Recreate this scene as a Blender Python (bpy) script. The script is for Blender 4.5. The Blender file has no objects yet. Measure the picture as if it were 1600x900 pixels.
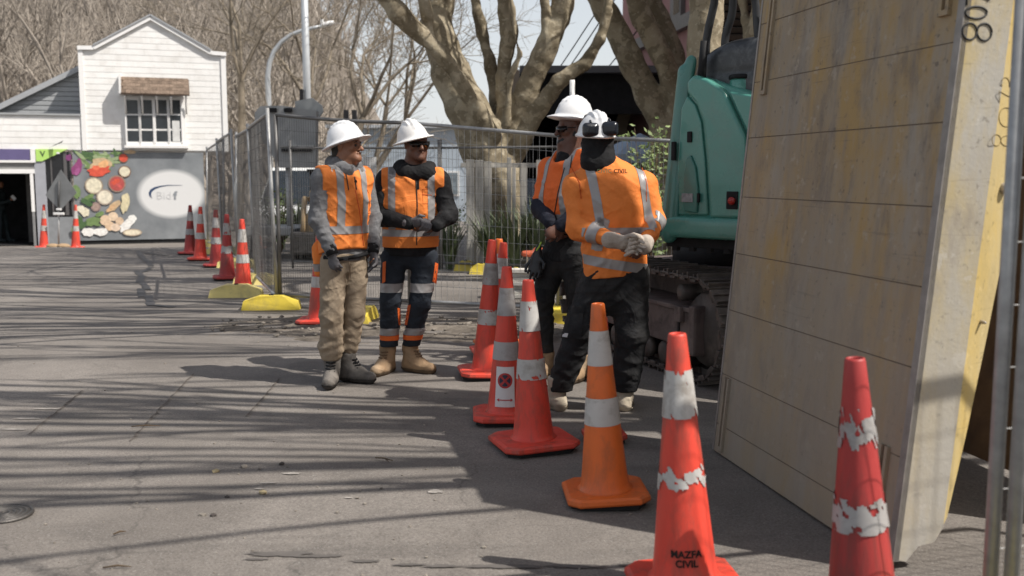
import bpy, bmesh, math, random
import numpy as np
from mathutils import Vector, Matrix
import openvdb

R = math.radians
scene = bpy.context.scene
COL = scene.collection

# ------------------------------------------------------------------ camera
FPX = 1550.0
HOR = 273.0
THETA = math.atan((450.0 - HOR) / FPX)
CAMH = 1.45
cam_data = bpy.data.cameras.new('camera')
cam = bpy.data.objects.new('camera', cam_data)
COL.objects.link(cam)
cam.location = (0, 0, CAMH)
cam.rotation_euler = (math.pi / 2 - THETA, 0, 0)
cam_data.sensor_width = 36.0
cam_data.lens = 36.0 * FPX / 1600.0
cam_data.clip_start = 0.05
cam_data.clip_end = 600
cam_data.dof.use_dof = True
cam_data.dof.focus_distance = 6.4
cam_data.dof.aperture_fstop = 2.6
scene.camera = cam

# ------------------------------------------------------------------ sky and sun
SUN_EL = R(52)
SUN_H = Vector((0.92, -0.39, 0)).normalized()
SUN_DIR = Vector((SUN_H.x * math.cos(SUN_EL), SUN_H.y * math.cos(SUN_EL), math.sin(SUN_EL)))
world = bpy.data.worlds.new('World')
scene.world = world
world.use_nodes = True
wn = world.node_tree
sky = wn.nodes.new('ShaderNodeTexSky')
sky.sky_type = 'NISHITA'
sky.sun_disc = False
sky.sun_elevation = SUN_EL
sky.sun_rotation = math.atan2(SUN_H.x, SUN_H.y)
sky.air_density = 1.0
sky.dust_density = 3.0
sky.ozone_density = 1.0
bg = wn.nodes['Background']
bg.inputs['Strength'].default_value = 0.088
# thin even veil of high cloud over the whole sky
veil = wn.nodes.new('ShaderNodeMix'); veil.data_type = 'RGBA'
vtc = wn.nodes.new('ShaderNodeTexCoord'); vns = wn.nodes.new('ShaderNodeTexNoise')
vns.inputs['Scale'].default_value = 2.2; vns.inputs['Detail'].default_value = 5
vmr = wn.nodes.new('ShaderNodeMapRange'); vmr.inputs['To Min'].default_value = 0.85; vmr.inputs['To Max'].default_value = 1.15
vsx = wn.nodes.new('ShaderNodeSeparateXYZ'); vel = wn.nodes.new('ShaderNodeMapRange'); vel.inputs['From Min'].default_value = 0.0; vel.inputs['From Max'].default_value = 0.55
vel.inputs['To Min'].default_value = 0.80; vel.inputs['To Max'].default_value = 0.22; vmu = wn.nodes.new('ShaderNodeMath'); vmu.operation = 'MULTIPLY'
wn.links.new(vtc.outputs['Generated'], vsx.inputs[0]); wn.links.new(vsx.outputs[2], vel.inputs['Value'])
wn.links.new(vtc.outputs['Generated'], vns.inputs['Vector']); wn.links.new(vns.outputs['Fac'], vmr.inputs['Value'])
wn.links.new(vmr.outputs[0], vmu.inputs[0]); wn.links.new(vel.outputs[0], vmu.inputs[1]); wn.links.new(vmu.outputs[0], veil.inputs[0])
wn.links.new(sky.outputs[0], veil.inputs[6]); veil.inputs[7].default_value = (7.9, 8.1, 8.2, 1)
wn.links.new(veil.outputs[2], bg.inputs['Color'])
sun_data = bpy.data.lights.new('sun', 'SUN')
sun_data.energy = 4.2
sun_data.angle = R(0.53)
sun_data.color = (1.0, 0.955, 0.89)
sun = bpy.data.objects.new('sun', sun_data)
COL.objects.link(sun)
sun.rotation_euler = SUN_DIR.to_track_quat('Z', 'Y').to_euler()
sun.location = (8, -6, 20)

scene.view_settings.view_transform = 'Standard'
scene.view_settings.look = 'None'
scene.view_settings.gamma = 1.0
scene.view_settings.use_curve_mapping = False
scene.view_settings.exposure = 0.45
scene.render.engine = 'CYCLES'
scene.cycles.use_denoising = True
scene.cycles.max_bounces = 6
scene.cycles.diffuse_bounces = 3
scene.cycles.glossy_bounces = 3
scene.cycles.transmission_bounces = 4
scene.cycles.caustics_reflective = False
scene.cycles.caustics_refractive = False

# ------------------------------------------------------------------ pixel -> place helpers
_FWD = Vector((0, math.cos(THETA), -math.sin(THETA)))
_UP = Vector((0, math.sin(THETA), math.cos(THETA)))
CAMP = Vector((0, 0, CAMH))
def ray(px, py):
    return _FWD + Vector((1, 0, 0)) * ((px - 800) / FPX) - _UP * ((py - 450) / FPX)
def W(px, py, y):
    d = ray(px, py)
    return CAMP + d * (y / d.y)
def G(px, py, z=0.0):
    d = ray(px, py)
    return CAMP + d * ((z - CAMH) / d.z)
def RP(px, py, p0, n):
    d = ray(px, py)
    return CAMP + d * ((Vector(p0) - CAMP).dot(n) / d.dot(n))

# ------------------------------------------------------------------ objects
def tag(o, label=None, cat=None, group=None, kind=None):
    if label: o['label'] = label
    if cat: o['category'] = cat
    if group: o['group'] = group
    if kind: o['kind'] = kind
    return o
def empty(name, loc=(0, 0, 0), rz=0, label=None, cat=None, group=None):
    o = bpy.data.objects.new(name, None)
    o.empty_display_size = 0.2
    COL.objects.link(o)
    o.location = loc
    o.rotation_euler = (0, 0, rz)
    return tag(o, label, cat, group)
def worldloc(o):
    v = Vector((0, 0, 0))
    while o is not None:
        v += Vector(o.location); o = o.parent
    return v
def link(name, me, parent=None, loc=None):
    o = bpy.data.objects.new(name, me)
    COL.objects.link(o)
    if parent: o.parent = parent
    if loc is not None: o.location = loc
    return o
def copy_tree(o, parent=None):
    c = o.copy(); COL.objects.link(c); c.parent = parent
    for ch in list(o.children):
        copy_tree(ch, c)
    return c

class MB:
    """mesh builder; verts in world (or local) coordinates"""
    def __init__(s): s.v = []; s.f = []; s.sm = []
    def add(s, vs, fs, smooth=False):
        b = len(s.v)
        s.v += [tuple(v) for v in vs]
        s.f += [tuple(i + b for i in f) for f in fs]
        s.sm += [smooth] * len(fs)
    def box(s, c, size, rot=None, ch=0.0):
        hx, hy, hz = [x / 2 for x in size]
        if ch <= 0:
            vs = [Vector((x, y, z)) for x in (-hx, hx) for y in (-hy, hy) for z in (-hz, hz)]
            fs = [(0, 1, 3, 2), (4, 6, 7, 5), (0, 4, 5, 1), (2, 3, 7, 6), (0, 2, 6, 4), (1, 5, 7, 3)]
        else:
            bm = bmesh.new(); bmesh.ops.create_cube(bm, size=1)
            for v in bm.verts: v.co = Vector((v.co.x * size[0], v.co.y * size[1], v.co.z * size[2]))
            bmesh.ops.bevel(bm, geom=bm.edges[:], offset=ch, segments=2, affect='EDGES', profile=0.6)
            bm.verts.index_update()
            vs = [v.co.copy() for v in bm.verts]; fs = [[v.index for v in f.verts] for f in bm.faces]; bm.free()
        m = Matrix.Identity(3) if rot is None else rot
        c = Vector(c)
        s.add([m @ v + c for v in vs], fs)
    def tube(s, pts, rad, seg=8, cap=True, smooth=True, ell=None):
        pts = [Vector(p) for p in pts]; n = len(pts)
        if not hasattr(rad, '__len__'): rad = [rad] * n
        up = None; rings = []
        for i, p in enumerate(pts):
            t = (pts[min(i + 1, n - 1)] - pts[max(i - 1, 0)])
            t = t.normalized() if t.length > 1e-9 else Vector((0, 0, 1))
            if up is None:
                a = Vector((0, 0, 1)) if abs(t.z) < 0.9 else Vector((1, 0, 0))
                up = (a - t * a.dot(t)).normalized()
            else:
                up = (up - t * up.dot(t))
                up = up.normalized() if up.length > 1e-6 else Vector((1, 0, 0))
            sd = t.cross(up)
            rings.append([p + (up * math.cos(2 * math.pi * k / seg) + sd * math.sin(2 * math.pi * k / seg)) * rad[i] for k in range(seg)])
        vs = [v for r in rings for v in r]; fs = []
        for i in range(n - 1):
            for k in range(seg):
                a = i * seg + k; b = i * seg + (k + 1) % seg
                fs.append((a, b, b + seg, a + seg))
        if cap:
            fs.append(tuple(range(seg))[::-1]); fs.append(tuple((n - 1) * seg + k for k in range(seg)))
        s.add(vs, fs, smooth)
    def lathe(s, prof, seg=24, c=(0, 0, 0), smooth=True, m=None):
        c = Vector(c); vs = []; fs = []
        for r, z in prof:
            for k in range(seg):
                a = 2 * math.pi * k / seg
                p = Vector((r * math.cos(a), r * math.sin(a), z))
                if m is not None: p = m @ p
                vs.append(p + c)
        n = len(prof)
        for i in range(n - 1):
            for k in range(seg):
                a = i * seg + k; b = i * seg + (k + 1) % seg
                fs.append((a, b, b + seg, a + seg))
        fs.append(tuple(range(seg))[::-1]); fs.append(tuple((n - 1) * seg + k for k in range(seg)))
        s.add(vs, fs, smooth)
    def prism(s, poly, off):
        """poly: 3-D polygon; extruded by vector off"""
        off = Vector(off); poly = [Vector(p) for p in poly]; n = len(poly)
        vs = poly + [p + off for p in poly]
        fs = [tuple(range(n)), tuple(range(2 * n - 1, n - 1, -1))]
        for i in range(n):
            j = (i + 1) % n
            fs.append((i, i + n, j + n, j))
        s.add(vs, fs)
    def mesh(s, name, mat=None, org=None):
        me = bpy.data.meshes.new(name)
        vs = s.v if org is None else [(v[0] - org[0], v[1] - org[1], v[2] - org[2]) for v in s.v]
        me.from_pydata(vs, [], s.f)
        me.polygons.foreach_set('use_smooth', s.sm)
        if mat: me.materials.append(mat)
        fixn(me)
        return me
    def build(s, name, mat, parent=None, world=True):
        """world=True: vertices are world coordinates, moved to the parent's origin"""
        org = worldloc(parent) if (world and parent is not None) else None
        return link(name, s.mesh(name, mat, org), parent)

def fixn(me):
    bm = bmesh.new(); bm.from_mesh(me)
    bmesh.ops.recalc_face_normals(bm, faces=bm.faces[:])
    bm.to_mesh(me); bm.free()

# ------------------------------------------------------------------ materials
def srgb(r, g, b):
    f = lambda c: (c / 255 / 12.92) if c / 255 <= 0.04045 else ((c / 255 + 0.055) / 1.055) ** 2.4
    return (f(r), f(g), f(b))
class NT:
    def __init__(s, m):
        s.t = m.node_tree; s.n = s.t.nodes; s.bsdf = s.n['Principled BSDF']
    def new(s, t, **kw):
        n = s.n.new(t)
        for k, v in kw.items(): setattr(n, k, v)
        return n
    def link(s, a, b): s.t.links.new(a, b)
    def noise(s, vec, scale, detail=4, rough=0.55, dist=0.0):
        n = s.new('ShaderNodeTexNoise'); n.inputs['Scale'].default_value = scale
        n.inputs['Detail'].default_value = detail; n.inputs['Roughness'].default_value = rough
        n.inputs['Distortion'].default_value = dist
        s.link(vec, n.inputs['Vector']); return n.outputs['Fac']
    def ramp(s, fac, stops):
        r = s.new('ShaderNodeValToRGB'); e = r.color_ramp.elements
        while len(e) < len(stops): e.new(0.5)
        for i, (p, c) in enumerate(stops):
            e[i].position = p; e[i].color = (c, c, c, 1) if not hasattr(c, '__len__') else (*c, 1)
        s.link(fac, r.inputs['Fac']); return r.outputs['Color']
    def mix(s, fac, a, b, mode='MIX'):
        m = s.new('ShaderNodeMix'); m.data_type = 'RGBA'; m.blend_type = mode
        for sock, val in ((m.inputs['Factor'], fac), (m.inputs['A'], a), (m.inputs['B'], b)):
            pass
        def setv(i, val):
            if hasattr(val, 'links') or hasattr(val, 'is_linked'): s.link(val, m.inputs[i])
            elif hasattr(val, '__len__'): m.inputs[i].default_value = (*val[:3], 1)
            else: m.inputs[i].default_value = val
        setv(0, fac); setv(6, a); setv(7, b)
        return m.outputs[2]
    def math(s, op, a, b=None):
        m = s.new('ShaderNodeMath', operation=op)
        for i, v in enumerate((a, b)):
            if v is None: continue
            if hasattr(v, 'is_linked'): s.link(v, m.inputs[i])
            else: m.inputs[i].default_value = v
        return m.outputs[0]
    def coord(s, rnd=True, scale=(1, 1, 1)):
        tc = s.new('ShaderNodeTexCoord'); oi = s.new('ShaderNodeObjectInfo')
        mp = s.new('ShaderNodeMapping'); mp.inputs['Scale'].default_value = scale
        s.link(tc.outputs['Object'], mp.inputs['Vector'])
        if rnd:
            c = s.new('ShaderNodeCombineXYZ'); mm = s.math('MULTIPLY', oi.outputs['Random'], 37.0)
            s.link(mm, c.inputs[0]); s.link(mm, c.inputs[2]); s.link(c.outputs[0], mp.inputs['Location'])
        s.oi = oi
        return mp.outputs['Vector']
    def bump(s, h, strength, dist=0.01):
        b = s.new('ShaderNodeBump'); b.inputs['Strength'].default_value = strength; b.inputs['Distance'].default_value = dist
        s.link(h, b.inputs['Height']); s.link(b.outputs[0], s.bsdf.inputs['Normal'])
MATS = {}
def mat(name, col, rough=0.6, metal=0.0, var=0.15, scale=6.0, bump=0.0, bscale=60.0, dirt=None, dirt_amt=0.4, dscale=3.0,
        spec=None, coat=0.0, rnd=0.0, stretch=(1, 1, 1), fold=0.0):
    """procedural paint / cloth / metal: base colour with broken tone, dirt patches, fine relief"""
    if name in MATS: return MATS[name]
    m = bpy.data.materials.new(name); m.use_nodes = True; MATS[name] = m
    if spec is None: spec = 0.5 if rough < 0.7 else 0.22
    t = NT(m); v = t.coord(scale=stretch)
    f = t.noise(v, scale, 5, 0.6)
    lo = [c * (1 - var) for c in col]; hi = [min(1, c * (1 + var)) for c in col]
    c = t.ramp(f, [(0.3, lo), (0.7, hi)])
    if rnd > 0:
        k = t.math('MULTIPLY_ADD', t.oi.outputs['Random'], rnd * 2)
        k.node.inputs[2].default_value = 1 - rnd
        cc = t.new('ShaderNodeCombineXYZ')
        for i in range(3): t.link(k, cc.inputs[i])
        c = t.mix(1.0, c, cc.outputs[0], 'MULTIPLY')
    if dirt is not None:
        d = t.noise(v, dscale, 7, 0.68, 0.4)
        d = t.ramp(d, [(0.48, 0.0), (0.66, dirt_amt)])
        c = t.mix(d, c, dirt)
    t.link(c, t.bsdf.inputs['Base Color'])
    r = t.ramp(t.noise(v, scale * 2.3, 4), [(0.3, max(0.02, rough - 0.08)), (0.7, min(1, rough + 0.08))])
    t.link(r, t.bsdf.inputs['Roughness'])
    t.bsdf.inputs['Metallic'].default_value = metal
    t.bsdf.inputs['Specular IOR Level'].default_value = spec
    t.bsdf.inputs['Coat Weight'].default_value = coat
    if fold > 0:
        # creased cloth: thin ridges at two sizes over the weave
        r1 = t.math('ABSOLUTE', t.math('SUBTRACT', t.noise(v, 4.5, 3, 0.5, 1.3), 0.5)); r2 = t.math('ABSOLUTE', t.math('SUBTRACT', t.noise(v, 13, 2, 0.5, 0.9), 0.5))
        h = t.math('ADD', t.math('MULTIPLY', r1, -1.0), t.math('MULTIPLY', r2, -0.28)); h = t.math('ADD', h, t.math('MULTIPLY', t.noise(v, bscale, 4, 0.6), 0.05))
        t.bump(h, fold, 0.045)
    elif bump > 0: t.bump(t.noise(v, bscale, 5, 0.65), bump)
    return m
def glassmat(name, col=(0.02, 0.025, 0.03), rough=0.06):
    if name in MATS: return MATS[name]
    m = mat(name, col, rough=rough, var=0.3, spec=0.6)
    return m

# ------------------------------------------------------------------ signed-distance modelling (one continuous surface)
def rotm(rx=0, ry=0, rz=0):
    return np.array((Matrix.Rotation(rz, 3, 'Z') @ Matrix.Rotation(ry, 3, 'Y') @ Matrix.Rotation(rx, 3, 'X')))
class SDF:
    def __init__(s, lo, hi, res):
        s.lo = np.array(lo, 'f8'); s.res = res
        s.n = np.ceil((np.array(hi) - s.lo) / res).astype(int) + 1
        s.ax = [(s.lo[i] + np.arange(s.n[i]) * res).astype('f4') for i in range(3)]
        s.d = np.full(s.n, 10.0, 'f4')
    def _reg(s, lo, hi):
        a = np.clip(np.floor((np.array(lo) - s.lo) / s.res).astype(int), 0, s.n - 1)
        b = np.clip(np.ceil((np.array(hi) - s.lo) / s.res).astype(int) + 1, 1, s.n)
        sl = tuple(slice(a[i], b[i]) for i in range(3))
        X, Y, Z = np.meshgrid(*[s.ax[i][sl[i]] for i in range(3)], indexing='ij')
        return sl, X, Y, Z
    def _put(s, sl, p, k, op):
        a = s.d[sl]
        if op == 'sub':
            p = -p
            if k > 0:
                h = np.maximum(k - np.abs(a - p), 0) / k; r = np.maximum(a, p) + h * h * k * 0.25
            else: r = np.maximum(a, p)
        else:
            if k > 0:
                h = np.maximum(k - np.abs(a - p), 0) / k; r = np.minimum(a, p) - h * h * k * 0.25
            else: r = np.minimum(a, p)
        s.d[sl] = r
    def cone(s, a, b, ra, rb, k=0.03, op='add', flat=None, ratio=1.0):
        """tapered capsule; flat: unit vector along which the section is squashed by ratio"""
        a = np.array(a, 'f8'); b = np.array(b, 'f8'); m = max(ra, rb) + k + s.res * 3
        sl, X, Y, Z = s._reg(np.minimum(a, b) - m, np.maximum(a, b) + m)
        if X.size == 0: return s
        ab = b - a; L = ab.dot(ab) + 1e-9
        px, py, pz = X - a[0], Y - a[1], Z - a[2]
        t = np.clip((px * ab[0] + py * ab[1] + pz * ab[2]) / L, 0, 1)
        dx, dy, dz = px - t * ab[0], py - t * ab[1], pz - t * ab[2]
        q = dx * dx + dy * dy + dz * dz
        if flat is not None:
            fl = np.array(flat, 'f8'); fl /= np.linalg.norm(fl)
            e = dx * fl[0] + dy * fl[1] + dz * fl[2]
            q = q - e * e + (e / ratio) ** 2
            p = (np.sqrt(q) - (ra + t * (rb - ra))) * (0.5 + 0.5 * ratio)
        else:
            p = np.sqrt(q) - (ra + t * (rb - ra))
        s._put(sl, p.astype('f4'), k, op); return s
    def chain(s, pts, rads, k=0.03, **kw):
        for i in range(len(pts) - 1): s.cone(pts[i], pts[i + 1], rads[i], rads[i + 1], k, **kw)
        return s
    def ell(s, c, r, rot=None, k=0.03, op='add'):
        c = np.array(c, 'f8'); r = np.array(r, 'f8'); m = r.max() + k + s.res * 3
        sl, X, Y, Z = s._reg(c - m, c + m)
        if X.size == 0: return s
        P = [X - c[0], Y - c[1], Z - c[2]]
        if rot is not None:
            P = [rot[0][i] * P[0] + rot[1][i] * P[1] + rot[2][i] * P[2] for i in range(3)]
        k0 = np.sqrt((P[0] / r[0]) ** 2 + (P[1] / r[1]) ** 2 + (P[2] / r[2]) ** 2)
        k1 = np.sqrt((P[0] / r[0] ** 2) ** 2 + (P[1] / r[1] ** 2) ** 2 + (P[2] / r[2] ** 2) ** 2)
        p = np.where(k1 > 1e-6, k0 * (k0 - 1) / np.maximum(k1, 1e-6), -r.min())
        s._put(sl, p.astype('f4'), k, op); return s
    def box(s, c, half, rad=0.02, rot=None, k=0.02, op='add', taper=None):
        c = np.array(c, 'f8'); h = np.array(half, 'f8') - rad; m = np.linalg.norm(half) + k + s.res * 3
        sl, X, Y, Z = s._reg(c - m, c + m)
        if X.size == 0: return s
        P = [X - c[0], Y - c[1], Z - c[2]]
        if rot is not None:
            P = [rot[0][i] * P[0] + rot[1][i] * P[1] + rot[2][i] * P[2] for i in range(3)]
        Q = [np.abs(P[i]) - h[i] for i in range(3)]
        p = np.sqrt(sum(np.maximum(q, 0) ** 2 for q in Q)) + np.minimum(np.maximum(np.maximum(Q[0], Q[1]), Q[2]), 0) - rad
        s._put(sl, p.astype('f4'), k, op); return s
    def plane(s, p0, n, k=0.0):
        """cut away everything on the side the normal points to"""
        n = np.array(n, 'f8'); n = n / np.linalg.norm(n)
        sl, X, Y, Z = s._reg(s.lo, s.lo + s.n * s.res)
        p = (X - p0[0]) * n[0] + (Y - p0[1]) * n[1] + (Z - p0[2]) * n[2]
        s._put(sl, (-p).astype('f4'), k, 'sub'); return s
    def warp(s, fn):
        sl, X, Y, Z = s._reg(s.lo, s.lo + s.n * s.res)
        s.d += fn(X, Y, Z).astype('f4'); return s
    def mesh(s, name, mat=None, org=None, smooth=1):
        g = openvdb.FloatGrid(10.0)
        g.copyFromArray(np.ascontiguousarray(s.d))
        P, T, Q = g.convertToPolygons(0.0, 0.0)
        P = P.astype('f8') * s.res + s.lo
        if org is not None: P = P - np.array(org)
        me = bpy.data.meshes.new(name)
        fs = [tuple(int(i) for i in q) for q in Q] + [tuple(int(i) for i in q) for q in T]
        me.from_pydata(P.tolist(), [], fs)
        bm = bmesh.new(); bm.from_mesh(me)
        for _ in range(smooth):
            bmesh.ops.smooth_vert(bm, verts=bm.verts[:], factor=0.5, use_axis_x=True, use_axis_y=True, use_axis_z=True)
        bmesh.ops.recalc_face_normals(bm, faces=bm.faces[:])
        for f in bm.faces: f.smooth = True
        bm.to_mesh(me); bm.free()
        if mat: me.materials.append(mat)
        return me
    def build(s, name, mat, parent=None, smooth=1):
        org = worldloc(parent) if parent is not None else None
        return link(name, s.mesh(name, mat, org, smooth), parent)
def wrinkle(seed, amp, freq=14.0, dirw=(1, 1, 2.2), n=6):
    """cloth creases: thin sharp ridges in patches, running mostly across the cloth's fall"""
    rg = np.random.RandomState(seed)
    D = rg.normal(size=(n, 3)) * np.array(dirw); D /= np.linalg.norm(D, axis=1)[:, None]
    ph = rg.uniform(0, 6.28, n); fr = freq * rg.uniform(0.8, 2.2, n)
    E = rg.normal(size=(n, 3)); E /= np.linalg.norm(E, axis=1)[:, None]; pe = rg.uniform(0, 6.28, n)
    H = rg.normal(size=(n, 3)); H /= np.linalg.norm(H, axis=1)[:, None]; pk = rg.uniform(0, 6.28, n)
    def fn(X, Y, Z):
        o = 0
        for i in range(n):
            w = np.sin((X * E[i, 0] + Y * E[i, 1] + Z * E[i, 2]) * freq * 0.7 + pe[i])
            w2 = np.sin((X * E[i, 1] + Y * E[i, 2] + Z * E[i, 0]) * freq * 1.9 + pk[i])
            q = np.sin((X * D[i, 0] + Y * D[i, 1] + Z * D[i, 2]) * fr[i] + ph[i] + 1.3 * w + 0.5 * w2)
            g = np.clip(0.5 + 0.9 * np.sin((X * H[i, 0] + Y * H[i, 1] + Z * H[i, 2]) * freq * 0.55 + pk[i]), 0, 1.2)
            o = o + (1 - np.abs(q)) ** 3 * g
        return -amp * (o / n * 3.2 - 0.4)
    return fn
def band(obj, name, planes, mat, parent, off=0.003, keep=None):
    """a strip cut from a surface: planes = [(point, outward normal)...] clear the outside; lifted by off"""
    bm = bmesh.new(); bm.from_mesh(obj.data)
    for p, n in planes:
        g = bm.verts[:] + bm.edges[:] + bm.faces[:]
        bmesh.ops.bisect_plane(bm, geom=g, plane_co=Vector(p), plane_no=Vector(n), clear_outer=True)
    if keep is not None:
        dl = [f for f in bm.faces if not keep(f.calc_center_median(), f.normal)]
        bmesh.ops.delete(bm, geom=dl, context='FACES')
    bm.normal_update()
    if len(bm.faces) == 0:
        bm.free(); return None
    base = {v: v.co.copy() for v in bm.verts}
    nr = {v: v.normal.copy() for v in bm.verts}
    r = bmesh.ops.duplicate(bm, geom=bm.verts[:] + bm.edges[:] + bm.faces[:])
    for v in base: v.co = base[v] + nr[v] * off
    bmesh.ops.reverse_faces(bm, faces=[g for g in r['geom'] if isinstance(g, bmesh.types.BMFace)])
    me = bpy.data.meshes.new(name); bm.to_mesh(me); bm.free()
    me.materials.clear(); me.materials.append(mat)
    for p in me.polygons: p.use_smooth = True; p.material_index = 0
    return link(name, me, parent)
def text_mesh(txt, size, bold=0.0, spacing=1.0):
    cu = bpy.data.curves.new('lettering', 'FONT'); cu.body = txt; cu.size = size; cu.align_x = 'CENTER'; cu.align_y = 'CENTER'
    cu.offset = bold; cu.space_character = spacing; cu.extrude = 0.0008; cu.resolution_u = 3
    o = bpy.data.objects.new('lettering', cu); COL.objects.link(o)
    dg = bpy.context.evaluated_depsgraph_get(); dg.update()
    me = bpy.data.meshes.new_from_object(o.evaluated_get(dg))
    bpy.data.objects.remove(o); bpy.data.curves.remove(cu)
    me.materials.clear()
    return me
def text_at(name, txt, size, fn, mat, parent, bold=0.0, spacing=1.0):
    """flat lettering; fn(x, y, z) -> parent-local point"""
    me = text_mesh(txt, size, bold, spacing)
    for v in me.vertices: v.co = fn(v.co.x, v.co.y, v.co.z)
    me.materials.append(mat)
    return link(name, me, parent)
# ------------------------------------------------------------------ ground
def gz(x, y):
    """the street is level near the camera and dips away past a crest"""
    d = 0.0
    if y > 19.0:
        t = min(1, (y - 19.0) / 7.0); d = -0.42 * t * t * (3 - 2 * t)
    return d
def asphalt():
    m = bpy.data.materials.new('worn_asphalt'); m.use_nodes = True; t = NT(m)
    v = t.coord(rnd=False)
    big = t.noise(v, 0.5, 6, 0.6, 0.6)
    c = t.ramp(big, [(0.3, (0.150, 0.132, 0.116)), (0.5, (0.208, 0.185, 0.163)), (0.72, (0.272, 0.244, 0.217))])
    # pale scrapes and dusty patches
    sc = t.noise(t_map(t, v, (0.9, 2.6, 1)), 2.2, 8, 0.7, 0.8)
    c = t.mix(t.ramp(sc, [(0.58, 0.0), (0.8, 0.5)]), c, (0.30, 0.275, 0.25))
    # old oil stains
    st = t.noise(v, 1.1, 6, 0.65, 0.5)
    c = t.mix(t.ramp(st, [(0.55, 0.0), (0.68, 0.55)]), c, (0.085, 0.075, 0.067))
    md = t.noise(v, 4.5, 7, 0.7, 0.5)
    c = t.mix(t.ramp(md, [(0.30, 0.35), (0.52, 0.0)]), c, (0.105, 0.094, 0.085))
    c = t.mix(t.ramp(t.noise(t_map(t, v, (0.35, 3.0, 1)), 1.4, 6, 0.65, 0.3), [(0.52, 0.0), (0.70, 0.40)]), c, (0.10, 0.09, 0.081))
    gr = t.noise(v, 95, 4, 0.7)
    c = t.mix(t.ramp(gr, [(0.34, 0.62), (0.58, 0.0)]), c, (0.065, 0.058, 0.052))
    sp = t.noise(v, 120, 3, 0.55)
    c = t.mix(t.ramp(sp, [(0.60, 0.0), (0.70, 0.6)]), c, (0.36, 0.34, 0.31))
    # hairline cracks
    vo = t.new('ShaderNodeTexVoronoi', feature='DISTANCE_TO_EDGE'); vo.inputs['Scale'].default_value = 0.42
    wv = t.new('ShaderNodeVectorMath', operation='ADD'); nn = t.new('ShaderNodeTexNoise'); nn.inputs['Scale'].default_value = 3.0
    nn.inputs['Detail'].default_value = 6
    t.link(v, nn.inputs['Vector']); s2 = t.new('ShaderNodeVectorMath', operation='SCALE'); s2.inputs['Scale'].default_value = 0.35
    t.link(nn.outputs['Color'], s2.inputs[0]); t.link(v, wv.inputs[0]); t.link(s2.outputs[0], wv.inputs[1]); t.link(wv.outputs[0], vo.inputs['Vector'])
    ck = t.ramp(vo.outputs['Distance'], [(0.0, 0.5), (0.003, 0.0)])
    ck = t.mix(t.ramp(t.noise(v, 0.8, 3), [(0.5, 0.0), (0.58, 1.0)]), (0, 0, 0), ck)
    c = t.mix(ck, c, (0.03, 0.027, 0.025))
    t.link(c, t.bsdf.inputs['Base Color'])
    t.bsdf.inputs['Roughness'].default_value = 0.82
    t.bsdf.inputs['Specular IOR Level'].default_value = 0.35
    t.bump(t.math('ADD', t.noise(v, 100, 5, 0.75), t.math('MULTIPLY', t.noise(v, 9, 5), 0.8)), 0.55, 0.006)
    return m
def t_map(t, v, scale):
    mp = t.new('ShaderNodeMapping'); mp.inputs['Scale'].default_value = scale
    t.link(v, mp.inputs['Vector']); return mp.outputs['Vector']
M_ASPH = asphalt()
xs = list(np.linspace(-140, -14, 15)) + list(np.linspace(-13, 13, 53)) + list(np.linspace(14, 140, 15))
ys = list(np.linspace(-30, -2, 8)) + list(np.linspace(-1, 30, 125)) + list(np.linspace(31, 50, 12)) + list(np.linspace(60, 260, 8))
rg = random.Random(5)
def gnoise(x, y):
    return 0.006 * math.sin(x * 1.3 + 0.7 * math.sin(y * 0.9)) * math.sin(y * 1.1 + 1.0) + 0.004 * math.sin(x * 3.1 + y * 2.3)
b = MB(); nx = len(xs)
b.add([(x, y, gz(x, y) + gnoise(x, y)) for y in ys for x in xs],
      [(j * nx + i, j * nx + i + 1, (j + 1) * nx + i + 1, (j + 1) * nx + i) for j in range(len(ys) - 1) for i in range(nx - 1)], True)
tag(b.build('ground', M_ASPH), kind='structure')

def sheet(pts, zoff, sub=0):
    return [(p.x, p.y, gz(p.x, p.y) + gnoise(p.x, p.y) + zoff) for p in pts]
# tar-sealed crack repairs on the far lane
M_TAR = mat('tar_seal', (0.035, 0.033, 0.033), rough=0.55, var=0.3, scale=8)
tar_paths = [[(216, 393), (222, 402), (232, 410), (236, 416)], [(236, 418), (226, 424), (215, 427)], [(213, 424), (222, 432), (219, 440), (216, 443)],
             [(219, 440), (226, 446), (231, 453)], [(220, 452), (222, 464)], [(232, 463), (236, 478)], [(226, 396), (262, 399)], [(244, 478), (268, 481)]]
b = MB()
for p in tar_paths:
    q = [G(*a) for a in p]
    for i in range(len(q) - 1):
        a, c = q[i], q[i + 1]; t = (c - a); n = Vector((-t.y, t.x, 0)).normalized() * 0.045; e = t.normalized() * 0.03
        n2 = 4; L = [a - e + (t + 2 * e) * (k / n2) for k in range(n2 + 1)]
        vs = []
        for k, w in enumerate(L):
            f = 0.8 + 0.4 * rg.random()
            for s_ in (-1, 1):
                u = w + n * s_ * f; vs.append((u.x, u.y, gz(u.x, u.y) + gnoise(u.x, u.y) + 0.008))
        b.add(vs, [(2 * k, 2 * k + 1, 2 * k + 3, 2 * k + 2) for k in range(n2)])
tag(b.build('tar_seal_lines', M_TAR), kind='structure')
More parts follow.
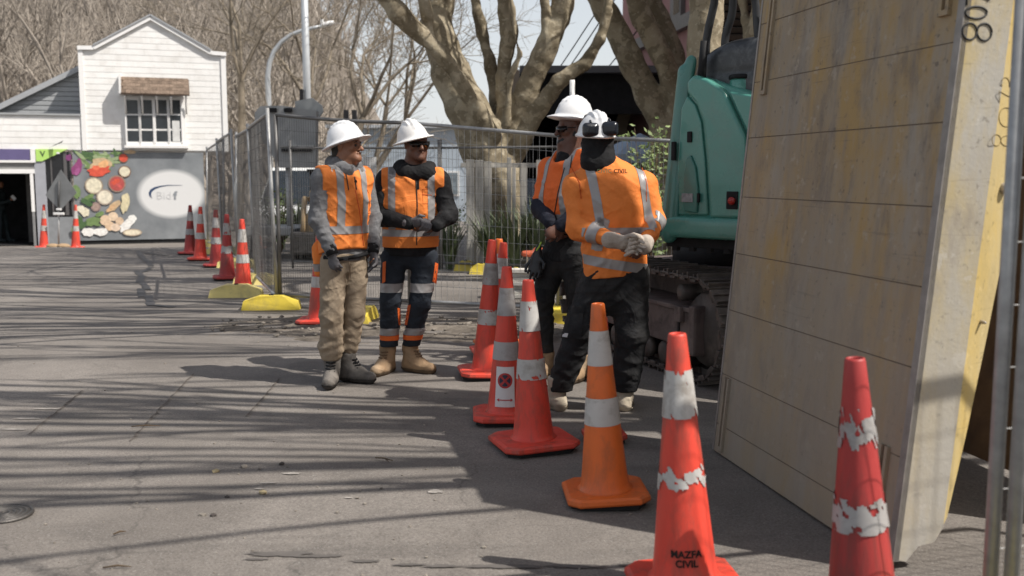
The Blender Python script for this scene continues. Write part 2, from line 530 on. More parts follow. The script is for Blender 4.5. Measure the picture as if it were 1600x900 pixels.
# joints between the slabs of the road, filled with dirt
M_JOINT = mat('joint_dirt', (0.125, 0.108, 0.092), rough=0.9, var=0.4, scale=20)
for p in ([(302, 585), (262, 628), (232, 660), (203, 690)], [(437, 590), (414, 618), (384, 652)], [(128, 612), (95, 640), (45, 680)]):
    q = [G(*a) for a in p]; b = MB(); vs = []; n = 24
    for k in range(n + 1):
        t = k / n * (len(q) - 1); i = min(int(t), len(q) - 2); w = q[i] + (q[i + 1] - q[i]) * (t - i); dd = (q[i + 1] - q[i]).normalized(); nn = Vector((-dd.y, dd.x, 0))
        wd = 0.003 + 0.005 * rg.random(); j = nn * rg.uniform(-0.006, 0.006)
        for s_ in (-1, 1): u = w + j + nn * wd * s_; vs.append((u.x, u.y, gz(u.x, u.y) + gnoise(u.x, u.y) + 0.007))
    b.add(vs, [(2 * k, 2 * k + 1, 2 * k + 3, 2 * k + 2) for k in range(n)]); tag(b.build('road_joint', M_JOINT), kind='structure')
# bright sun spots near the far crest, painted as pale patches
M_PALE = mat('painted_sun_spot', (0.62, 0.60, 0.57), rough=0.85, var=0.2, scale=5)
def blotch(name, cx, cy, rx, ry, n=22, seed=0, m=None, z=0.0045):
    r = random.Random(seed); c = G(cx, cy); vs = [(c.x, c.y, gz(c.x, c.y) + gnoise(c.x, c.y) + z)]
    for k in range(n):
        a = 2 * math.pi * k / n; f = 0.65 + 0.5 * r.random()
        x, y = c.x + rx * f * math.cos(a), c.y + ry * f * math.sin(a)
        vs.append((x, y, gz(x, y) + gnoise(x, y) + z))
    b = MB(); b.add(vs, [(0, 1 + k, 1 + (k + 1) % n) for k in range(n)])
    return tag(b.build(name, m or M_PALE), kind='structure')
blotch('sun_spot_patch', 88, 381, 0.95, 0.35, seed=1)
blotch('sun_spot_patch', 222, 380, 0.75, 0.32, seed=2)
blotch('sun_spot_patch', 300, 381, 0.3, 0.3, seed=3)
# damp patch in the foreground
M_DAMP = mat('damp_patch', (0.115, 0.104, 0.095), rough=0.7, var=0.15, scale=12)
for i, (x, y, rx, ry) in enumerate([(440, 868, 0.14, 0.028), (500, 872, 0.09, 0.018), (400, 876, 0.05, 0.012), (570, 880, 0.06, 0.014), (640, 886, 0.07, 0.012), (690, 888, 0.07, 0.016), (790, 888, 0.16, 0.022), (900, 886, 0.12, 0.02), (1010, 884, 0.1, 0.02)]):
    blotch('damp_patch', x, y, rx, ry, seed=10 + i, m=M_DAMP, n=30)
# scuffed lime marks
M_LIME = mat('lime_scuff', (0.30, 0.275, 0.248), rough=0.9, var=0.3, scale=20)
for i, (x, y, rx, ry) in enumerate([(455, 742, 0.05, 0.018), (420, 757, 0.045, 0.010), (405, 766, 0.03, 0.010), (680, 770, 0.04, 0.03), (545, 781, 0.02, 0.008), (40, 655, 0.10, 0.022), (70, 640, 0.09, 0.015), (20, 672, 0.1, 0.02), (95, 618, 0.09, 0.012)]):
    blotch('lime_scuff', x, y, rx, ry, seed=40 + i, m=M_LIME, n=18)

# manhole cover
M_IRON = mat('cast_iron', (0.085, 0.078, 0.072), rough=0.5, metal=0.6, var=0.3, scale=14, bump=0.3, bscale=90)
c = G(8, 806)
mh = empty('manhole_cover', (c.x, c.y, 0), label='round cast iron manhole cover set in the road at lower left', cat='manhole')
b = MB(); b.lathe([(0.0, 0.004), (0.10, 0.004), (0.10, 0.010), (0.0, 0.010)], 40, (0, 0, 0.002)); b.build('cover_plate', M_IRON, mh, world=False)
for i, r_ in enumerate((0.108, 0.086, 0.064, 0.042, 0.022)):
    b = MB(); b.lathe([(r_ - 0.007, 0.006), (r_ - 0.005, 0.016), (r_ + 0.005, 0.016), (r_ + 0.007, 0.006)], 40); b.f.pop(); b.f.pop(); b.sm.pop(); b.sm.pop()
    b.build('raised_ring' if i else 'frame_ring', M_IRON, mh, world=False)

# churned soil along the fence line
M_SOIL = mat('churned_soil', (0.17, 0.145, 0.118), rough=0.95, var=0.45, scale=9, bump=0.8, bscale=45, dirt=(0.06, 0.05, 0.042), dirt_amt=0.7)
def soil_h(x, y, w):
    n = math.sin(x * 5.3 + 2 * math.sin(y * 4.1)) * math.sin(y * 6.1 + x) * 0.5 + math.sin(x * 13 + y * 7) * math.sin(y * 17 - x * 5) * 0.3 + math.sin(x * 29 + 3 * math.sin(y * 23)) * 0.2
    return w * (0.03 + 0.035 * n)
b = MB(); NX, NY = 150, 46; vs = []
for j in range(NY + 1):
    for i in range(NX + 1):
        u = i / NX; w = j / NY
        x = -3.0 + 6.6 * u
        yc = 9.45 - 0.10 * u + 0.12 * math.sin(x * 2.1); half = 0.95 + 0.16 * math.sin(x * 3.7 + 1)
        y = yc + (w - 0.5) * 2 * half
        e = max(0, 1 - abs(w - 0.5) * 2) ** 0.5 * min(1, u * 7) ** 0.6
        vs.append((x, y, gz(x, y) + gnoise(x, y) - 0.012 + soil_h(x, y, e)))
b.add(vs, [(j * (NX + 1) + i, j * (NX + 1) + i + 1, (j + 1) * (NX + 1) + i + 1, (j + 1) * (NX + 1) + i) for j in range(NY) for i in range(NX)], True)
tag(b.build('soil_strip', M_SOIL), kind='structure')

# loose stones, twigs and leaf scraps on the road
M_STONE = mat('loose_stone', (0.22, 0.195, 0.165), rough=0.9, var=0.4, scale=25)
def stone(b, x, y, z, r_, rr):
    bm = bmesh.new(); bmesh.ops.create_icosphere(bm, subdivisions=1, radius=1)
    for v in bm.verts: v.co *= 0.7 + 0.5 * rr.random()
    a = rr.random() * 6.28; ca, sa = math.cos(a), math.sin(a)
    bm.verts.index_update()
    b.add([(x + r_ * (v.co.x * ca - v.co.y * sa), y + r_ * 0.8 * (v.co.x * sa + v.co.y * ca), z + r_ * 0.55 * v.co.z + r_ * 0.3) for v in bm.verts], [[v.index for v in f.verts] for f in bm.faces]); bm.free()
b = MB(); rr = random.Random(77)
for i in range(260):
    y = 3.2 + 9 * rr.random() ** 1.6; x = (-2.6 + 3.4 * rr.random()) * y / 5
    stone(b, x, y, gnoise(x, y), 0.004 + 0.007 * rr.random() ** 2, rr)
for i in range(420):
    x = -2.9 + 6.3 * rr.random(); y = 9.4 + 1.0 * (rr.random() + rr.random() - 1)
    stone(b, x, y, soil_h(x, y, 0.6), 0.008 + 0.026 * rr.random() ** 3, rr)
tag(b.build('loose_gravel', M_STONE), 'loose pale stones and grit scattered over the road', 'gravel', kind='stuff')
for i, (px, py, r_, lab) in enumerate([(338, 738, 0.022, 'yellowish chip of rock lying on the road, larger of two'), (381, 731, 0.020, 'flat whitish chip of rock on the sunlit road'),
        (317, 806, 0.018, 'pale round stone left of its darker twin on the road'), (333, 807, 0.018, 'dark round stone right of its pale twin on the road'),
        (411, 773, 0.022, 'yellowish flat crumb of rock near white scuffs on the road'), (355, 778, 0.014, 'brown pebble on the shaded streak of road'), (440, 727, 0.018, 'small dark clod on the edge of a shadow streak')]):
    c = G(px, py); b = MB(); stone(b, c.x, c.y, gnoise(c.x, c.y), r_, rr)
    tag(b.build('stone', [M_STONE, mat('yellow_stone', (0.42, 0.34, 0.2), 0.9, var=0.3, scale=30), mat('dark_stone', (0.07, 0.06, 0.055), 0.9, var=0.3)][(0, 1, 2)[[1, 0, 0, 2, 1, 2, 2][i]]]), lab, 'stone')
M_TWIG = mat('twig', (0.10, 0.07, 0.045), rough=0.9, var=0.3)
for i, (px, py, L_, a, lab) in enumerate([(228, 669, 0.16, 0.1, 'thin dry twig on the road at left'), (600, 721, 0.11, -0.5, 'forked brown twig on the road in the middle'), (183, 891, 0.1, 0.1, 'short brown twig at the bottom left of the road'), (187, 837, 0.05, 0.7, 'tiny bent twig on the road at lower left')]):
    c = G(px, py); b = MB(); d = Vector((math.cos(a), math.sin(a), 0))
    b.tube([c - d * L_ / 2 + Vector((0, 0, 0.012)), c + Vector((0, 0.006, 0.016)), c + d * L_ / 2 + Vector((0, 0, 0.012))], [0.003, 0.004, 0.002], 5)
    if i == 1: b.tube([c + Vector((0, 0.006, 0.016)), c + Vector((0.03, -0.05, 0.014))], [0.003, 0.002], 5)
    tag(b.build('twig', M_TWIG), lab, 'twig')
# ------------------------------------------------------------------ white weatherboard house
HP0 = W(200, 373, 27.0); HP0.z = gz(HP0.x, 27.0)
HA = R(19)
HE = Vector((math.cos(HA), math.sin(HA), 0)); HN = Vector((math.sin(HA), -math.cos(HA), 0))
def hl(px, py):
    p = RP(px, py, HP0, HN) - HP0
    return (p.dot(HE), p.z)
M_WHITE = mat('white_weatherboard', (0.79, 0.78, 0.755), rough=0.55, var=0.04, scale=3, dirt=(0.48, 0.45, 0.40), dirt_amt=0.35, dscale=2.2, stretch=(1, 1, 0.4), rnd=0.03)
M_TRIM = mat('white_trim', (0.79, 0.78, 0.76), rough=0.5, var=0.03)
M_GREYW = mat('grey_cladding', (0.33, 0.34, 0.345), rough=0.6, var=0.08, rnd=0.05)
M_ROOF = mat('grey_metal_roof', (0.36, 0.37, 0.38), rough=0.45, var=0.08, metal=0.2)
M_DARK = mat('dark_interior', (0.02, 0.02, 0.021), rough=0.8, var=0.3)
M_GLASS = glassmat('window_glass')
house = empty('weatherboard_house', HP0, HA, 'white weatherboard house with pointed gable and shop front below', 'house')
def hbox(name, x0, x1, z0, z1, y0, y1, m, parent, ch=0.0):
    b = MB(); b.box(((x0 + x1) / 2, (y0 + y1) / 2, (z0 + z1) / 2), (x1 - x0, abs(y1 - y0), z1 - z0), ch=ch)
    return b.build(name, m, parent, world=False)
XL, ZT = hl(122, 75); XR, _ = hl(352, 85); _, ZB = hl(235, 236)
PK = hl(235, 28); SL = hl(146, 75); SR = hl(330, 83); ZTR = hl(351, 85)[1]
def top_l(z):  # left limit of the gable at height z
    if z <= ZT: return XL
    return SL[0] + (PK[0] - SL[0]) * (z - SL[1]) / (PK[1] - SL[1])
def top_r(z):
    if z <= ZTR: return XR
    return SR[0] + (PK[0] - SR[0]) * (z - SR[1]) / (PK[1] - SR[1])
# wall core
b = MB()
b.prism([(XL, 0, ZB), (XR, 0, ZB), (XR, 0, ZTR), (SR[0], 0, SR[1]), (PK[0], 0, PK[1]), (SL[0], 0, SL[1]), (XL, 0, ZT)], (0, 6.0, 0))
wall = b.build('gable_wall', M_TRIM, house, world=False)
def board(x0l, x1l, x0h, x1h, z0, z1, parent, m):
    b = MB()
    yb, yt = -0.0145, -0.0095
    vs = [(x0l, 0, z0), (x1l, 0, z0), (x1h, 0, z1), (x0h, 0, z1), (x0l, yb, z0), (x1l, yb, z0), (x1h, yt, z1), (x0h, yt, z1)]
    b.add(vs, [(0, 1, 2, 3), (4, 7, 6, 5), (0, 4, 5, 1), (3, 2, 6, 7), (0, 3, 7, 4), (1, 5, 6, 2)])
    return b.build('weatherboard', m, parent, world=False)
z = ZB + 0.02; PB = 0.158
while z < PK[1] - 0.1:
    z1 = z + PB
    a0, a1, c0, c1 = top_l(z) + 0.06, top_r(z) - 0.06, top_l(min(z1, PK[1])) + 0.06, top_r(min(z1, PK[1])) - 0.06
    if c1 < c0: c0 = c1 = (c0 + c1) / 2
    board(a0, a1, c0, c1, z, z1, wall, M_WHITE)
    z = z1
# corner trims and barge boards
def bar(name, p, q, wd, y0, y1, m, parent):
    p = Vector((p[0], 0, p[1])); q = Vector((q[0], 0, q[1])); t = (q - p).normalized(); n = Vector((-t.z, 0, t.x)) * wd / 2
    b = MB(); b.prism([p + n + Vector((0, y0, 0)), q + n + Vector((0, y0, 0)), q - n + Vector((0, y0, 0)), p - n + Vector((0, y0, 0))], (0, y1 - y0, 0))
    return b.build(name, m, parent, world=False)
bar('corner_trim', (XL + 0.05, ZB), (XL + 0.05, ZT), 0.12, -0.05, 0.02, M_TRIM, house)
bar('corner_trim', (XR - 0.06, ZB), (XR - 0.06, ZTR), 0.13, -0.05, 0.02, M_TRIM, house)
bar('barge_board', (XL - 0.02, ZT), SL, 0.10, -0.09, 0.1, M_TRIM, house)
bar('barge_board', SL, PK, 0.11, -0.092, 0.1, M_TRIM, house)
bar('barge_board', PK, SR, 0.11, -0.09, 0.1, M_TRIM, house)
bar('barge_board', SR, (XR + 0.02, ZTR), 0.10, -0.092, 0.1, M_TRIM, house)
bar('roof_edge', (SL[0], SL[1] + 0.07), (PK[0], PK[1] + 0.07), 0.04, -0.12, 6, M_ROOF, house)
bar('roof_edge', (PK[0], PK[1] + 0.07), (SR[0], SR[1] + 0.07), 0.04, -0.12, 6, M_ROOF, house)
# low side wing: white parapet boards, grey wall and sloping roof
XE = hl(-160, 236)[0]; ZP = hl(60, 180)[1]
side = hbox('side_wall', XE, XL - 0.01, ZB, ZP, 0.0, 0.25, M_TRIM, house)
z = ZB + 0.02
while z < ZP - 0.05:
    z1 = min(z + PB, ZP - 0.01); board(XE, XL - 0.02, XE, XL - 0.02, z, z1, side, M_WHITE); z = z1
hbox('parapet_cap', XE, XL + 0.0, ZP, ZP + 0.05, -0.06, 0.27, M_GREYW, house)
g0 = hl(0, 176); g1 = hl(119, 100); gs = (g1[1] - hl(0, 158)[1]) / (g1[0] - hl(0, 158)[0])
b = MB(); b.prism([(XE, 1.0, ZP - 0.4), (XL - 0.03, 1.0, ZP - 0.4), (XL - 0.03, 1.0, g1[1] - 0.05), (XE, 1.0, g1[1] - 0.05 + gs * (XE - g1[0]))], (0, 4, 0))
gw = b.build('grey_side_wall', M_GREYW, house, world=False)
z = ZP + 0.06
while z < g1[1]:
    xa = g1[0] + (z + 0.12 - (g1[1] - 0.05)) / gs
    if xa < XL - 0.1: 
        b = MB(); b.box(((max(xa, XE) + XL - 0.05) / 2, 0.985, z + 0.055), (XL - 0.05 - max(xa, XE), 0.03, 0.11), ch=0.008); b.build('grey_board', M_GREYW, gw, world=False)
    z += 0.13
bar('side_roof', (XE, g1[1] + 0.02 + gs * (XE - g1[0])), (g1[0] + 0.05, g1[1] + 0.02), 0.10, 0.85, 5, M_ROOF, house)
bar('gutter', (XE, g1[1] - 0.06 + gs * (XE - g1[0])), (g1[0] + 0.02, g1[1] - 0.06), 0.07, 0.78, 0.86, M_GREYW, house)
# four-light window with hood
x0, z1 = hl(194, 150); x1, z0 = hl(291, 229)
win = hbox('window', x0, x1, z0, z1, -0.10, 0.05, M_TRIM, house)
hbox('sill', x0 - 0.04, x1 + 0.05, z0 - 0.05, z0 + 0.02, -0.20, 0.0, M_TRIM, win)
lights = [(200, 215), (222, 237), (245, 260), (267, 281)]
for i, (a, c) in enumerate(lights):
    xa, zb_ = hl(a, 221); xc, zt_ = hl(c, 157)
    for (za, zc) in ((zb_, zb_ + (zt_ - zb_) * 0.26), (zb_ + (zt_ - zb_) * 0.31, zb_ + (zt_ - zb_) * 0.63), (zb_ + (zt_ - zb_) * 0.67, zt_)):
        hbox('pane', xa, xc, za, zc, -0.108, -0.09, M_GLASS, win)
    if i == 3: hbox('curtain', xa + 0.05, xc - 0.03, zb_, zb_ + 0.5 * (zt_ - zb_), -0.1115, -0.1095, mat('net_curtain', (0.6, 0.6, 0.58), 0.9), win)
    bar('casement_stile', (xa - 0.03, zb_ - 0.05), (xa - 0.03, zt_ + 0.05), 0.035, -0.125, -0.1, M_TRIM, win)
    bar('casement_stile', (xc + 0.03, zb_ - 0.05), (xc + 0.03, zt_ + 0.05), 0.035, -0.125, -0.1, M_TRIM, win)
M_SHING = mat('brown_shingle', (0.165, 0.122, 0.092), rough=0.85, var=0.3, scale=20, bump=0.3, rnd=0.25)
ha, hb = hl(190, 121); hc, hd = hl(292, 124)
DEP = 0.42; hz_t = hl(240, 122)[1]; hz_b = RP(240, 147, HP0 + HN * DEP, HN).z - HP0.z
hood = empty('window_hood', (0, 0, 0)); hood.parent = house
NR, NC = 5, 14
for r_ in range(NR):
    for c_ in range(NC):
        t0 = r_ / NR; t1 = (r_ + 1) / NR + 0.03
        xa = ha - 0.02 + (hc - ha + 0.05) * (c_ + (0.5 if r_ % 2 else 0)) / NC; xb = min(xa + (hc - ha + 0.05) / NC - 0.005, hc + 0.04)
        if xb - xa < 0.02: continue
        zt_, zb_ = hz_t + (hz_b - hz_t) * t0, hz_t + (hz_b - hz_t) * t1
        lift = 0.012 + 0.006 * random.Random(r_ * 31 + c_).random()
        b = MB(); b.prism([(xa, -DEP * t0, zt_ + 0.006), (xb, -DEP * t0, zt_ + 0.006), (xb, -DEP * t1, zb_ + lift), (xa, -DEP * t1, zb_ + lift)], (0, 0, 0.02))
        b.build('shingle', M_SHING, hood, world=False)
b = MB(); b.prism([(ha - 0.02, 0, hz_t), (hc + 0.05, 0, hz_t), (hc + 0.05, -DEP, hz_b), (ha - 0.02, -DEP, hz_b)], (0, 0, -0.03)); b.build('hood_deck', M_SHING, hood, world=False)
for px in (196, 222, 245, 267, 290):
    x = hl(px, 150)[0]; b = MB()
    zz = hz_b
    b.tube([(x, -DEP + 0.04, zz - 0.05), (x, -DEP * 0.7, zz - 0.10), (x, -DEP * 0.45, zz - 0.22), (x, -0.13, zz - 0.5)], 0.03, 6)
    b.box((x, -DEP / 2, (hz_t + hz_b) / 2 - 0.075), (0.06, DEP, 0.05), rot=Matrix.Rotation(math.atan2(hz_t - hz_b, DEP), 3, 'X'))
    b.build('hood_bracket', M_TRIM, hood, world=False)
bar('hood_side', (ha - 0.04, hz_t + 0.05), (ha - 0.04, hz_b - 0.0), 0.05, -DEP, 0, M_TRIM, hood)
# ground floor: mural panel, dark glazing, column, door recess, signs
gx0, gz1 = hl(113, 237); gx1, gz0 = hl(322, 372)
def mural_mat():
    m = bpy.data.materials.new('printed_mural'); m.use_nodes = True; t = NT(m)
    v = t.coord(rnd=False)
    c = t.ramp(t.noise(v, 1.4, 6, 0.65), [(0.3, (0.155, 0.168, 0.18)), (0.7, (0.26, 0.275, 0.285))])
    ex, ez = hl(268, 303); ew = abs(hl(322, 303)[0] - ex); eh = abs(hl(268, 262)[1] - ez)
    sx = t.new('ShaderNodeSeparateXYZ'); t.link(v, sx.inputs[0])
    dx = t.math('DIVIDE', t.math('SUBTRACT', sx.outputs[0], ex), ew * 1.02); dz = t.math('DIVIDE', t.math('SUBTRACT', sx.outputs[2], ez), eh * 0.98)
    rr_ = t.math('SQRT', t.math('ADD', t.math('MULTIPLY', dx, dx), t.math('MULTIPLY', dz, dz)))
    c = t.mix(t.ramp(rr_, [(0.82, 1.0), (1.06, 0.0)]), c, (0.70, 0.70, 0.69))
    t.link(c, t.bsdf.inputs['Base Color']); t.bsdf.inputs['Roughness'].default_value = 0.4
    return m
mural = hbox('mural_panel', gx0, gx1, gz0, gz1, -0.05, 0.1, mural_mat(), house)
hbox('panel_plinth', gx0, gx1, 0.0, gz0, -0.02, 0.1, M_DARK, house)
def disc(name, px, py, rx, ry, col, parent, y=-0.052, n=18, seed=None, rot=0):
    cx, cz = hl(px, py); k = 0.0178; b = MB(); vs = []
    r = random.Random(seed or 0)
    for i in range(n):
        a = 2 * math.pi * i / n; f = 1 if seed is None else 0.75 + 0.4 * r.random()
        ux, uz = rx * k * f * math.cos(a), ry * k * f * math.sin(a)
        vs.append((cx + ux * math.cos(rot) - uz * math.sin(rot), y, cz + ux * math.sin(rot) + uz * math.cos(rot)))
    b.prism(vs, (0, -0.003, 0))
    return b.build(name, mat('print_%d_%d_%d' % tuple(int(c * 255) for c in col), col, 0.5, var=0.22, scale=12), parent, world=False)
GRN, DGR, RED, CRM, BRN, WHT, PUR, TAN, ORG = (0.16, 0.24, 0.09), (0.07, 0.13, 0.05), (0.62, 0.09, 0.05), (0.72, 0.66, 0.50), (0.20, 0.12, 0.08), (0.80, 0.78, 0.74), (0.26, 0.06, 0.17), (0.55, 0.40, 0.24), (0.62, 0.40, 0.22)
y = -0.052
print_items = []
for i in range(34):
    r = random.Random(i + 3); print_items.append((122 + r.random() * 62, 239.5 + r.random() * (20 if i % 2 else 9), 10, 2.6, (GRN, DGR, (0.30, 0.37, 0.2))[i % 3], i + 1, r.uniform(-1.3, 0.4)))
print_items += [(121, 262, 13, 7, PUR, 2, 1.2), (121, 268, 6, 3, (0.35, 0.1, 0.25), 5, 1.0), (158, 258, 16, 10, TAN, 5, 0), (155, 267, 16, 9, RED, 8, 0.2), (163, 256, 8, 6, (0.75, 0.42, 0.2), 4, 0.4), (150, 262, 5, 4, (0.75, 0.16, 0.08), 6, 0),
    (193, 247, 7, 7, BRN, None, 0), (193, 247, 6, 6, RED, None, 0), (203, 237.5, 9, 3, TAN, None, 0), (195, 268, 9, 9, BRN, None, 0), (195, 268, 7.5, 7.5, CRM, None, 0),
    (147, 290, 13, 13, (0.33, 0.27, 0.2), None, 0), (147, 290, 11, 11, CRM, None, 0), (183, 287, 12.5, 13, (0.3, 0.2, 0.15), None, 0), (183, 287, 10.5, 11, (0.42, 0.08, 0.07), None, 0), (181, 284, 7, 4, RED, 9, 0.6), (186, 290, 6, 3, (0.55, 0.1, 0.09), 7, -0.7),
    (164, 308, 12, 12, (0.36, 0.3, 0.24), None, 0), (164, 308, 10, 10, (0.74, 0.68, 0.54), None, 0), (150, 323, 7, 7, (0.28, 0.2, 0.18), None, 0), (150, 323, 5, 5, (0.36, 0.26, 0.22), None, 0),
    (133, 331, 7, 7, CRM, 3, 0), (127, 326, 6, 6, (0.76, 0.7, 0.55), 4, 0), (139, 308, 8, 4, GRN, 6, 0.5), (144, 312, 6, 3, DGR, 7, -0.3), (178, 322, 14, 5, TAN, 3, 0.7), (174, 325, 9, 3.5, ORG, 9, 0.7), (196, 318, 6, 15, (0.62, 0.55, 0.36), 5, -0.15), (196, 310, 5, 8, (0.7, 0.62, 0.4), 4, 0),
    (165, 344, 8, 8, (0.70, 0.52, 0.36), None, 0), (177, 338, 7, 7, (0.72, 0.56, 0.40), None, 0), (172, 353, 7, 7, (0.68, 0.5, 0.34), None, 0), (181, 355, 7, 6, (0.70, 0.55, 0.42), None, 0), (187, 345, 6, 6, (0.62, 0.46, 0.32), None, 0),
    (200, 350, 16, 6, WHT, 5, 0.7), (206, 342, 8, 6, (0.84, 0.82, 0.78), 3, 0.7), (138, 362, 9, 7, WHT, 6, 0), (159, 362, 11, 7, WHT, 4, 0), (207, 363, 14, 5.5, (0.42, 0.33, 0.24), None, 0), (207, 363, 12, 4, (0.74, 0.66, 0.5), None, 0), (120, 300, 6, 10, GRN, 5, 0.2), (124, 345, 6, 9, DGR, 3, 0.2), (118, 360, 5, 8, GRN, 4, 0.1), (157, 334, 7, 4, GRN, 4, 0.4), (136, 316, 10, 5, DGR, 9, -0.5), (145, 346, 12, 6, GRN, 5, 0.2), (130, 352, 7, 3.5, DGR, 6, 0.8), (152, 350, 5, 3, GRN, 2, -0.4)]
for i, (px, py, rx, ry, col, sd, ro) in enumerate(print_items):
    disc('printed_food', px, py, rx, ry, col, mural, y=-0.0515 - 0.00035 * i, seed=sd, rot=ro, n=14)
# swoosh and letters on the oval
M_NAVY = mat('navy_print', (0.03, 0.06, 0.13), 0.5, var=0.1); M_LGREY = mat('pale_grey_print', (0.60, 0.60, 0.60), 0.5, var=0.05); M_MGREY = mat('mid_grey_print', (0.26, 0.28, 0.30), 0.5, var=0.2, scale=30)
outer = [(238, 310), (233.5, 306), (232.5, 301), (235, 296), (241, 292.5), (250, 290.3), (262, 289), (285, 289.3)]
inner = [(285, 289.5), (262, 290), (251, 292), (243, 295), (238, 299), (236, 303), (236.5, 307)]
b = MB(); b.prism([(hl(*p)[0], -0.053, hl(*p)[1]) for p in outer + inner], (0, -0.004, 0)); b.build('printed_swoosh', M_NAVY, mural, world=False)
cx, cz = hl(256, 306)
text_at('printed_lettering', 'Bid', 0.30, lambda x, yy, zz: Vector((cx + x, -0.056 - zz, cz + yy)), M_LGREY, mural, bold=-0.004, spacing=1.05)
cx2, cz2 = hl(273.5, 306)
text_at('printed_lettering', 'f', 0.30, lambda x, yy, zz: Vector((cx2 + x, -0.056 - zz, cz2 + yy)), M_MGREY, mural, bold=0.012)
# dark shop glazing with folded poster strips behind the road sign
sx0, _ = hl(70, 300); sx1, _ = hl(113, 300)
hbox('shop_glazing', sx0, sx1, 0.35, gz1, 0.02, 0.1, mat('black_glazing', (0.012, 0.012, 0.014), 0.15), house)
hbox('grey_dado', hl(56, 300)[0], sx1, 0.0, 0.75, -0.01, 0.12, mat('grey_render', (0.24, 0.25, 0.26), 0.8, var=0.1), house)
hbox('grey_pier', hl(56, 300)[0], hl(73, 300)[0], 0.0, hl(60, 252)[1], -0.04, 0.1, mat('grey_pier_paint', (0.33, 0.34, 0.37), 0.6, var=0.06), house)
for px, w in ((82, 2.4), (104, 5), (112.3, 2.5)):
    hbox('glazing_bar', hl(px - w / 2, 300)[0], hl(px + w / 2, 300)[0], 0.8, gz1, -0.012, 0.02, mat('dark_frame', (0.10, 0.095, 0.095), 0.5), house)
disc('window_sticker', 108, 246, 5, 5, (0.2, 0.05, 0.16), house, y=-0.014, seed=3)
# green corner sign
ax, az = hl(56, 233); bx, bz = hl(106, 233); c1 = hl(66, 252)
b = MB(); b.prism([(ax, -0.07, az), (bx, -0.07, bz), (c1[0], -0.07, c1[1]), (ax, -0.07, c1[1])], (0, 0.06, 0))
gs_ = b.build('green_sign', mat('lime_green_sign', (0.42, 0.66, 0.16), 0.5, var=0.05), house, world=False)
vx, vz = hl(67, 241)
text_at('sign_letter', 'V', 0.2, lambda x, yy, zz: Vector((vx + x, -0.075 - zz, vz + yy)), mat('dark_green_print', (0.05, 0.09, 0.04), 0.6), gs_, bold=0.004)
text_at('sign_mark', '-', 0.25, lambda x, yy, zz: Vector((hl(91, 238)[0] + x, -0.075 - zz, hl(91, 238)[1] + yy)), mat('white_print', (0.8, 0.8, 0.78), 0.6), gs_, bold=0.01)
b = MB(); p0, p1 = hl(77, 231), hl(99, 222); b.prism([(p0[0], -0.06, p0[1]), (p1[0], -0.35, p1[1] - 0.02), (p1[0] + 0.03, -0.35, p1[1] + 0.03), (p0[0] + 0.1, -0.06, p0[1] + 0.05)], (0, -0.03, 0)); b.build('sign_bracket', M_DARK, house, world=False)
# purple sign, fascia and door recess
dx0, dz1 = hl(-140, 266); dx1, _ = hl(48, 300)
hbox('purple_sign', XE, hl(47, 240)[0], hl(20, 250)[1], hl(20, 233)[1], -0.08, 0.1, mat('purple_sign_paint', (0.12, 0.10, 0.22), 0.5, var=0.08), house)
hbox('sign_post_trim', hl(48, 240)[0], hl(55.5, 240)[0], hl(20, 252)[1], ZB, -0.085, 0.1, M_TRIM, house)
hbox('sign_lower_trim', XE, hl(55.5, 240)[0], hl(20, 254)[1], hl(20, 250.3)[1], -0.09, 0.1, M_TRIM, house)
hbox('grey_fascia', XE, hl(52, 240)[0], hl(20, 264)[1], hl(20, 254.2)[1], -0.03, 0.1, mat('fascia_grey', (0.25, 0.245, 0.24), 0.6), house)
hbox('door_head', XE, hl(53, 240)[0], hl(20, 271)[1], hl(20, 264.2)[1], -0.06, 0.1, M_TRIM, house)
hbox('door_post', hl(48.5, 300)[0], hl(53.5, 300)[0], 0.9, hl(20, 271.2)[1], -0.055, 0.05, M_TRIM, house)
hbox('door_post_base', hl(49, 300)[0], hl(53, 300)[0], 0.0, 0.9, -0.05, 0.05, mat('grey_post', (0.22, 0.22, 0.22), 0.6), house)
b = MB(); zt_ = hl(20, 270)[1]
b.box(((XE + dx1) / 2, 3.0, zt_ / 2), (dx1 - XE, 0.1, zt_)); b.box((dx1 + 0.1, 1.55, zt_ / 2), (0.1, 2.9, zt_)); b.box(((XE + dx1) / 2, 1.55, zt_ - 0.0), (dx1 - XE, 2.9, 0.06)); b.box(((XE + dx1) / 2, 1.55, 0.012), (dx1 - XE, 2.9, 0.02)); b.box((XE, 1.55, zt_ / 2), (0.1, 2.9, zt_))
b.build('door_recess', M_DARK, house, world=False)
b = MB(); b.box((hl(40, 300)[0], 1.2, 1.0), (0.25, 0.05, 2.0)); b.build('inner_door_frame', mat('dim_frame', (0.08, 0.075, 0.07), 0.6), house, world=False)
hbox('red_shop_lamp', hl(20, 285)[0], hl(24, 285)[0], hl(20, 290)[1], hl(20, 281)[1], 2.6, 2.8, mat('dull_red', (0.25, 0.04, 0.03), 0.6), house)
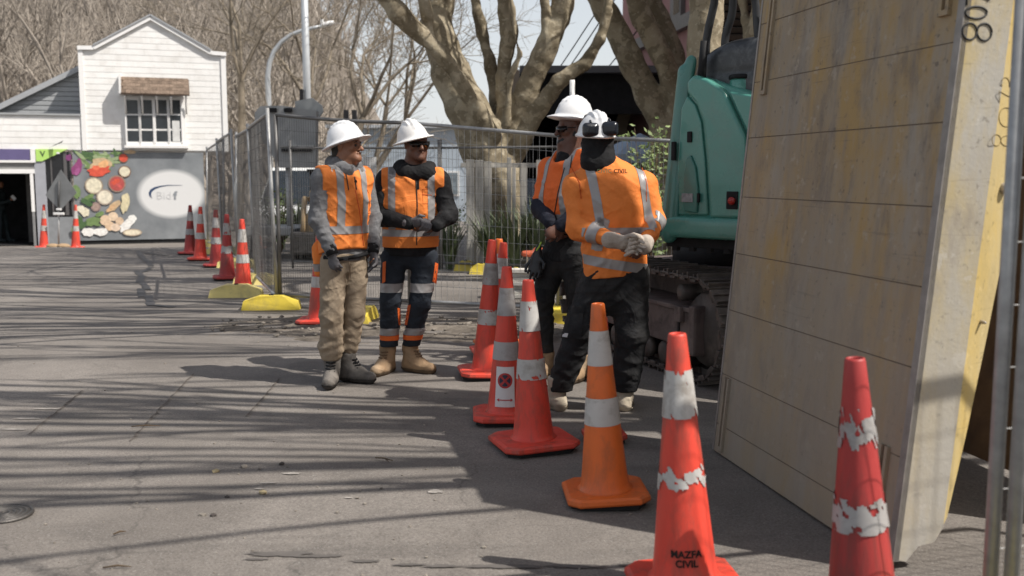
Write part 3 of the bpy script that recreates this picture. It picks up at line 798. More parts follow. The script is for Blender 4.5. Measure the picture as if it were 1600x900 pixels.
# ------------------------------------------------------------------ back of a diamond road sign on a stand
M_GALV = mat('galvanised_steel', (0.36, 0.36, 0.355), rough=0.42, metal=0.3, var=0.16, scale=20, dirt=(0.2, 0.18, 0.16), dirt_amt=0.3)
M_SIGNB = mat('sign_back_grey', (0.23, 0.235, 0.235), rough=0.5, metal=0.35, var=0.15, scale=4)
YS = 24.6
c0 = W(92, 376, YS); zb = gz(c0.x, YS)
rs = empty('road_sign', (c0.x, YS, zb), label='back of a grey diamond road sign on a low stand before the shop', cat='road sign')
def wp(px, py, y): return W(px, py, y)
b = MB(); b.prism([wp(95, 265, YS), wp(120, 301, YS), wp(94, 329, YS), wp(71, 305, YS)], (0, 0.012, 0)); b.build('sign_plate', M_SIGNB, rs)
b = MB(); b.tube([wp(92, 282, YS - 0.03), wp(91, 330, YS - 0.03)], 0.025, 6); b.build('stiffener', mat('dark_strut', (0.07, 0.07, 0.07), 0.6), rs)
b = MB(); b.tube([wp(91.5, 328, YS - 0.02), (wp(91, 372, YS - 0.02).x, YS - 0.02, zb + 0.03)], 0.022, 8); b.build('post', M_GALV, rs)
b = MB(); b.box(wp(92, 334, YS - 0.05), (0.26, 0.06, 0.06), ch=0.01); b.build('clamp', M_TRIM, rs)
b = MB(); b.box(wp(92, 327, YS - 0.05), (0.12, 0.05, 0.05), ch=0.01); b.build('clamp', M_TRIM, rs)
b = MB(); b.box((c0.x, YS, zb + 0.03), (0.5, 0.06, 0.05), ch=0.01); b.box((c0.x, YS, zb + 0.03), (0.06, 0.5, 0.052), ch=0.01); b.build('stand', M_GALV, rs)
for i, (px, lab) in enumerate(((82, 'tan sandbag weighing down the road sign stand, left one'), (99, 'tan sandbag weighing down the road sign stand, right one'))):
    p = W(px, 374, YS - 0.12); s_ = SDF((p.x - 0.3, p.y - 0.25, zb - 0.02), (p.x + 0.3, p.y + 0.25, zb + 0.25), 0.02)
    s_.ell((p.x, p.y, zb + 0.07), (0.17, 0.12, 0.07)); s_.plane((0, 0, zb + 0.005), (0, 0, -1)); s_.warp(wrinkle(i + 4, 0.008, 26))
    tag(s_.build('sandbag', mat('tan_sandbag', (0.36, 0.25, 0.15), 0.9, var=0.2)), lab, 'sandbag', 'sandbags on the sign stand')
# ------------------------------------------------------------------ hills and wood
M_HILL = mat('leaf_litter_hill', (0.20, 0.17, 0.14), rough=0.95, var=0.4, scale=0.6)
def sst(a, b_, x):
    t = max(0, min(1, (x - a) / (b_ - a))); return t * t * (3 - 2 * t)
b = MB(); hx = np.linspace(-150, 40, 77); hy = np.linspace(46, 170, 40)
def hill_h(x, y):
    r = x / y
    return gz(x, y) - 0.5 + 34 * sst(48, 130, y) * sst(-0.06, -0.27, r) + (0.8 * math.sin(x * 0.2) * math.sin(y * 0.16)) * sst(46, 70, y)
b.add([(x, y, hill_h(x, y)) for y in hy for x in hx], [(j * 77 + i, j * 77 + i + 1, (j + 1) * 77 + i + 1, (j + 1) * 77 + i) for j in range(39) for i in range(76)], True)
tag(b.build('hill', M_HILL), kind='structure')

class Tw:
    """fast collector of 3/4-sided twigs"""
    def __init__(s): s.P = []; s.F = []; s.n = 0
    def seg(s, a, c, r0, r1, k=3):
        t = (c - a); 
        if t.length < 1e-6: return
        t.normalize(); u = t.cross(Vector((0.31, 0.87, 0.38))).normalized(); w = t.cross(u)
        for q, r_ in ((a, r0), (c, r1)):
            for i in range(k):
                an = 2 * math.pi * i / k; s.P.append(q + u * (r_ * math.cos(an)) + w * (r_ * math.sin(an)))
        for i in range(k):
            j = (i + 1) % k; s.F.append((s.n + i, s.n + j, s.n + k + j, s.n + k + i))
        s.n += 2 * k
def grow(tw, p, d, L, r_, depth, rr, gravity=0.10, spread=0.6, nseg=3, minr=0.004, kids=(2, 3), sides=True, droop=0.0):
    q = p.copy(); dd = d.copy(); rr0 = r_; pts = [q.copy()]
    for i in range(nseg):
        dd = (dd + Vector((rr.gauss(0, 0.16), rr.gauss(0, 0.16), rr.gauss(0, 0.12) + gravity * 0.4 - droop))).normalized()
        n = q + dd * (L / nseg); r1 = r_ * (1 - 0.30 * (i + 1) / nseg)
        tw.seg(q, n, rr0, r1, 7 if r_ > 0.08 else (5 if r_ > 0.03 else 3))
        q = n; rr0 = r1; pts.append(q.copy())
        if sides and depth > 0 and i < nseg - 1 and rr.random() < 0.75:
            a = rr.random() * 6.28; u = dd.orthogonal().normalized(); w = dd.cross(u)
            sd = (dd * 0.55 + (u * math.cos(a) + w * math.sin(a)) * 0.9 + Vector((0, 0, gravity))).normalized()
            grow(tw, q, sd, L * rr.uniform(0.45, 0.7), r1 * 0.45, depth - 1, rr, gravity, spread, nseg, minr, kids, sides, droop)
    if depth <= 0: return
    for _ in range(rr.randint(*kids)):
        a = rr.random() * 6.28; u = dd.orthogonal().normalized(); w = dd.cross(u); s_ = rr.uniform(0.35, 1.0) * spread
        cd = (dd + (u * math.cos(a) + w * math.sin(a)) * s_ + Vector((0, 0, gravity))).normalized()
        grow(tw, q, cd, L * rr.uniform(0.62, 0.86), max(minr, rr0 * rr.uniform(0.55, 0.75)), depth - 1, rr, gravity, spread, nseg, minr, kids, sides, droop)
def tw_mesh(name, tw, m, org=(0, 0, 0)):
    me = bpy.data.meshes.new(name); o = Vector(org)
    me.from_pydata([p - o for p in tw.P], [], tw.F); me.polygons.foreach_set('use_smooth', [True] * len(me.polygons)); me.materials.append(m); return me
M_WOOD = mat('bare_wood_far', (0.315, 0.275, 0.232), rough=0.9, var=0.35, scale=0.7)
M_BARK2 = mat('brown_bark', (0.22, 0.185, 0.14), rough=0.9, var=0.4, scale=2.0, bump=0.3, bscale=20)
# the wood on the hillside: one mass
protos = []
for k in range(4):
    rr = random.Random(100 + k); tw = Tw()
    grow(tw, Vector((0, 0, -0.3)), Vector((rr.gauss(0, .06), 0, 1)), 3.6, 0.17, 4, rr, gravity=0.22, spread=0.75, nseg=2, minr=0.022, kids=(2, 3))
    protos.append((np.array([tuple(p) for p in tw.P], 'f4'), np.array([f for f in tw.F if len(f) == 4], 'i4')))
VP, VF, nb = [], [], 0
rr = random.Random(9)
for i in range(250):
    y = 40 + 62 * rr.random(); r_ = rr.uniform(-0.60, -0.15); 
    if r_ > -0.20 and y < 60 and rr.random() < 0.5: continue
    x = r_ * y; P, F = protos[rr.randrange(4)]
    if y < 46: zb = gz(x, y)
    else: zb = hill_h(x, y)
    s_ = rr.uniform(0.75, 1.25) * (0.75 + 0.25 * y / 60); a = rr.random() * 6.28; ca, sa = math.cos(a), math.sin(a)
    Q = np.stack([(P[:, 0] * ca - P[:, 1] * sa) * s_ + x, (P[:, 0] * sa + P[:, 1] * ca) * s_ + y, P[:, 2] * s_ + zb], 1)
    VP.append(Q); VF.append(F + nb); nb += len(P)
VP = np.concatenate(VP); VF = np.concatenate(VF)
me = bpy.data.meshes.new('bare_wood'); me.vertices.add(len(VP)); me.vertices.foreach_set('co', VP.ravel())
me.loops.add(VF.size); me.loops.foreach_set('vertex_index', VF.ravel().astype('i4')); me.polygons.add(len(VF)); me.polygons.foreach_set('loop_start', np.arange(0, VF.size, 4, dtype='i4'))
me.update(calc_edges=True); me.materials.append(M_WOOD)
tag(link('bare_wood', me), 'dense leafless brown wood covering the hillside behind the house', 'wood', kind='stuff')
# single leafless street trees behind the fence
def bare_tree(px, py, y, lean, h, r0, seed, label, depth=5, spread=0.6, mt=None, first=None):
    rr = random.Random(seed); c = W(px, py, y); zb = gz(c.x, y); base = Vector((c.x, y, zb - 0.1))
    root = empty('bare_tree', (c.x, y, zb), label=label, cat='tree', group='leafless trees behind the site')
    tk = Tw(); d = Vector(lean).normalized(); p = base; L = h; pts = [p.copy()]; r_ = r0
    for i in range(5):
        d2 = (d + Vector((rr.gauss(0, .05), rr.gauss(0, .05), 0))).normalized(); n = p + d2 * L / 5; tk.seg(p, n, r_, r_ * 0.93, 9); p = n; r_ *= 0.93; pts.append(p.copy())
    link('trunk', tw_mesh('trunk', tk, mt or M_BARK2, root.location), root)
    tw = Tw()
    for i in range(4):
        a = 6.28 * i / 4 + rr.random(); cd = (d * 0.9 + Vector((math.cos(a), math.sin(a), 0.25)) * spread).normalized()
        grow(tw, p, cd, h * 0.55, r_ * 0.62, depth - 1, rr, 0.08, spread + 0.1, 3, 0.008, (2, 3))
    for i in (2, 3):
        a = rr.random() * 6.28; grow(tw, pts[i], (d * 0.6 + Vector((math.cos(a), math.sin(a), 0.3))).normalized(), h * 0.4, r_ * 0.4, depth - 2, rr, 0.08, spread, 3, 0.008, (2, 3))
    link('crown', tw_mesh('crown', tw, mt or M_BARK2, root.location), root)
    return root
bare_tree(372, 373, 33, (0.05, 0, 1), 5.0, 0.15, 21, 'leafless tree rising just right of the white house gable')
bare_tree(430, 373, 36, (0.28, 0, 1), 4.6, 0.17, 22, 'leafless tree leaning right behind the street lamp', spread=0.7)
bare_tree(500, 373, 31, (0.35, 0.1, 1), 4.0, 0.16, 23, 'leafless tree directly behind the tall grey pole, leaning right', spread=0.75)
bare_tree(532, 373, 34, (0.55, 0, 1), 4.4, 0.14, 24, 'slender leafless tree leaning far right above the first hard hat', spread=0.8)
bare_tree(575, 373, 38, (0.15, 0, 1), 4.6, 0.13, 25, 'thin leafless tree between the two white hard hats', spread=0.8)

# ------------------------------------------------------------------ big plane trees: limbs fused into one trunk surface
def plane_bark():
    m = bpy.data.materials.new('plane_tree_bark'); m.use_nodes = True; t = NT(m); v = t.coord(rnd=False)
    base = t.ramp(t.noise(v, 1.6, 6, 0.62, 0.8), [(0.30, (0.155, 0.125, 0.082)), (0.5, (0.31, 0.26, 0.18)), (0.70, (0.46, 0.40, 0.29))])
    vo = t.new('ShaderNodeTexVoronoi'); vo.inputs['Scale'].default_value = 7; 
    nn = t.new('ShaderNodeTexNoise'); nn.inputs['Scale'].default_value = 5; nn.inputs['Detail'].default_value = 5; t.link(v, nn.inputs['Vector'])
    mx = t.new('ShaderNodeVectorMath', operation='MULTIPLY_ADD'); t.link(nn.outputs['Color'], mx.inputs[0]); mx.inputs[1].default_value = (.35, .35, .35); t.link(v, mx.inputs[2]); t.link(mx.outputs[0], vo.inputs['Vector'])
    sp = t.ramp(t.noise(vo.outputs['Color'], 1.5, 0), [(0.50, 0.0), (0.56, 0.5)])
    c = t.mix(sp, base, (0.12, 0.096, 0.058))
    fl = t.ramp(t.noise(v, 14, 5, 0.6, 0.4), [(0.58, 0.0), (0.64, 0.6)])
    c = t.mix(fl, c, (0.46, 0.41, 0.31))
    t.link(c, t.bsdf.inputs['Base Color']); t.bsdf.inputs['Roughness'].default_value = 0.85; t.bsdf.inputs['Specular IOR Level'].default_value = 0.25
    t.bump(t.math('ADD', t.noise(v, 9, 6, 0.65), vo.outputs['Distance']), 0.5, 0.02)
    return m
M_PLANE = plane_bark()
def plane_tree(name, y, limbs, label, crown_seed, ztop=11.0, res=0.035, pad=0.25, crown_depth=4, crownL=2.6, base=None):
    """limbs: lists of (px, py, dy, width_px)"""
    K = 1 / FPX
    L3 = []
    for lim in limbs:
        pts = []; rad = []
        for (px, py, dy, w) in lim:
            p = W(px, py, y + dy)
            if p.z < 0.0: p.z = gz(p.x, p.y) - 0.1
            pts.append(p); rad.append(w * K * (y + dy) / 2 * 0.77)
        L3.append((pts, rad))
    allp = np.array([tuple(p) for pts, _ in L3 for p in pts]); mr = max(max(r_) for _, r_ in L3)
    s_ = SDF(allp.min(0) - mr - pad, allp.max(0) + mr + pad, res)
    for pts, rad in L3: s_.chain(pts, rad, k=0.05)
    rg_ = np.random.RandomState(crown_seed)
    def knob(X, Y, Z):
        return 0.022 * np.sin(X * 5 + 2 * np.sin(Z * 3.1)) * np.sin(Z * 4.3 + Y * 3) + 0.012 * np.sin(X * 13 + Z * 9) * np.sin(Y * 11 + Z * 15)
    s_.warp(knob)
    c = L3[0][0][-1] if base is None else base
    root = empty('plane_tree', (c.x, c.y, gz(c.x, c.y)), label=label, cat='tree', group='big pollarded plane trees')
    s_.build('trunk', M_PLANE, root, smooth=2)
    rr = random.Random(crown_seed); tw = Tw()
    for pts, rad in L3:
        a, b2 = pts[1], pts[0]
        if pts[0].z < 3.0: continue
        d = (pts[0] - pts[1]).normalized()
        grow(tw, pts[0] - d * 0.1, (d + Vector((0, 0, 0.3))).normalized(), crownL, rad[0] * 0.96, crown_depth, rr, 0.12, 0.7, 3, 0.007, (2, 3))
    link('crown', tw_mesh('crown', tw, M_PLANE, root.location), root)
    return root
plane_tree('a', 16.0, [
    [(692, -30, 0.3, 52), (682, 40, 0.2, 62), (702, 110, 0.1, 74), (728, 165, 0, 84), (752, 215, 0, 96), (772, 270, 0, 104), (777, 350, 0, 100), (777, 430, 0, 124)],
    [(588, -25, -0.9, 34), (622, 18, -0.8, 40), (662, 58, -0.6, 34), (690, 85, -0.55, 32), (716, 125, -0.5, 28), (748, 172, -0.4, 30), (772, 215, -0.3, 34)],
    [(655, -30, -0.5, 22), (668, 25, -0.55, 24), (672, 60, -0.55, 26)],
    [(738, -25, 0.5, 24), (754, 55, 0.5, 25), (768, 110, 0.4, 26), (778, 190, 0.2, 28), (784, 250, 0, 40)],
    [(785, -30, 0.1, 30), (795, 50, 0.1, 32), (786, 120, 0.05, 32), (790, 240, 0, 40)],
    [(797, -25, -0.6, 10), (805, 55, -0.6, 13), (812, 85, -0.55, 14), (798, 120, -0.5, 16), (790, 195, -0.4, 22)],
    [(888, -30, -0.2, 40), (872, 30, -0.2, 44), (848, 85, -0.2, 44), (820, 150, -0.1, 46), (795, 225, 0, 52)],
    [(848, -30, -0.3, 18), (852, 20, -0.3, 22), (857, 70, -0.3, 30)],
    [(950, 15, -0.6, 20), (938, 60, -0.6, 26), (914, 98, -0.5, 28), (872, 128, -0.4, 29), (838, 175, -0.2, 34), (800, 250, 0, 46)],
], 'large pollarded plane tree with many limbs behind the middle fence', 51, res=0.035)
plane_tree('b', 18.0, [
    [(925, -30, 0, 46), (948, 20, 0, 48), (985, 92, 0, 50), (1015, 152, 0, 56), (1040, 200, 0, 64), (1040, 260, 0, 66), (1040, 380, 0, 70), (1040, 420, 0, 80)],
    [(985, -30, -0.5, 40), (1005, 30, -0.4, 42), (1032, 85, -0.3, 44), (1052, 135, -0.2, 42), (1058, 190, -0.1, 46), (1048, 240, 0, 56)],
    [(1000, -30, 0.5, 44), (1028, 30, 0.5, 46), (1055, 88, 0.4, 44), (1062, 150, 0.2, 42)],
], 'plane tree with three slanting limbs behind the green excavator', 52, res=0.04)
plane_tree('c', 12.5, [
    [(1104, -60, 0, 62), (1103, 0, 0, 64), (1100, 90, 0, 66), (1100, 250, 0, 70), (1100, 430, 0, 84)],
], 'straight thick plane tree trunk right above the excavator hood', 53, res=0.04, crownL=3.0)
plane_tree('d', 15.0, [
    [(1190, -60, 0, 26), (1184, 0, 0, 28), (1179, 90, 0, 30), (1178, 250, 0, 34), (1178, 420, 0, 40)],
    [(1150, -60, 0.3, 16), (1166, 30, 0.2, 20), (1178, 110, 0, 26)],
], 'slimmer plane tree trunk between the excavator hoses and the steel panel', 54, res=0.04, crownL=3.0)
# street trees beside and behind the camera: unseen, limbs aimed to throw branch shadows over the road
def side_tree(x, y, h, r0, seed, label, nl=9, L=8.5, thin=1.0):
    """trunk on the right-hand footpath, long limbs reaching left over the road"""
    rr = random.Random(seed); root = empty('plane_tree', (x, y, 0), label=label, cat='tree', group='big pollarded plane trees')
    tk = Tw(); p = Vector((x, y, -0.1)); r_ = r0
    for i in range(5):
        n = p + Vector((rr.gauss(0, .04), rr.gauss(0, .04), h / 5)); tk.seg(p, n, r_, r_ * 0.95, 12); p = n; r_ *= 0.95
    link('trunk', tw_mesh('trunk', tk, M_PLANE, root.location), root)
    tw = Tw()
    def limb_out(q, sl, hd, ln, ra, dep):
        n = 7; pts = [q.copy()]; wob = rr.uniform(-.05, .05)
        for k in range(n):
            s1 = sl * (1.25 - 0.5 * k / n) + rr.gauss(0, .05); hh = hd + wob * math.sin(k * 1.1) + rr.gauss(0, .035)
            dv = Vector((-1, -0.305 * s1 + hh, s1)).normalized(); q2 = q + dv * ln / n; r1 = ra * (1 - 0.8 * (k + 1) / n) + 0.008
            tw.seg(q, q2, ra * (1 - 0.8 * k / n) + 0.008, r1, 6 if ra > .04 else 4); q = q2
            if dep > 0 and k > 0 and rr.random() < (0.75 if dep > 1 else 0.45):
                limb_out(q, sl + rr.uniform(-.35, .5), hd + rr.uniform(-.30, .30), ln * (1 - k / n) * rr.uniform(.45, .8), r1 * rr.uniform(.45, .65), dep - 1)
    for i in range(nl):
        z0 = h * rr.uniform(0.78, 1.0); limb_out(Vector((x - .1, y + rr.uniform(-.15, .15), z0)), rr.uniform(0.12, 0.62), rr.uniform(-.24, .24), L * rr.uniform(.8, 1.15), r0 * rr.uniform(.22, .42) * thin, 2)
    for i in range(3):
        a = rr.uniform(-1.3, 1.3); grow(tw, p - Vector((0, 0, .1)), Vector((math.cos(a) * .6, math.sin(a) * .6, .8)).normalized(), 2.6, r_ * .5, 3, rr, .05, .6, 3, .012, (2, 2))
    link('crown', tw_mesh('crown', tw, M_PLANE, root.location), root)
    return root
side_tree(7.4, 0.6, 4.4, 0.30, 61, 'plane tree standing right of the camera, out of view', nl=13)
side_tree(7.0, -2.8, 4.4, 0.30, 62, 'plane tree standing right behind the camera, out of view')
side_tree(8.0, 4.2, 4.4, 0.30, 63, 'plane tree hidden to the right behind the steel panel', nl=9, thin=0.65)
side_tree(8.6, 6.6, 4.6, 0.26, 66, 'plane tree hidden to the right beside the excavator', nl=6, thin=0.7)
side_tree(7.2, 9.0, 4.9, 0.28, 64, 'plane tree hidden to the right beyond the excavator', L=10.5)
side_tree(7.6, 13.2, 5.4, 0.28, 65, 'plane tree hidden to the right beside the pink building', L=11.5)
# ------------------------------------------------------------------ buildings on the right
M_PINK = mat('pink_render', (0.36, 0.20, 0.19), rough=0.85, var=0.10, scale=2)
M_FRAME = mat('grey_window_frame', (0.17, 0.165, 0.16), rough=0.5, var=0.08)
M_BLACKP = mat('black_paint_and_shade', (0.016, 0.016, 0.017), rough=0.7, var=0.3)
PA = Vector((3.19, 26.0, 0)); PBv = Vector((4.75, 14.4, 0)); PD = (PBv - PA).normalized(); PN = Vector((PD.y, -PD.x, 0))
if PN.x > 0: PN = -PN
pink = empty('pink_building', PA, label='dusky pink building with grey window frames behind the plane trees', cat='building')
def pw(s_, z, o=0.0): return PA + PD * s_ + PN * o + Vector((0, 0, z))
LP = (PBv - PA).length
b = MB(); b.prism([pw(-1.5, -0.5), pw(LP, -0.5), pw(LP, 9.5), pw(-1.5, 9.5)], -PN * 6); b.build('wall', M_PINK, pink)
b = MB(); b.prism([pw(-1.5, 4.55, 0.01), pw(LP, 4.55, 0.01), pw(LP, 4.83, 0.01), pw(-1.5, 4.83, 0.01)], PN * 0.16); b.build('ledge', M_FRAME, pink)
for s0, s1 in ((0.9, 2.3), (3.3, 4.1), (5.0, 5.75), (6.6, 8.1), (9.0, 10.5)):
    b = MB(); b.prism([pw(s0, 4.83, 0.005), pw(s1, 4.83, 0.005), pw(s1, 7.2, 0.005), pw(s0, 7.2, 0.005)], PN * 0.10); w_ = b.build('window', M_FRAME, pink)
    b = MB(); b.prism([pw(s0 + 0.28, 4.95, 0.1), pw(s1 - 0.1, 4.95, 0.1), pw(s1 - 0.1, 7.1, 0.1), pw(s0 + 0.28, 7.1, 0.1)], PN * 0.012); b.build('pane', M_GLASS, w_)
# brown louvred shutter high on the wall
sh = empty('louvred_shutter', (0, 0, 0)); sh.parent = pink; sh.location = (0, 0, 0)
p0 = W(1133, 60, 15.6)
for k in range(14):
    c = Vector((p0.x + 0.25, 15.6, 3.55 + 0.11 * k)); b = MB(); b.box(c, (0.75, 0.03, 0.085), rot=Matrix.Rotation(R(35), 3, 'X')); b.build('louvre', mat('brown_louvre', (0.055, 0.04, 0.032), 0.6, var=0.2), sh)
b = MB(); b.box((p0.x + 0.25, 15.72, 4.3), (0.85, 0.04, 1.9)); b.build('shutter_back', M_BLACKP, sh)
# veranda shop: grey fascia; front, screen and valance blackened for the shade beneath
vl = W(812, 103, 23.0); vr = W(1075, 103, 23.0); vt = vl.z; vb = W(812, 114, 23.0).z
shop = empty('veranda_shop', (vl.x, 23.0, gz(vl.x, 23)), label='dark shop front under a flat grey veranda behind the trees', cat='shop')
b = MB(); b.box(((vl.x + 5.2) / 2, 25.5, (vt + vb) / 2 + 0.01), (5.2 - vl.x, 5.0, vt - vb)); b.build('veranda_roof', mat('veranda_fascia', (0.10, 0.10, 0.105), 0.5, var=0.1), shop)
b = MB(); b.box(((vl.x + 5.2) / 2, 27.9, (vb - 0.5) / 2), (5.2 - vl.x, 0.2, vb + 0.5)); b.build('shop_front', M_BLACKP, shop)
b = MB(); b.box((vl.x + 0.06, 25.6, vb / 2 - 0.2), (0.12, 4.6, vb + 0.4)); b.build('side_screen', M_BLACKP, shop)
z_ = W(900, 162, 24.0).z; b = MB(); b.box(((vl.x + 5.0) / 2, 24.0, z_), (4.8 - vl.x, 0.12, 0.14)); b.build('beam', mat('dim_beam', (0.05, 0.05, 0.05), 0.6), shop)
b = MB(); b.box(((vl.x + 5.0) / 2, 23.4, vb - 0.45), (4.9 - vl.x, 0.06, 0.9)); b.build('valance', M_BLACKP, shop)
c = W(803, 170, 22.9); b = MB(); b.box((c.x, 22.9, vt / 2 - 0.2), (0.24, 0.24, vt + 0.2), ch=0.02); b.build('column', mat('tan_column', (0.27, 0.22, 0.17), 0.7, var=0.1), shop)
c = W(1005, 200, 26.5); b = MB()
for k in range(9):
    a0, a1 = math.pi * k / 9, math.pi * (k + 1) / 9; r0, r1 = 0.42, 0.75
    b.prism([(c.x + r0 * math.cos(a0), 26.5, c.z + r0 * math.sin(a0)), (c.x + r1 * math.cos(a0), 26.5, c.z + r1 * math.sin(a0)), (c.x + r1 * math.cos(a1), 26.5, c.z + r1 * math.sin(a1)), (c.x + r0 * math.cos(a1), 26.5, c.z + r0 * math.sin(a1))], (0, 0.15, 0))
b.box((c.x - 0.585, 26.575, c.z - 0.9), (0.33, 0.15, 1.8)); b.box((c.x + 0.585, 26.575, c.z - 0.9), (0.33, 0.15, 1.8)); b.build('cream_arch', mat('cream_plaster', (0.40, 0.34, 0.25), 0.8), shop)
# pale blue umbrella-like awning below
c = W(1000, 208, 19.5); um = empty('market_umbrella', (c.x, 19.5, 0), label='pale blue market umbrella under the dark veranda', cat='umbrella')
b = MB(); NU = 8; rimr = 1.0; vs = [(c.x, 19.5, c.z)]; 
for k in range(NU): a = 2 * math.pi * (k + 0.3) / NU; vs.append((c.x + rimr * math.cos(a), 19.5 + rimr * math.sin(a), c.z - 0.42))
for k in range(NU): a = 2 * math.pi * (k + 0.3) / NU; vs.append((c.x + rimr * math.cos(a), 19.5 + rimr * math.sin(a), c.z - 0.58))
b.add(vs, [(0, 1 + k, 1 + (k + 1) % NU) for k in range(NU)] + [(1 + k, 1 + NU + k, 1 + NU + (k + 1) % NU, 1 + (k + 1) % NU) for k in range(NU)]); b.build('canopy', mat('pale_blue_canvas', (0.34, 0.42, 0.52), 0.8, var=0.08), um)
b = MB(); b.tube([(c.x, 19.5, 0), (c.x, 19.5, c.z - 0.05)], 0.025); b.build('pole', M_GALV, um)
b = MB(); b.lathe([(0.28, 0), (0.28, 0.06), (0.05, 0.09), (0.04, 0.3)], 20, (c.x, 19.5, 0)); b.build('base', M_IRON, um)
# pale blue wall far down the street
c0 = W(545, 200, 40); c1 = W(735, 196, 40)
pb = empty('pale_blue_building', (c0.x, 40, gz(c0.x, 40)), label='long pale blue grey building far behind the two hard hats', cat='building')
b = MB(); b.box(((c0.x + c1.x) / 2, 42, c0.z / 2 - 0.3), (c1.x - c0.x + 1.5, 4, c0.z + 0.6)); b.build('wall', mat('pale_blue_wall', (0.42, 0.48, 0.54), 0.7, var=0.06, scale=1.2), pb)
b = MB(); b.box(((c0.x + c1.x) / 2, 42, c0.z + 0.06), (c1.x - c0.x + 1.8, 4.4, 0.12)); b.build('roof', mat('pale_roof', (0.5, 0.53, 0.56), 0.5), pb)
for k in range(3):
    x = c0.x + 0.8 + k * 1.6; b = MB(); b.box((x, 39.98, 1.1), (0.8, 0.06, 1.0)); w_ = b.build('window', M_TRIM, pb); b = MB(); b.box((x, 39.94, 1.1), (0.66, 0.04, 0.86)); b.build('pane', glassmat('far_glass', (0.2, 0.24, 0.27), 0.15), w_)
# ------------------------------------------------------------------ poles, lamp, sign trailer, cables
M_POLE = mat('pale_grey_pole', (0.50, 0.52, 0.53), rough=0.45, metal=0.3, var=0.06)
p0 = W(482, 250, 29.0); pole = empty('utility_pole', (p0.x, 29, gz(p0.x, 29)), label='tall straight grey pole behind the fence corner', cat='pole')
b = MB(); b.tube([(p0.x + 0.02, 29, gz(p0.x, 29) - 0.05), (p0.x - 0.02, 29, 9.5)], [0.125, 0.09], 14); b.build('shaft', M_POLE, pole)
b = MB(); p1 = W(471.5, 160, 28.86); b.box((p1.x, 28.86, p1.z), (0.1, 0.1, 0.75), ch=0.01); b.build('cable_box', M_BLACKP, pole)
b = MB(); b.lathe([(0.22, 0), (0.22, 0.04), (0.14, 0.05)], 14, (p0.x, 29, gz(p0.x, 29))); b.build('base_plate', M_POLE, pole)
p0 = W(421, 200, 33.0); lamp = empty('street_lamp', (p0.x, 33, gz(p0.x, 33)), label='pale street lamp with a curved swan-neck arm', cat='street lamp')
pts = [Vector((p0.x, 33, gz(p0.x, 33))), W(420, 165, 33)] + [W(*q, 33) for q in ((418, 120), (421, 98), (428, 80), (440, 65), (455, 54), (472, 47.5), (490, 43.5), (500, 41))]
b = MB(); b.tube(pts, [0.11, 0.095, 0.085, 0.08, 0.075, 0.07, 0.065, 0.06, 0.055, 0.05], 10); b.build('arm', M_POLE, lamp)
b = MB(); q0, q1 = W(500, 41, 33), W(522, 34, 33); b.tube([q0, q0 + (q1 - q0) * 0.2, q0 + (q1 - q0) * 0.8, q1], [0.05, 0.085, 0.08, 0.03], 10); b.build('lamp_head', M_TRIM, lamp)
b = MB(); q = W(503, 33, 33); b.box(q, (0.09, 0.09, 0.12), ch=0.02); b.build('sensor', M_TRIM, lamp)
# electronic sign trailer seen from behind
M_TRL = mat('trailer_grey', (0.30, 0.305, 0.305), rough=0.55, var=0.14, scale=3, metal=0.2)
YT = 17.5; p0 = W(450, 300, YT)
vms = empty('sign_trailer', (p0.x, YT, 0), label='grey electronic sign trailer seen from behind the fence corner', cat='sign trailer')
b = MB(); b.prism([W(398, 176, YT), W(406, 166, YT), W(440, 165, YT), W(494, 173, YT), W(493, 262, YT), W(437, 262, YT), W(398, 200, YT)], (0, 0.22, 0)); b.build('display_back', M_TRL, vms)
b = MB(); b.prism([W(461, 158, YT + 0.5), W(488, 153, YT + 0.5), (W(503, 165, YT + 0.5)), W(505, 174, YT + 0.5), W(495, 190, YT + 0.5), W(462, 190, YT + 0.5)], (0, 0.06, 0)); b.build('solar_panel', mat('panel_back', (0.30, 0.31, 0.31), 0.5, var=0.1), vms)
for i, px in enumerate((426, 450)):
    q = W(px, 172, YT - 0.04); b = MB(); b.box(q, (0.13, 0.1, 0.07), ch=0.01); b.build('bracket', M_BLACKP, vms)
q0, q1 = W(440, 233, YT - 0.03), W(487, 236, YT - 0.03); b = MB(); b.box((q0 + q1) / 2, (q1.x - q0.x, 0.05, 0.05)); b.build('vent_strip', M_BLACKP, vms)
b = MB(); b.box(((W(440, 228, YT).x + W(490, 228, YT).x) / 2, YT - 0.02, W(460, 228, YT).z), (0.6, 0.06, 0.03)); b.build('rail', M_GALV, vms)
b = MB(); b.tube([(p0.x, YT + 0.1, 0.5), (p0.x, YT + 0.1, W(450, 262, YT).z)], 0.06, 10); b.build('mast', M_GALV, vms)
b = MB(); b.box((p0.x, YT + 0.1, 0.48), (1.5, 1.1, 0.14), ch=0.02); b.build('chassis', M_TRL, vms)
for s_ in (-1, 1):
    b = MB(); b.lathe([(0.1, -0.08), (0.27, -0.08), (0.29, 0), (0.27, 0.08), (0.1, 0.08)], 20, (p0.x + s_ * 0.8, YT + 0.1, 0.29), m=Matrix.Rotation(R(90), 3, 'Y')); b.build('wheel', M_BLACKP, vms)
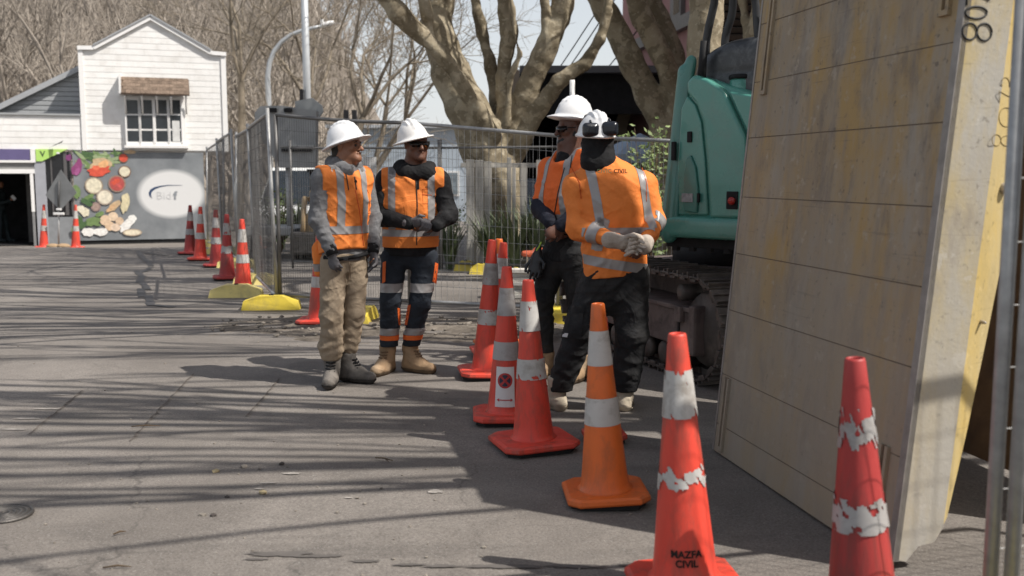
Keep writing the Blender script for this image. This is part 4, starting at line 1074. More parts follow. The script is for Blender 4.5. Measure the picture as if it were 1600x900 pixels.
for i, (pts_) in enumerate([((872, 108), (935, 12)), ((884, 112), (940, 28)), ((960, 92), (1000, 40))]):
    a, c = W(*pts_[0], 24), W(*pts_[1], 22); d = (c - a); b = MB(); b.tube([a - d * 0.5, a + d * 0.4 - Vector((0, 0, 0.03)), c + d * 3], 0.014, 5)
    tag(b.build('overhead_cable', M_BLACKP), ('dark overhead cable, uppermost of three crossing the pale sky', 'dark overhead cable, middle one of three crossing the pale sky', 'dark overhead cable, lowest of three behind the right tree')[i], 'cable', 'overhead cables')
    if i > 0:
        q = a + d * (0.8 if i == 1 else 0.3); 
# ------------------------------------------------------------------ vehicles parked behind the fences
M_TYRE = mat('black_rubber', (0.022, 0.022, 0.022), rough=0.8, var=0.2)
def loft_car(name, loc, rz, sections, glass, col, label, cat, wheels=((-1.3,), (1.35,)), wr=0.31, width=0.86):
    """side profile extruded with tumblehome"""
    root = empty(name, loc, rz, label, cat)
    body, cabin = sections
    b = MB(); n = len(body)
    rows = [(-width, 0.93), (-width * 0.97, 1.0), (width * 0.97, 1.0), (width, 0.93)]
    cx = sum(p[0] for p in body) / n; cz = sum(p[1] for p in body) / n
    vs = []
    for yy, k in rows:
        for x, z in body: vs.append((cx + (x - cx) * k, yy, cz + (z - cz) * k))
    fs = [tuple(range(n)), tuple(range(4 * n - 1, 3 * n - 1, -1))]
    for r_ in range(3):
        for i in range(n):
            j = (i + 1) % n; fs.append((r_ * n + i, r_ * n + j, (r_ + 1) * n + j, (r_ + 1) * n + i))
    b.add(vs, fs); b.build('body', col, root, world=False)
    b = MB(); m = len(cabin); vs = []
    for yy, k in ((-width * 0.80, 1.0), (width * 0.80, 1.0)):
        for x, z in cabin: vs.append((x, yy * (1.12 if z < cabin[0][1] + 0.05 else 0.9), z))
    b.add(vs, [tuple(range(m)), tuple(range(2 * m - 1, m - 1, -1))] + [(i, (i + 1) % m, m + (i + 1) % m, m + i) for i in range(m)])
    b.build('cabin', col, root, world=False)
    for nm, poly in glass:
        b = MB(); b.add(poly, [tuple(range(len(poly)))]); b.build(nm, M_GLASS, root, world=False)
    for x in (wheels[0][0], wheels[1][0]):
        for s_ in (-1, 1):
            b = MB(); mtx = Matrix.Rotation(R(90), 3, 'X')
            b.lathe([(0.18, -0.09), (wr - 0.02, -0.09), (wr, -0.05), (wr, 0.05), (wr - 0.02, 0.09), (0.18, 0.09)], 22, (x, s_ * (width - 0.09), wr), m=mtx); w_ = b.build('wheel', M_TYRE, root, world=False)
            b = MB(); b.lathe([(0.02, -0.07), (0.2, -0.06), (0.2, 0.06), (0.02, 0.07)], 16, (x, s_ * (width - 0.06), wr), m=mtx); b.build('rim', M_GALV, w_, world=False)
    return root
M_BLUEC = mat('pale_blue_car_paint', (0.30, 0.36, 0.42), rough=0.25, var=0.03, coat=0.6)
M_WHTC = mat('white_van_paint', (0.72, 0.72, 0.70), rough=0.3, var=0.03, coat=0.5)
zc = gz(0.5, 21)
car_body = [(-2.0, 0.35), (-2.08, 0.6), (-1.95, 0.86), (-0.9, 0.95), (1.2, 0.98), (1.95, 0.92), (2.05, 0.6), (2.0, 0.3), (1.65, 0.24), (-1.7, 0.24)]
car_cab = [(-1.0, 0.92), (-0.35, 1.40), (0.75, 1.45), (1.5, 0.97)]
gl = [('windscreen', [(-0.98, -0.66, 0.96), (-0.98, 0.66, 0.96), (-0.42, 0.58, 1.37), (-0.42, -0.58, 1.37)]), ('rear_window', [(1.45, -0.62, 1.02), (1.45, 0.62, 1.02), (0.86, 0.58, 1.41), (0.86, -0.58, 1.41)])]
for s_ in (-1, 1): gl.append(('side_window', [(-0.75, s_ * 0.79, 0.99), (-0.3, s_ * 0.70, 1.35), (0.68, s_ * 0.70, 1.39), (1.2, s_ * 0.79, 1.01)]))
gl[0] = ('windscreen', [(-1.0, -0.6, 0.985), (-1.0, 0.6, 0.985), (-0.40, 0.55, 1.40), (-0.40, -0.55, 1.40)])
cp = W(835, 340, 21)
car = loft_car('parked_car', (cp.x + 0.2, 21.0, zc), R(75), (car_body, car_cab), gl, M_BLUEC, 'pale blue parked car half hidden behind the second fence and flax', 'car')
cp = W(452, 340, 21.5)
van_body = [(-2.3, 0.4), (-2.35, 0.9), (-2.2, 1.1), (2.2, 1.12), (2.3, 0.4), (2.0, 0.28), (-2.1, 0.28)]
van_cab = [(-2.1, 1.08), (-1.45, 1.95), (2.15, 2.0), (2.22, 1.1)]
gv = [('windscreen', [(-2.11, -0.68, 1.14), (-2.11, 0.68, 1.14), (-1.52, 0.62, 1.88), (-1.52, -0.62, 1.88)])]
for s_ in (-1, 1): gv.append(('side_window', [(-1.7, s_ * 0.80, 1.18), (-1.35, s_ * 0.70, 1.8), (-0.6, s_ * 0.70, 1.8), (-0.6, s_ * 0.79, 1.18)]))
loft_car('parked_van', (cp.x + 0.1, 24.3, gz(0, 24)), R(84), (van_body, van_cab), gv, M_WHTC, 'white parked van seen through the fine fence mesh left of the young worker', 'van', wheels=((-1.5,), (1.4,)), wr=0.33)
# small tan plant machine beside the van
cp = W(487, 400, 17.0); ml = empty('mini_loader', (cp.x, 17.0, 0), label='small tan and black mini loader partly hidden behind the young worker', cat='loader')
M_TANM = mat('tan_machine_paint', (0.42, 0.30, 0.17), 0.5, var=0.12)
s_ = SDF((cp.x - 0.5, 16.5, 0), (cp.x + 0.9, 18.2, 1.6), 0.03)
s_.box((cp.x + 0.2, 17.4, 0.55), (0.34, 0.5, 0.22), 0.06); s_.box((cp.x + 0.2, 17.6, 0.95), (0.3, 0.3, 0.3), 0.1, k=0.1); s_.build('body', M_TANM, ml)
for q in (-0.22, 0.62):
    for yy in (17.05, 17.75):
        b = MB(); b.lathe([(0.1, -0.09), (0.25, -0.09), (0.27, 0), (0.25, 0.09), (0.1, 0.09)], 18, (cp.x + q, yy, 0.27), m=Matrix.Rotation(R(90), 3, 'Y')); b.build('wheel', M_TYRE, ml)
b = MB(); b.box((cp.x + 0.2, 16.72, 0.3), (0.95, 0.3, 0.38), ch=0.04); b.build('bucket', M_IRON, ml)
for q in (-0.1, 0.5):
    b = MB(); b.tube([(cp.x + q, 17.7, 1.0), (cp.x + q, 17.0, 1.05), (cp.x + q, 16.8, 0.45)], 0.045, 8); b.build('lift_arm', M_TANM, ml)
b = MB()
for dx in (-0.05, 0.45):
    b.tube([(cp.x + dx, 17.35, 0.8), (cp.x + dx, 17.35, 1.5)], 0.025, 6); b.tube([(cp.x + dx, 17.8, 0.8), (cp.x + dx, 17.8, 1.5)], 0.025, 6)
b.box((cp.x + 0.2, 17.58, 1.52), (0.62, 0.6, 0.05)); b.build('roll_cage', M_BLACKP, ml)
# ------------------------------------------------------------------ plants
M_FLAX = mat('flax_leaf', (0.095, 0.125, 0.060), rough=0.55, var=0.35, scale=3, rnd=0.2)
M_LEAF = mat('shrub_leaf', (0.14, 0.19, 0.06), rough=0.6, var=0.4, scale=4)
def flax(px, y, h, n, seed, label):
    rr = random.Random(seed); c = W(px, 400, y); root = empty('flax_plant', (c.x, y, gz(c.x, y)), label=label, cat='plant', group='flax clumps behind the second fence')
    b = MB()
    for i in range(n):
        a = rr.random() * 6.28; L = h * rr.uniform(0.6, 1.1); o = Vector((math.cos(a), math.sin(a), 0)); w = 0.02 + 0.015 * rr.random(); sd = Vector((-o.y, o.x, 0))
        bend = rr.uniform(0.1, 0.55); pts = []
        for k in range(5):
            t = k / 4; pts.append(o * (0.05 + L * bend * t * t) + Vector((0, 0, L * (t - 0.25 * bend * t * t))))
        vs = []
        for k, p in enumerate(pts):
            ww = w * (1 - (k / 4) ** 2 * 0.95); vs += [p - sd * ww, p + sd * ww, p + o * ww * 0.35]
        b.add(vs, [(3 * k, 3 * k + 2, 3 * k + 5, 3 * k + 3) for k in range(4)] + [(3 * k + 2, 3 * k + 1, 3 * k + 4, 3 * k + 5) for k in range(4)])
    b.build('leaves', M_FLAX, root, world=False)
for i, (px, y, h, n) in enumerate([(703, 15.25, 0.85, 70), (768, 14.85, 0.95, 90), (806, 14.8, 1.05, 100), (842, 14.75, 1.1, 100), (890, 14.8, 1.0, 70), (465, 19.0, 1.0, 80), (440, 19.6, 0.9, 60)]):
    flax(px, y, h, n, 300 + i, ['low flax clump right of the second worker', 'flax clump in front of the plane tree trunk', 'flax clump under the windscreen of the pale blue car', 'flax clump just left of the worker in the hooded jacket', 'flax clump hidden between the two workers on the right', 'flax clump before the white van', 'small flax clump at the fence corner before the white van'][i])
def shrub(px, py, y, rx, h, n, seed, label):
    rr = random.Random(seed); c = W(px, py, y); root = empty('shrub', (c.x, y, 0), label=label, cat='shrub')
    st = MB(); lf = MB()
    for i in range(16):
        a = rr.random() * 6.28; o = Vector((math.cos(a) * rr.random() * rx, math.sin(a) * rr.random() * rx, h * rr.uniform(0.65, 1.05)))
        st.tube([(0, 0, 0), o * 0.5 + Vector((0, 0, 0.15)), o], [0.012, 0.008, 0.003], 5)
        for k in range(n // 16):
            t = rr.uniform(0.3, 1.03); p = o * t + Vector((rr.gauss(0, 0.06), rr.gauss(0, 0.06), rr.gauss(0, 0.05))); d = Vector((rr.gauss(0, 1), rr.gauss(0, 1), rr.gauss(0.3, 0.7))).normalized(); u = d.orthogonal().normalized(); w = d.cross(u) ; s_ = rr.uniform(0.03, 0.055)
            lf.add([p, p + d * s_ + u * s_ * 0.5, p + d * 2 * s_ + w * s_ * 0.2, p + d * s_ - u * s_ * 0.5], [(0, 1, 2, 3)])
    st.build('stems', M_TWIG, root, world=False); lf.build('leaves', M_LEAF, root, world=False)
shrub(1015, 300, 12.2, 0.42, 1.95, 900, 5, 'leafy green shrub behind the fence left of the excavator')
shrub(438, 330, 18.6, 0.5, 1.1, 500, 6, 'green shrub seen through the mesh at the fence corner')
shrub(690, 360, 18.5, 0.5, 0.9, 400, 8, 'low green shrub right of the second worker beyond the fences')
# palings guarding the big tree
M_PALE2 = mat('weathered_paling', (0.40, 0.38, 0.345), rough=0.9, var=0.2, scale=4, bump=0.3, stretch=(6, 6, 1), rnd=0.15)
tg = empty('tree_guard', (W(790, 400, 15.1).x, 15.1, 0), label='weathered timber palings standing round the big plane tree trunk', cat='tree guard')
for i, (pl, pr, tp) in enumerate([(728, 741, 249), (742, 755, 250), (756, 768, 252), (792, 799, 246), (800, 806, 262), (813, 824, 255), (838, 846, 250), (860, 866, 256), (872, 880, 252)]):
    a, c = W(pl, tp, 15.1), W(pr, tp, 15.1); b = MB(); b.box(((a.x + c.x) / 2, 15.1 + 0.03 * (i % 3), a.z / 2), (c.x - a.x, 0.03, a.z), ch=0.006); b.build('paling', M_PALE2, tg)
a, c = W(720, 252, 15.2), W(890, 254, 15.2); b = MB(); b.box(((a.x + c.x) / 2, 15.2, a.z - 0.06), (c.x - a.x, 0.04, 0.07)); b.build('rail', M_PALE2, tg)
# stacked boards and red netting beyond the fence, seen between legs
M_BOARD = mat('pale_board', (0.56, 0.53, 0.48), rough=0.8, var=0.15, rnd=0.15)
for i in range(7):
    c = W(878 + (i % 3) * 4, 468, 11.6); b = MB(); z = 0.03 + 0.055 * (i // 1) * 0.9; b.box((c.x + 0.05 * (i % 2), 11.6 + 0.08 * (i % 3), z), (1.5, 0.18, 0.045), rot=Matrix.Rotation(R(6 * (i % 3) - 5), 3, 'Z'), ch=0.005)
    tag(b.build('timber_board', M_BOARD), 'pale timber board, number %s up in the stack seen between the workers legs' % ['one', 'two', 'three', 'four', 'five', 'six', 'seven'][i], 'board', 'stacked pale boards')
s_ = SDF((W(878, 430, 11.8).x - 0.6, 11.3, 0.3), (W(878, 430, 11.8).x + 0.6, 12.3, 0.85), 0.02); rr = random.Random(4); cc = W(880, 430, 11.8)
for i in range(16):
    a = Vector((cc.x + rr.gauss(0, 0.16), 11.75 + rr.gauss(0, 0.12), 0.46 + 0.12 * rr.random())); s_.cone(a, a + Vector((rr.gauss(0, .15), rr.gauss(0, .1), rr.gauss(0, .05))), 0.05, 0.04, 0.01)
tag(s_.build('folded_barrier_net', mat('faded_red_net', (0.45, 0.10, 0.05), 0.7, var=0.4, scale=30, bump=0.6)), 'bundle of faded red barrier netting on the board stack', 'netting')
# ------------------------------------------------------------------ temporary fences
M_WIRE = mat('fence_wire', (0.40, 0.40, 0.39), rough=0.4, metal=0.3, var=0.1)
M_WIRED = mat('dull_fence_wire', (0.17, 0.165, 0.16), rough=0.6, metal=0.5, var=0.15)
def fence_panel(p0, p1, h0, h1, label, group, bot=0.12, dx=0.064, dz=0.165, pr=0.021, wr=0.0021, m=None, wm=None, mid=True, lean=0.0, sag=0.0, ends=0.0, drop=0.0):
    m = m or M_GALV; wm = wm or M_WIRE
    p0 = Vector((p0[0], p0[1], 0)); p1 = Vector((p1[0], p1[1], 0)); t = (p1 - p0); L = t.length; t.normalize(); n = Vector((-t.y, t.x, 0))
    g0, g1 = gz(p0.x, p0.y), gz(p1.x, p1.y)
    root = empty('mesh_fence', (p0.x, p0.y, g0), label=label, cat='fence', group=group)
    def P(s_, z):   # s 0..1 along
        hh = h0 + (h1 - h0) * s_; g = g0 + (g1 - g0) * s_
        return p0 + t * (L * s_) + Vector((0, 0, g + z * hh - drop * s_)) + n * lean * z
    for s_ in (0, 1):
        b = MB(); lo = P(s_, 0.0); lo.z = (g0 if s_ == 0 else g1) + 0.02
        b.tube([lo, P(s_, 1.0) + Vector((0, 0, ends))], pr, 10); b.build('post', m, root)
    b = MB(); b.tube([P(k / 6, 1.0 - sag * math.sin(math.pi * k / 6)) for k in range(7)], pr * 0.92, 10); b.build('top_rail', m, root)
    b = MB(); b.tube([P(k / 4, bot / h0) for k in range(5)], pr * 0.9, 10); b.build('bottom_rail', m, root)
    b = MB(); nv = int(L / dx)
    zb, zt = bot / h0, 1.0
    for k in range(1, nv):
        s_ = k / nv; b.tube([P(s_, zb), P(s_, zt - sag * math.sin(math.pi * s_))], wr, 4, cap=False)
    nz = int((h0 - bot) / dz)
    for k in range(1, nz):
        z = zb + (zt - zb) * k / nz; b.tube([P(0, z) + n * 0.004, P(0.5, z) + n * 0.004, P(1, z) + n * 0.004], wr, 4, cap=False)
    b.build('wire_mesh', wm, root)
    return root
M_YEL = mat('yellow_plastic', (0.72, 0.55, 0.06), rough=0.55, var=0.08, scale=4, dirt=(0.32, 0.25, 0.1), dirt_amt=0.55, dscale=5)
M_YELP = mat('pale_yellow_plastic', (0.72, 0.60, 0.22), rough=0.6, var=0.08, scale=4, dirt=(0.35, 0.29, 0.16), dirt_amt=0.5, dscale=5)
def foot(x, y, rz, label, m=None, L=0.62, w=0.24, h=0.15):
    root = empty('fence_weight', (x, y, gz(x, y)), rz, label, 'fence weight', 'yellow fence feet')
    b = MB(); e = 0.05
    vs = [(-L / 2, -w / 2, 0), (L / 2, -w / 2, 0), (L / 2, w / 2, 0), (-L / 2, w / 2, 0)]
    prof = [(-L / 2 + 0.02, h * 0.62), (-L * 0.2, h), (L * 0.2, h), (L / 2 - 0.02, h * 0.62)]
    for x_, z_ in prof: vs += [(x_, -w / 2 + 0.025, z_)]
    for x_, z_ in prof: vs += [(x_, w / 2 - 0.025, z_)]
    b.add(vs, [(0, 3, 2, 1), (4, 5, 9, 8), (5, 6, 10, 9), (6, 7, 11, 10), (0, 1, 7, 6, 5, 4), (3, 8, 9, 10, 11, 2), (0, 4, 8, 3), (1, 2, 11, 7)])
    b.build('block', m or M_YEL, root, world=False)
    b = MB()
    for k in (0,): b.lathe([(0.026, 0), (0.026, 0.012), (0.018, 0.012), (0.018, 0.002)], 12, (k * 0.09, 0, h - 0.001))
    b.build('post_socket', M_BLACKP, root, world=False)
    return root
# the long run along the road
corner = G(432, 478)
FR = [G(432, 478), G(400, 452), G(372, 437), G(352, 424), G(338, 412), G(330, 402)]
runs = [(10.75, -2.62), (13.6, -3.45), (16.2, -4.2), (18.8, -4.9), (21.3, -5.55)]
rn = ['nearest', 'second', 'third', 'farthest']
fsp = [Vector((W(432, 478, 10.75).x, 10.75, 0)), Vector((W(402, 450, 13.1).x, 13.1, 0)), Vector((W(372, 430, 15.6).x, 15.6, 0)), Vector((W(350, 410, 18.3).x, 18.3, 0)), Vector((W(326, 400, 21.0).x, 21.0, 0))]
for i in range(4):
    fence_panel(fsp[i] + Vector((0.0, 0.04, 0)), fsp[i + 1] - Vector((0.0, 0.04, 0)), 2.1, 2.05, '%s mesh fence panel of the row running away along the road' % rn[i], 'fence panels along the road', dx=0.05 if i < 2 else 0.08, dz=0.15, m=M_GALV, wm=M_WIRED, lean=0.05 * (-1) ** i, ends=0.06, wr=0.0022)
for i, (x, y, rz, m) in enumerate([(fsp[0].x - 0.04, fsp[0].y - 0.05, 0.12, M_YEL), (fsp[1].x + 0.1, fsp[1].y - 1.35, 0.1, M_YELP), (fsp[1].x, fsp[1].y, 0.2, M_YELP), (fsp[2].x, fsp[2].y, 0.1, M_YELP), (fsp[3].x, fsp[3].y, 0.1, M_YELP), (fsp[4].x, fsp[4].y, 0.1, M_YELP)]):
    foot(x, y, rz, ['bright yellow fence foot at the near fence corner', 'dusty yellow fence foot just behind the corner foot', 'pale yellow fence foot at the second post of the road fence', 'pale yellow fence foot at the third post of the road fence', 'pale yellow fence foot at the fourth post of the road fence', 'pale yellow fence foot at the far end of the road fence'][i], m)
# the cross run: corner -> behind the workers -> excavator
c0 = W(438, 470, 10.8); c1 = W(872, 480, 9.85); c2 = W(1075, 480, 9.4); c2 = Vector((c1.x + 2.0, 9.9, 0))
# fine mesh panel hooked on the corner
mid0 = c0 + (c1 - c0) * 0.49
cx = lambda v: Vector((v.x, v.y, 0))
fence_panel(cx(c0), cx(mid0), 2.09, 1.98, 'fine mesh fence panel behind the young worker in khaki trousers', 'fence panels across the site', bot=0.14, dx=0.028, dz=0.15, wm=M_WIRED, m=M_WIRED, sag=0.008, wr=0.0016)
fence_panel(cx(mid0) + Vector((0.02, 0.03, 0)), cx(c1), 1.98, 1.83, 'galvanised mesh fence panel between the two groups of workers', 'fence panels across the site', bot=0.13)
fence_panel(cx(c1) + Vector((0.03, 0.02, 0)), c2, 1.83, 1.74, 'galvanised mesh fence panel behind the excavator and the worker seen from behind', 'fence panels across the site', bot=0.13, dx=0.045)
p = G(560, 512); foot(W(563, 505, 9.6).x, 9.75, R(88), 'yellow fence foot half hidden behind the khaki trousers', M_YEL)
foot(c1.x, c1.y + 0.05, R(88), 'yellow fence foot hidden behind the worker in black trousers', M_YEL)
# second fence farther back with its own feet
f2 = [W(690, 420, 15.0), W(905, 420, 14.4)]
fence_panel(cx(f2[0]), cx(f2[1]), 1.85, 1.85, 'dull mesh fence panel farther back before the tree guard', 'fence panels before the trees', dx=0.12, dz=0.25, m=M_WIRED, wm=M_WIRED, pr=0.019, ends=0.12)
fence_panel(cx(f2[0]) - Vector((2.3, -0.2, 0)), cx(f2[0]) - Vector((0.03, 0, 0)), 1.85, 1.85, 'dull mesh fence panel farther back behind the second worker', 'fence panels before the trees', dx=0.12, dz=0.25, m=M_WIRED, wm=M_WIRED, pr=0.019, ends=0.12)
for i, (px, py) in enumerate([(727, 424), (752, 429), (800, 436)]):
    q = G(px, py); foot(q.x, q.y + 0.1, R(-4), ['yellow fence foot in the back row, leftmost one right of the second worker', 'yellow fence foot in the back row, just left of the cone tops', 'yellow fence foot in the back row, behind the cone tops'][i], M_YEL, L=0.34)
q = W(894, 150, 13.5); b = MB(); b.tube([(q.x, 13.5, 0), (q.x, 13.5, W(894, 125, 13.5).z)], 0.034, 10)
tag(b.build('white_post', M_TRIM), 'thin white post rising behind the hard hats on the right', 'post')
for i, px in enumerate((541, 554)):
    q = W(px, 190, 20.0); b = MB(); b.box((q.x, 20.0, W(px, 172, 20).z / 2), (0.09, 0.09, W(px, 172, 20).z))
    tag(b.build('dark_post', mat('dark_grey_post', (0.09, 0.085, 0.085), 0.7)), ['dark grey post behind the first hard hat, left of a pair', 'dark grey post behind the first hard hat, right of a pair'][i], 'post', 'dark posts')
# white notice board with a dark plant blur behind the first two workers
q = W(578, 268, 19); b = MB(); b.box((q.x, 19, q.z), (0.26, 0.03, 0.55)); nb_ = empty('notice_board', (q.x, 19, 0), label='narrow white board on a post between the first two workers', cat='board'); b.build('panel', M_TRIM, nb_)
b = MB(); b.tube([(q.x, 19.04, 0), (q.x, 19.04, q.z)], 0.03, 8); b.build('post', M_GALV, nb_)
# near fence at the right edge of the view
n0 = W(1553, 800, 2.75); 
fence_panel(Vector((n0.x, 2.75, 0)), Vector((n0.x + 2.05, 3.3, 0)), 2.15, 2.15, 'near galvanised mesh fence panel at the right edge', 'fence panels at the right edge', bot=0.2, dx=0.07, dz=0.17, wr=0.0017)
n1 = W(1575, 800, 2.71)
fence_panel(Vector((n1.x + 0.02, 2.71, 0)), Vector((n1.x + 1.9, 1.7, 0)), 2.15, 2.15, 'galvanised mesh fence panel coming towards the camera at the right edge', 'fence panels at the right edge', bot=0.2, dx=0.07, dz=0.17, wr=0.0017)
foot(n0.x + 0.03, 2.78, R(80), 'yellow fence foot under the near fence at the right edge', M_YEL)
# ------------------------------------------------------------------ traffic cones
M_CRED = mat('red_orange_pvc', (0.68, 0.062, 0.036), rough=0.5, var=0.10, scale=5, dirt=(0.22, 0.065, 0.045), dirt_amt=0.7, dscale=7, stretch=(1.6, 1.6, 0.5), bump=0.15, bscale=14)
M_CDRED = mat('faded_shaded_red_pvc', (0.36, 0.036, 0.033), rough=0.55, var=0.14, scale=5, dirt=(0.12, 0.045, 0.038), dirt_amt=0.8, dscale=6, stretch=(1.6, 1.6, 0.4), bump=0.15, bscale=14)  # base darkened to stand for the shade on the nearest cone
M_CORG = mat('orange_pvc', (0.70, 0.14, 0.022), rough=0.45, var=0.07, scale=5, dirt=(0.26, 0.09, 0.04), dirt_amt=0.5, dscale=7, stretch=(1.4, 1.4, 0.6), bump=0.12, bscale=14)
M_COLW = mat('white_reflective_sleeve', (0.48, 0.465, 0.44), rough=0.45, var=0.10, scale=9, dirt=(0.24, 0.21, 0.18), dirt_amt=0.75, dscale=10)
M_COLG = mat('grey_reflective_sleeve', (0.36, 0.345, 0.335), rough=0.5, var=0.08, scale=9, dirt=(0.17, 0.145, 0.13), dirt_amt=0.6, dscale=10)
cone_prof_cache = {}
def cone_r(z, h, rb, rt): return rb + (rt - rb) * (z - 0.06) / (h - 0.06)
def traffic_cone(bx, by, tx, ty, label, group, m=None, collars=((0.62, 0.78), (0.365, 0.47)), ragged=(0, 0), bw=0.38, rb=0.108, rt=0.029, rz=0.1, colm=None, z0=0.0, Y=None, seed=0, sleeve_m=None):
    m = m or M_CRED
    B = G(bx, by, z0) if Y is None else Vector((W(bx, by, Y).x, Y, gz(0, Y)))
    T = W(tx, ty, B.y); h = T.z - B.z
    ax = Vector((T.x - B.x, 0, h)); k = h / 0.9
    root = empty('traffic_cone', (B.x, B.y, B.z + gnoise(B.x, B.y) + 0.002), 0, label, 'traffic cone', group)
    root.rotation_euler = (0, math.atan2(T.x - B.x, h), rz * 0)
    # base flange with cut corners and rubber feet
    b = MB(); hw = bw / 2; c = hw * 0.27
    oct_ = [(-hw + c, -hw), (hw - c, -hw), (hw, -hw + c), (hw, hw - c), (hw - c, hw), (-hw + c, hw), (-hw, hw - c), (-hw, -hw + c)]
    R_ = Matrix.Rotation(rz, 2)
    o2 = [R_ @ Vector(p) for p in oct_]
    rings = [(1.0, 0.024), (1.02, 0.032), (1.01, 0.048), (0.93, 0.056)]
    vs = [(p.x * f, p.y * f, z) for f, z in rings for p in o2]
    fs = [tuple(range(7, -1, -1)), tuple(range(24, 32))]
    for r_ in range(3):
        for i in range(8): j = (i + 1) % 8; fs.append((r_ * 8 + i, r_ * 8 + j, r_ * 8 + 8 + j, r_ * 8 + 8 + i))
    b.add(vs, fs); b.build('base', m, root, world=False)
    b = MB()
    b.prism([(o2[i].x * (0.93 if i % 2 else 0.90), o2[i].y * (0.93 if i % 2 else 0.90), 0.0) for i in range(8)], (0, 0, 0.026))
    b.build('rubber_skirt', M_TYRE, root, world=False)
    # hollow body: slight flare at the foot, rounded rim at the top
    b = MB(); prof = [(rb * 1.22, 0.052), (rb * 1.07, 0.062), (rb, 0.078)]
    for i in range(1, 13):
        z = 0.078 + (h - 0.085) * i / 12; prof.append((cone_r(z, h, rb, rt), z))
    prof += [(rt * 0.93, h), (rt * 0.78, h + 0.001), (rt * 0.72, h - 0.006), (rt * 0.74, h - 0.09)]
    b.lathe(prof, 36); b.f.pop(); b.sm.pop(); b.build('body', m, root, world=False)
    cms = sleeve_m or [M_COLW] * 4
    for ci, (z0_, z1_) in enumerate(collars):
        z0_ *= k; z1_ *= k; nt, nz = (120, 26) if ragged[ci] > 0 else (48, 4); b = MB(); vs = []
        rr = random.Random(seed * 7 + ci); ph = [rr.random() * 6.28 for _ in range(8)]
        for j in range(nz + 1):
            z = z0_ + (z1_ - z0_) * j / nz
            for i in range(nt):
                a = 2 * math.pi * i / nt; r_ = cone_r(z, h, rb, rt) + 0.0022
                if ragged[ci] > 0: r_ += 0.0012 + 0.004 * ragged[ci] * max(0, math.sin(3 * a + ph[0])) ** 6 * abs(j / nz - 0.5) * 2
                vs.append((r_ * math.cos(a), r_ * math.sin(a), z))
        fs = []
        for j in range(nz):
            for i in range(nt):
                if ragged[ci] > 0:
                    a = 2 * math.pi * (i + .5) / nt; e = min(j + 0.5, nz - j - 0.5) / nz
                    zz_ = j / nz * 9; nse = 0.55 + 0.24 * math.sin(2 * a + ph[1] + zz_ * 0.5) * math.sin(3 * a + ph[5]) + 0.2 * math.sin(5 * a + ph[2] - zz_ * 0.9 + 1.2 * math.sin(3 * a + zz_)) + 0.12 * math.sin(11 * a + ph[3] + zz_ * 1.3 + math.sin(7 * a)) + 0.08 * math.sin(23 * a + ph[4] + zz_ * 2.1) + 0.05 * rr.random()
                    if nse + e * 0.9 < ragged[ci] * 0.85: continue
                i2 = (i + 1) % nt; fs.append((j * nt + i, j * nt + i2, (j + 1) * nt + i2, (j + 1) * nt + i))
        b.add(vs, fs, True)
        me = b.mesh('sleeve', cms[ci]); 
        o = link('reflective_sleeve', me, root)
    root['h'] = h
    del root['h']
    return root, h, rb, rt
GN = 'cones along the near edge of the site'; GF = 'cones along the road fence'
E_ = traffic_cone
E_(760, 588, 769, 375, 'red orange cone with grey torn upper sleeve, behind the no-stopping cone', GN, bw=0.39, collars=((0.61, 0.75), (0.35, 0.45)), ragged=(0.35, 0.45), sleeve_m=[M_COLG, M_COLW], seed=1, rz=0.15)
E_(780, 542, 780, 373, 'bright orange cone whose tip shows behind two red cones', GN, m=M_CORG, seed=2, ragged=(0.2, 0), rz=0.3)
E_(774, 556, 787, 378, 'red cone tip with white sleeve, rightmost of the three overlapping cone tips', GN, m=M_CRED, seed=3, rz=0.2)
rt_, h_, rb_, rtt_ = E_(790, 656, 792, 417, 'red orange cone bearing a no-stopping sticker with a red arrow', GN, bw=0.38, sleeve_m=[M_COLG, M_COLG], seed=4, rz=0.05)
# no-stopping sticker wrapped on the cone
M_STK = mat('white_sticker', (0.66, 0.65, 0.64), 0.5, var=0.04); M_SRED = mat('sticker_red', (0.42, 0.03, 0.03), 0.5, var=0.1); M_SBLU = mat('sticker_navy', (0.018, 0.02, 0.045), 0.5, var=0.1)
ang0 = math.atan2(-rt_.location.y, -rt_.location.x) - 0.06
def on_cone(x, z, off, h=h_, rb=rb_, rt=rtt_, a0=ang0):
    r_ = cone_r(z, h, rb, rt) + off; a = a0 + x / max(r_, 0.03); return Vector((r_ * math.cos(a), r_ * math.sin(a), z))
def cone_patch(name, x0, x1, z0, z1, off, m, parent, taper=0.0, nx=10, nz=6, fn=None):
    b = MB(); vs = []; 
    for j in range(nz + 1):
        z = z0 + (z1 - z0) * j / nz; f = 1 - taper * j / nz
        for i in range(nx + 1): vs.append(on_cone((x0 + (x1 - x0) * i / nx) * f, z, off))
    b.add(vs, [(j * (nx + 1) + i, j * (nx + 1) + i + 1, (j + 1) * (nx + 1) + i + 1, (j + 1) * (nx + 1) + i) for j in range(nz) for i in range(nx)], True); return b.build(name, m, parent, world=False)
def cone_disc(name, cx, cz, r0, r1, off, m, parent, n=28):
    b = MB(); vs = []
    for i in range(n):
        a = 2 * math.pi * i / n
        for r_ in (r0, r1): vs.append(on_cone(cx + r_ * math.cos(a), cz + r_ * math.sin(a), off))
    b.add(vs, [(2 * i, 2 * i + 1, 2 * ((i + 1) % n) + 1, 2 * ((i + 1) % n)) for i in range(n)], True); return b.build(name, m, parent, world=False)
def cone_poly(name, pts, off, m, parent):
    b = MB(); b.add([on_cone(x, z, off) for x, z in pts], [tuple(range(len(pts)))], False); return b.build(name, m, parent, world=False)
st = cone_patch('no_stopping_sticker', -0.062, 0.062, 0.10, 0.335, 0.0035, M_STK, rt_, taper=0.12)
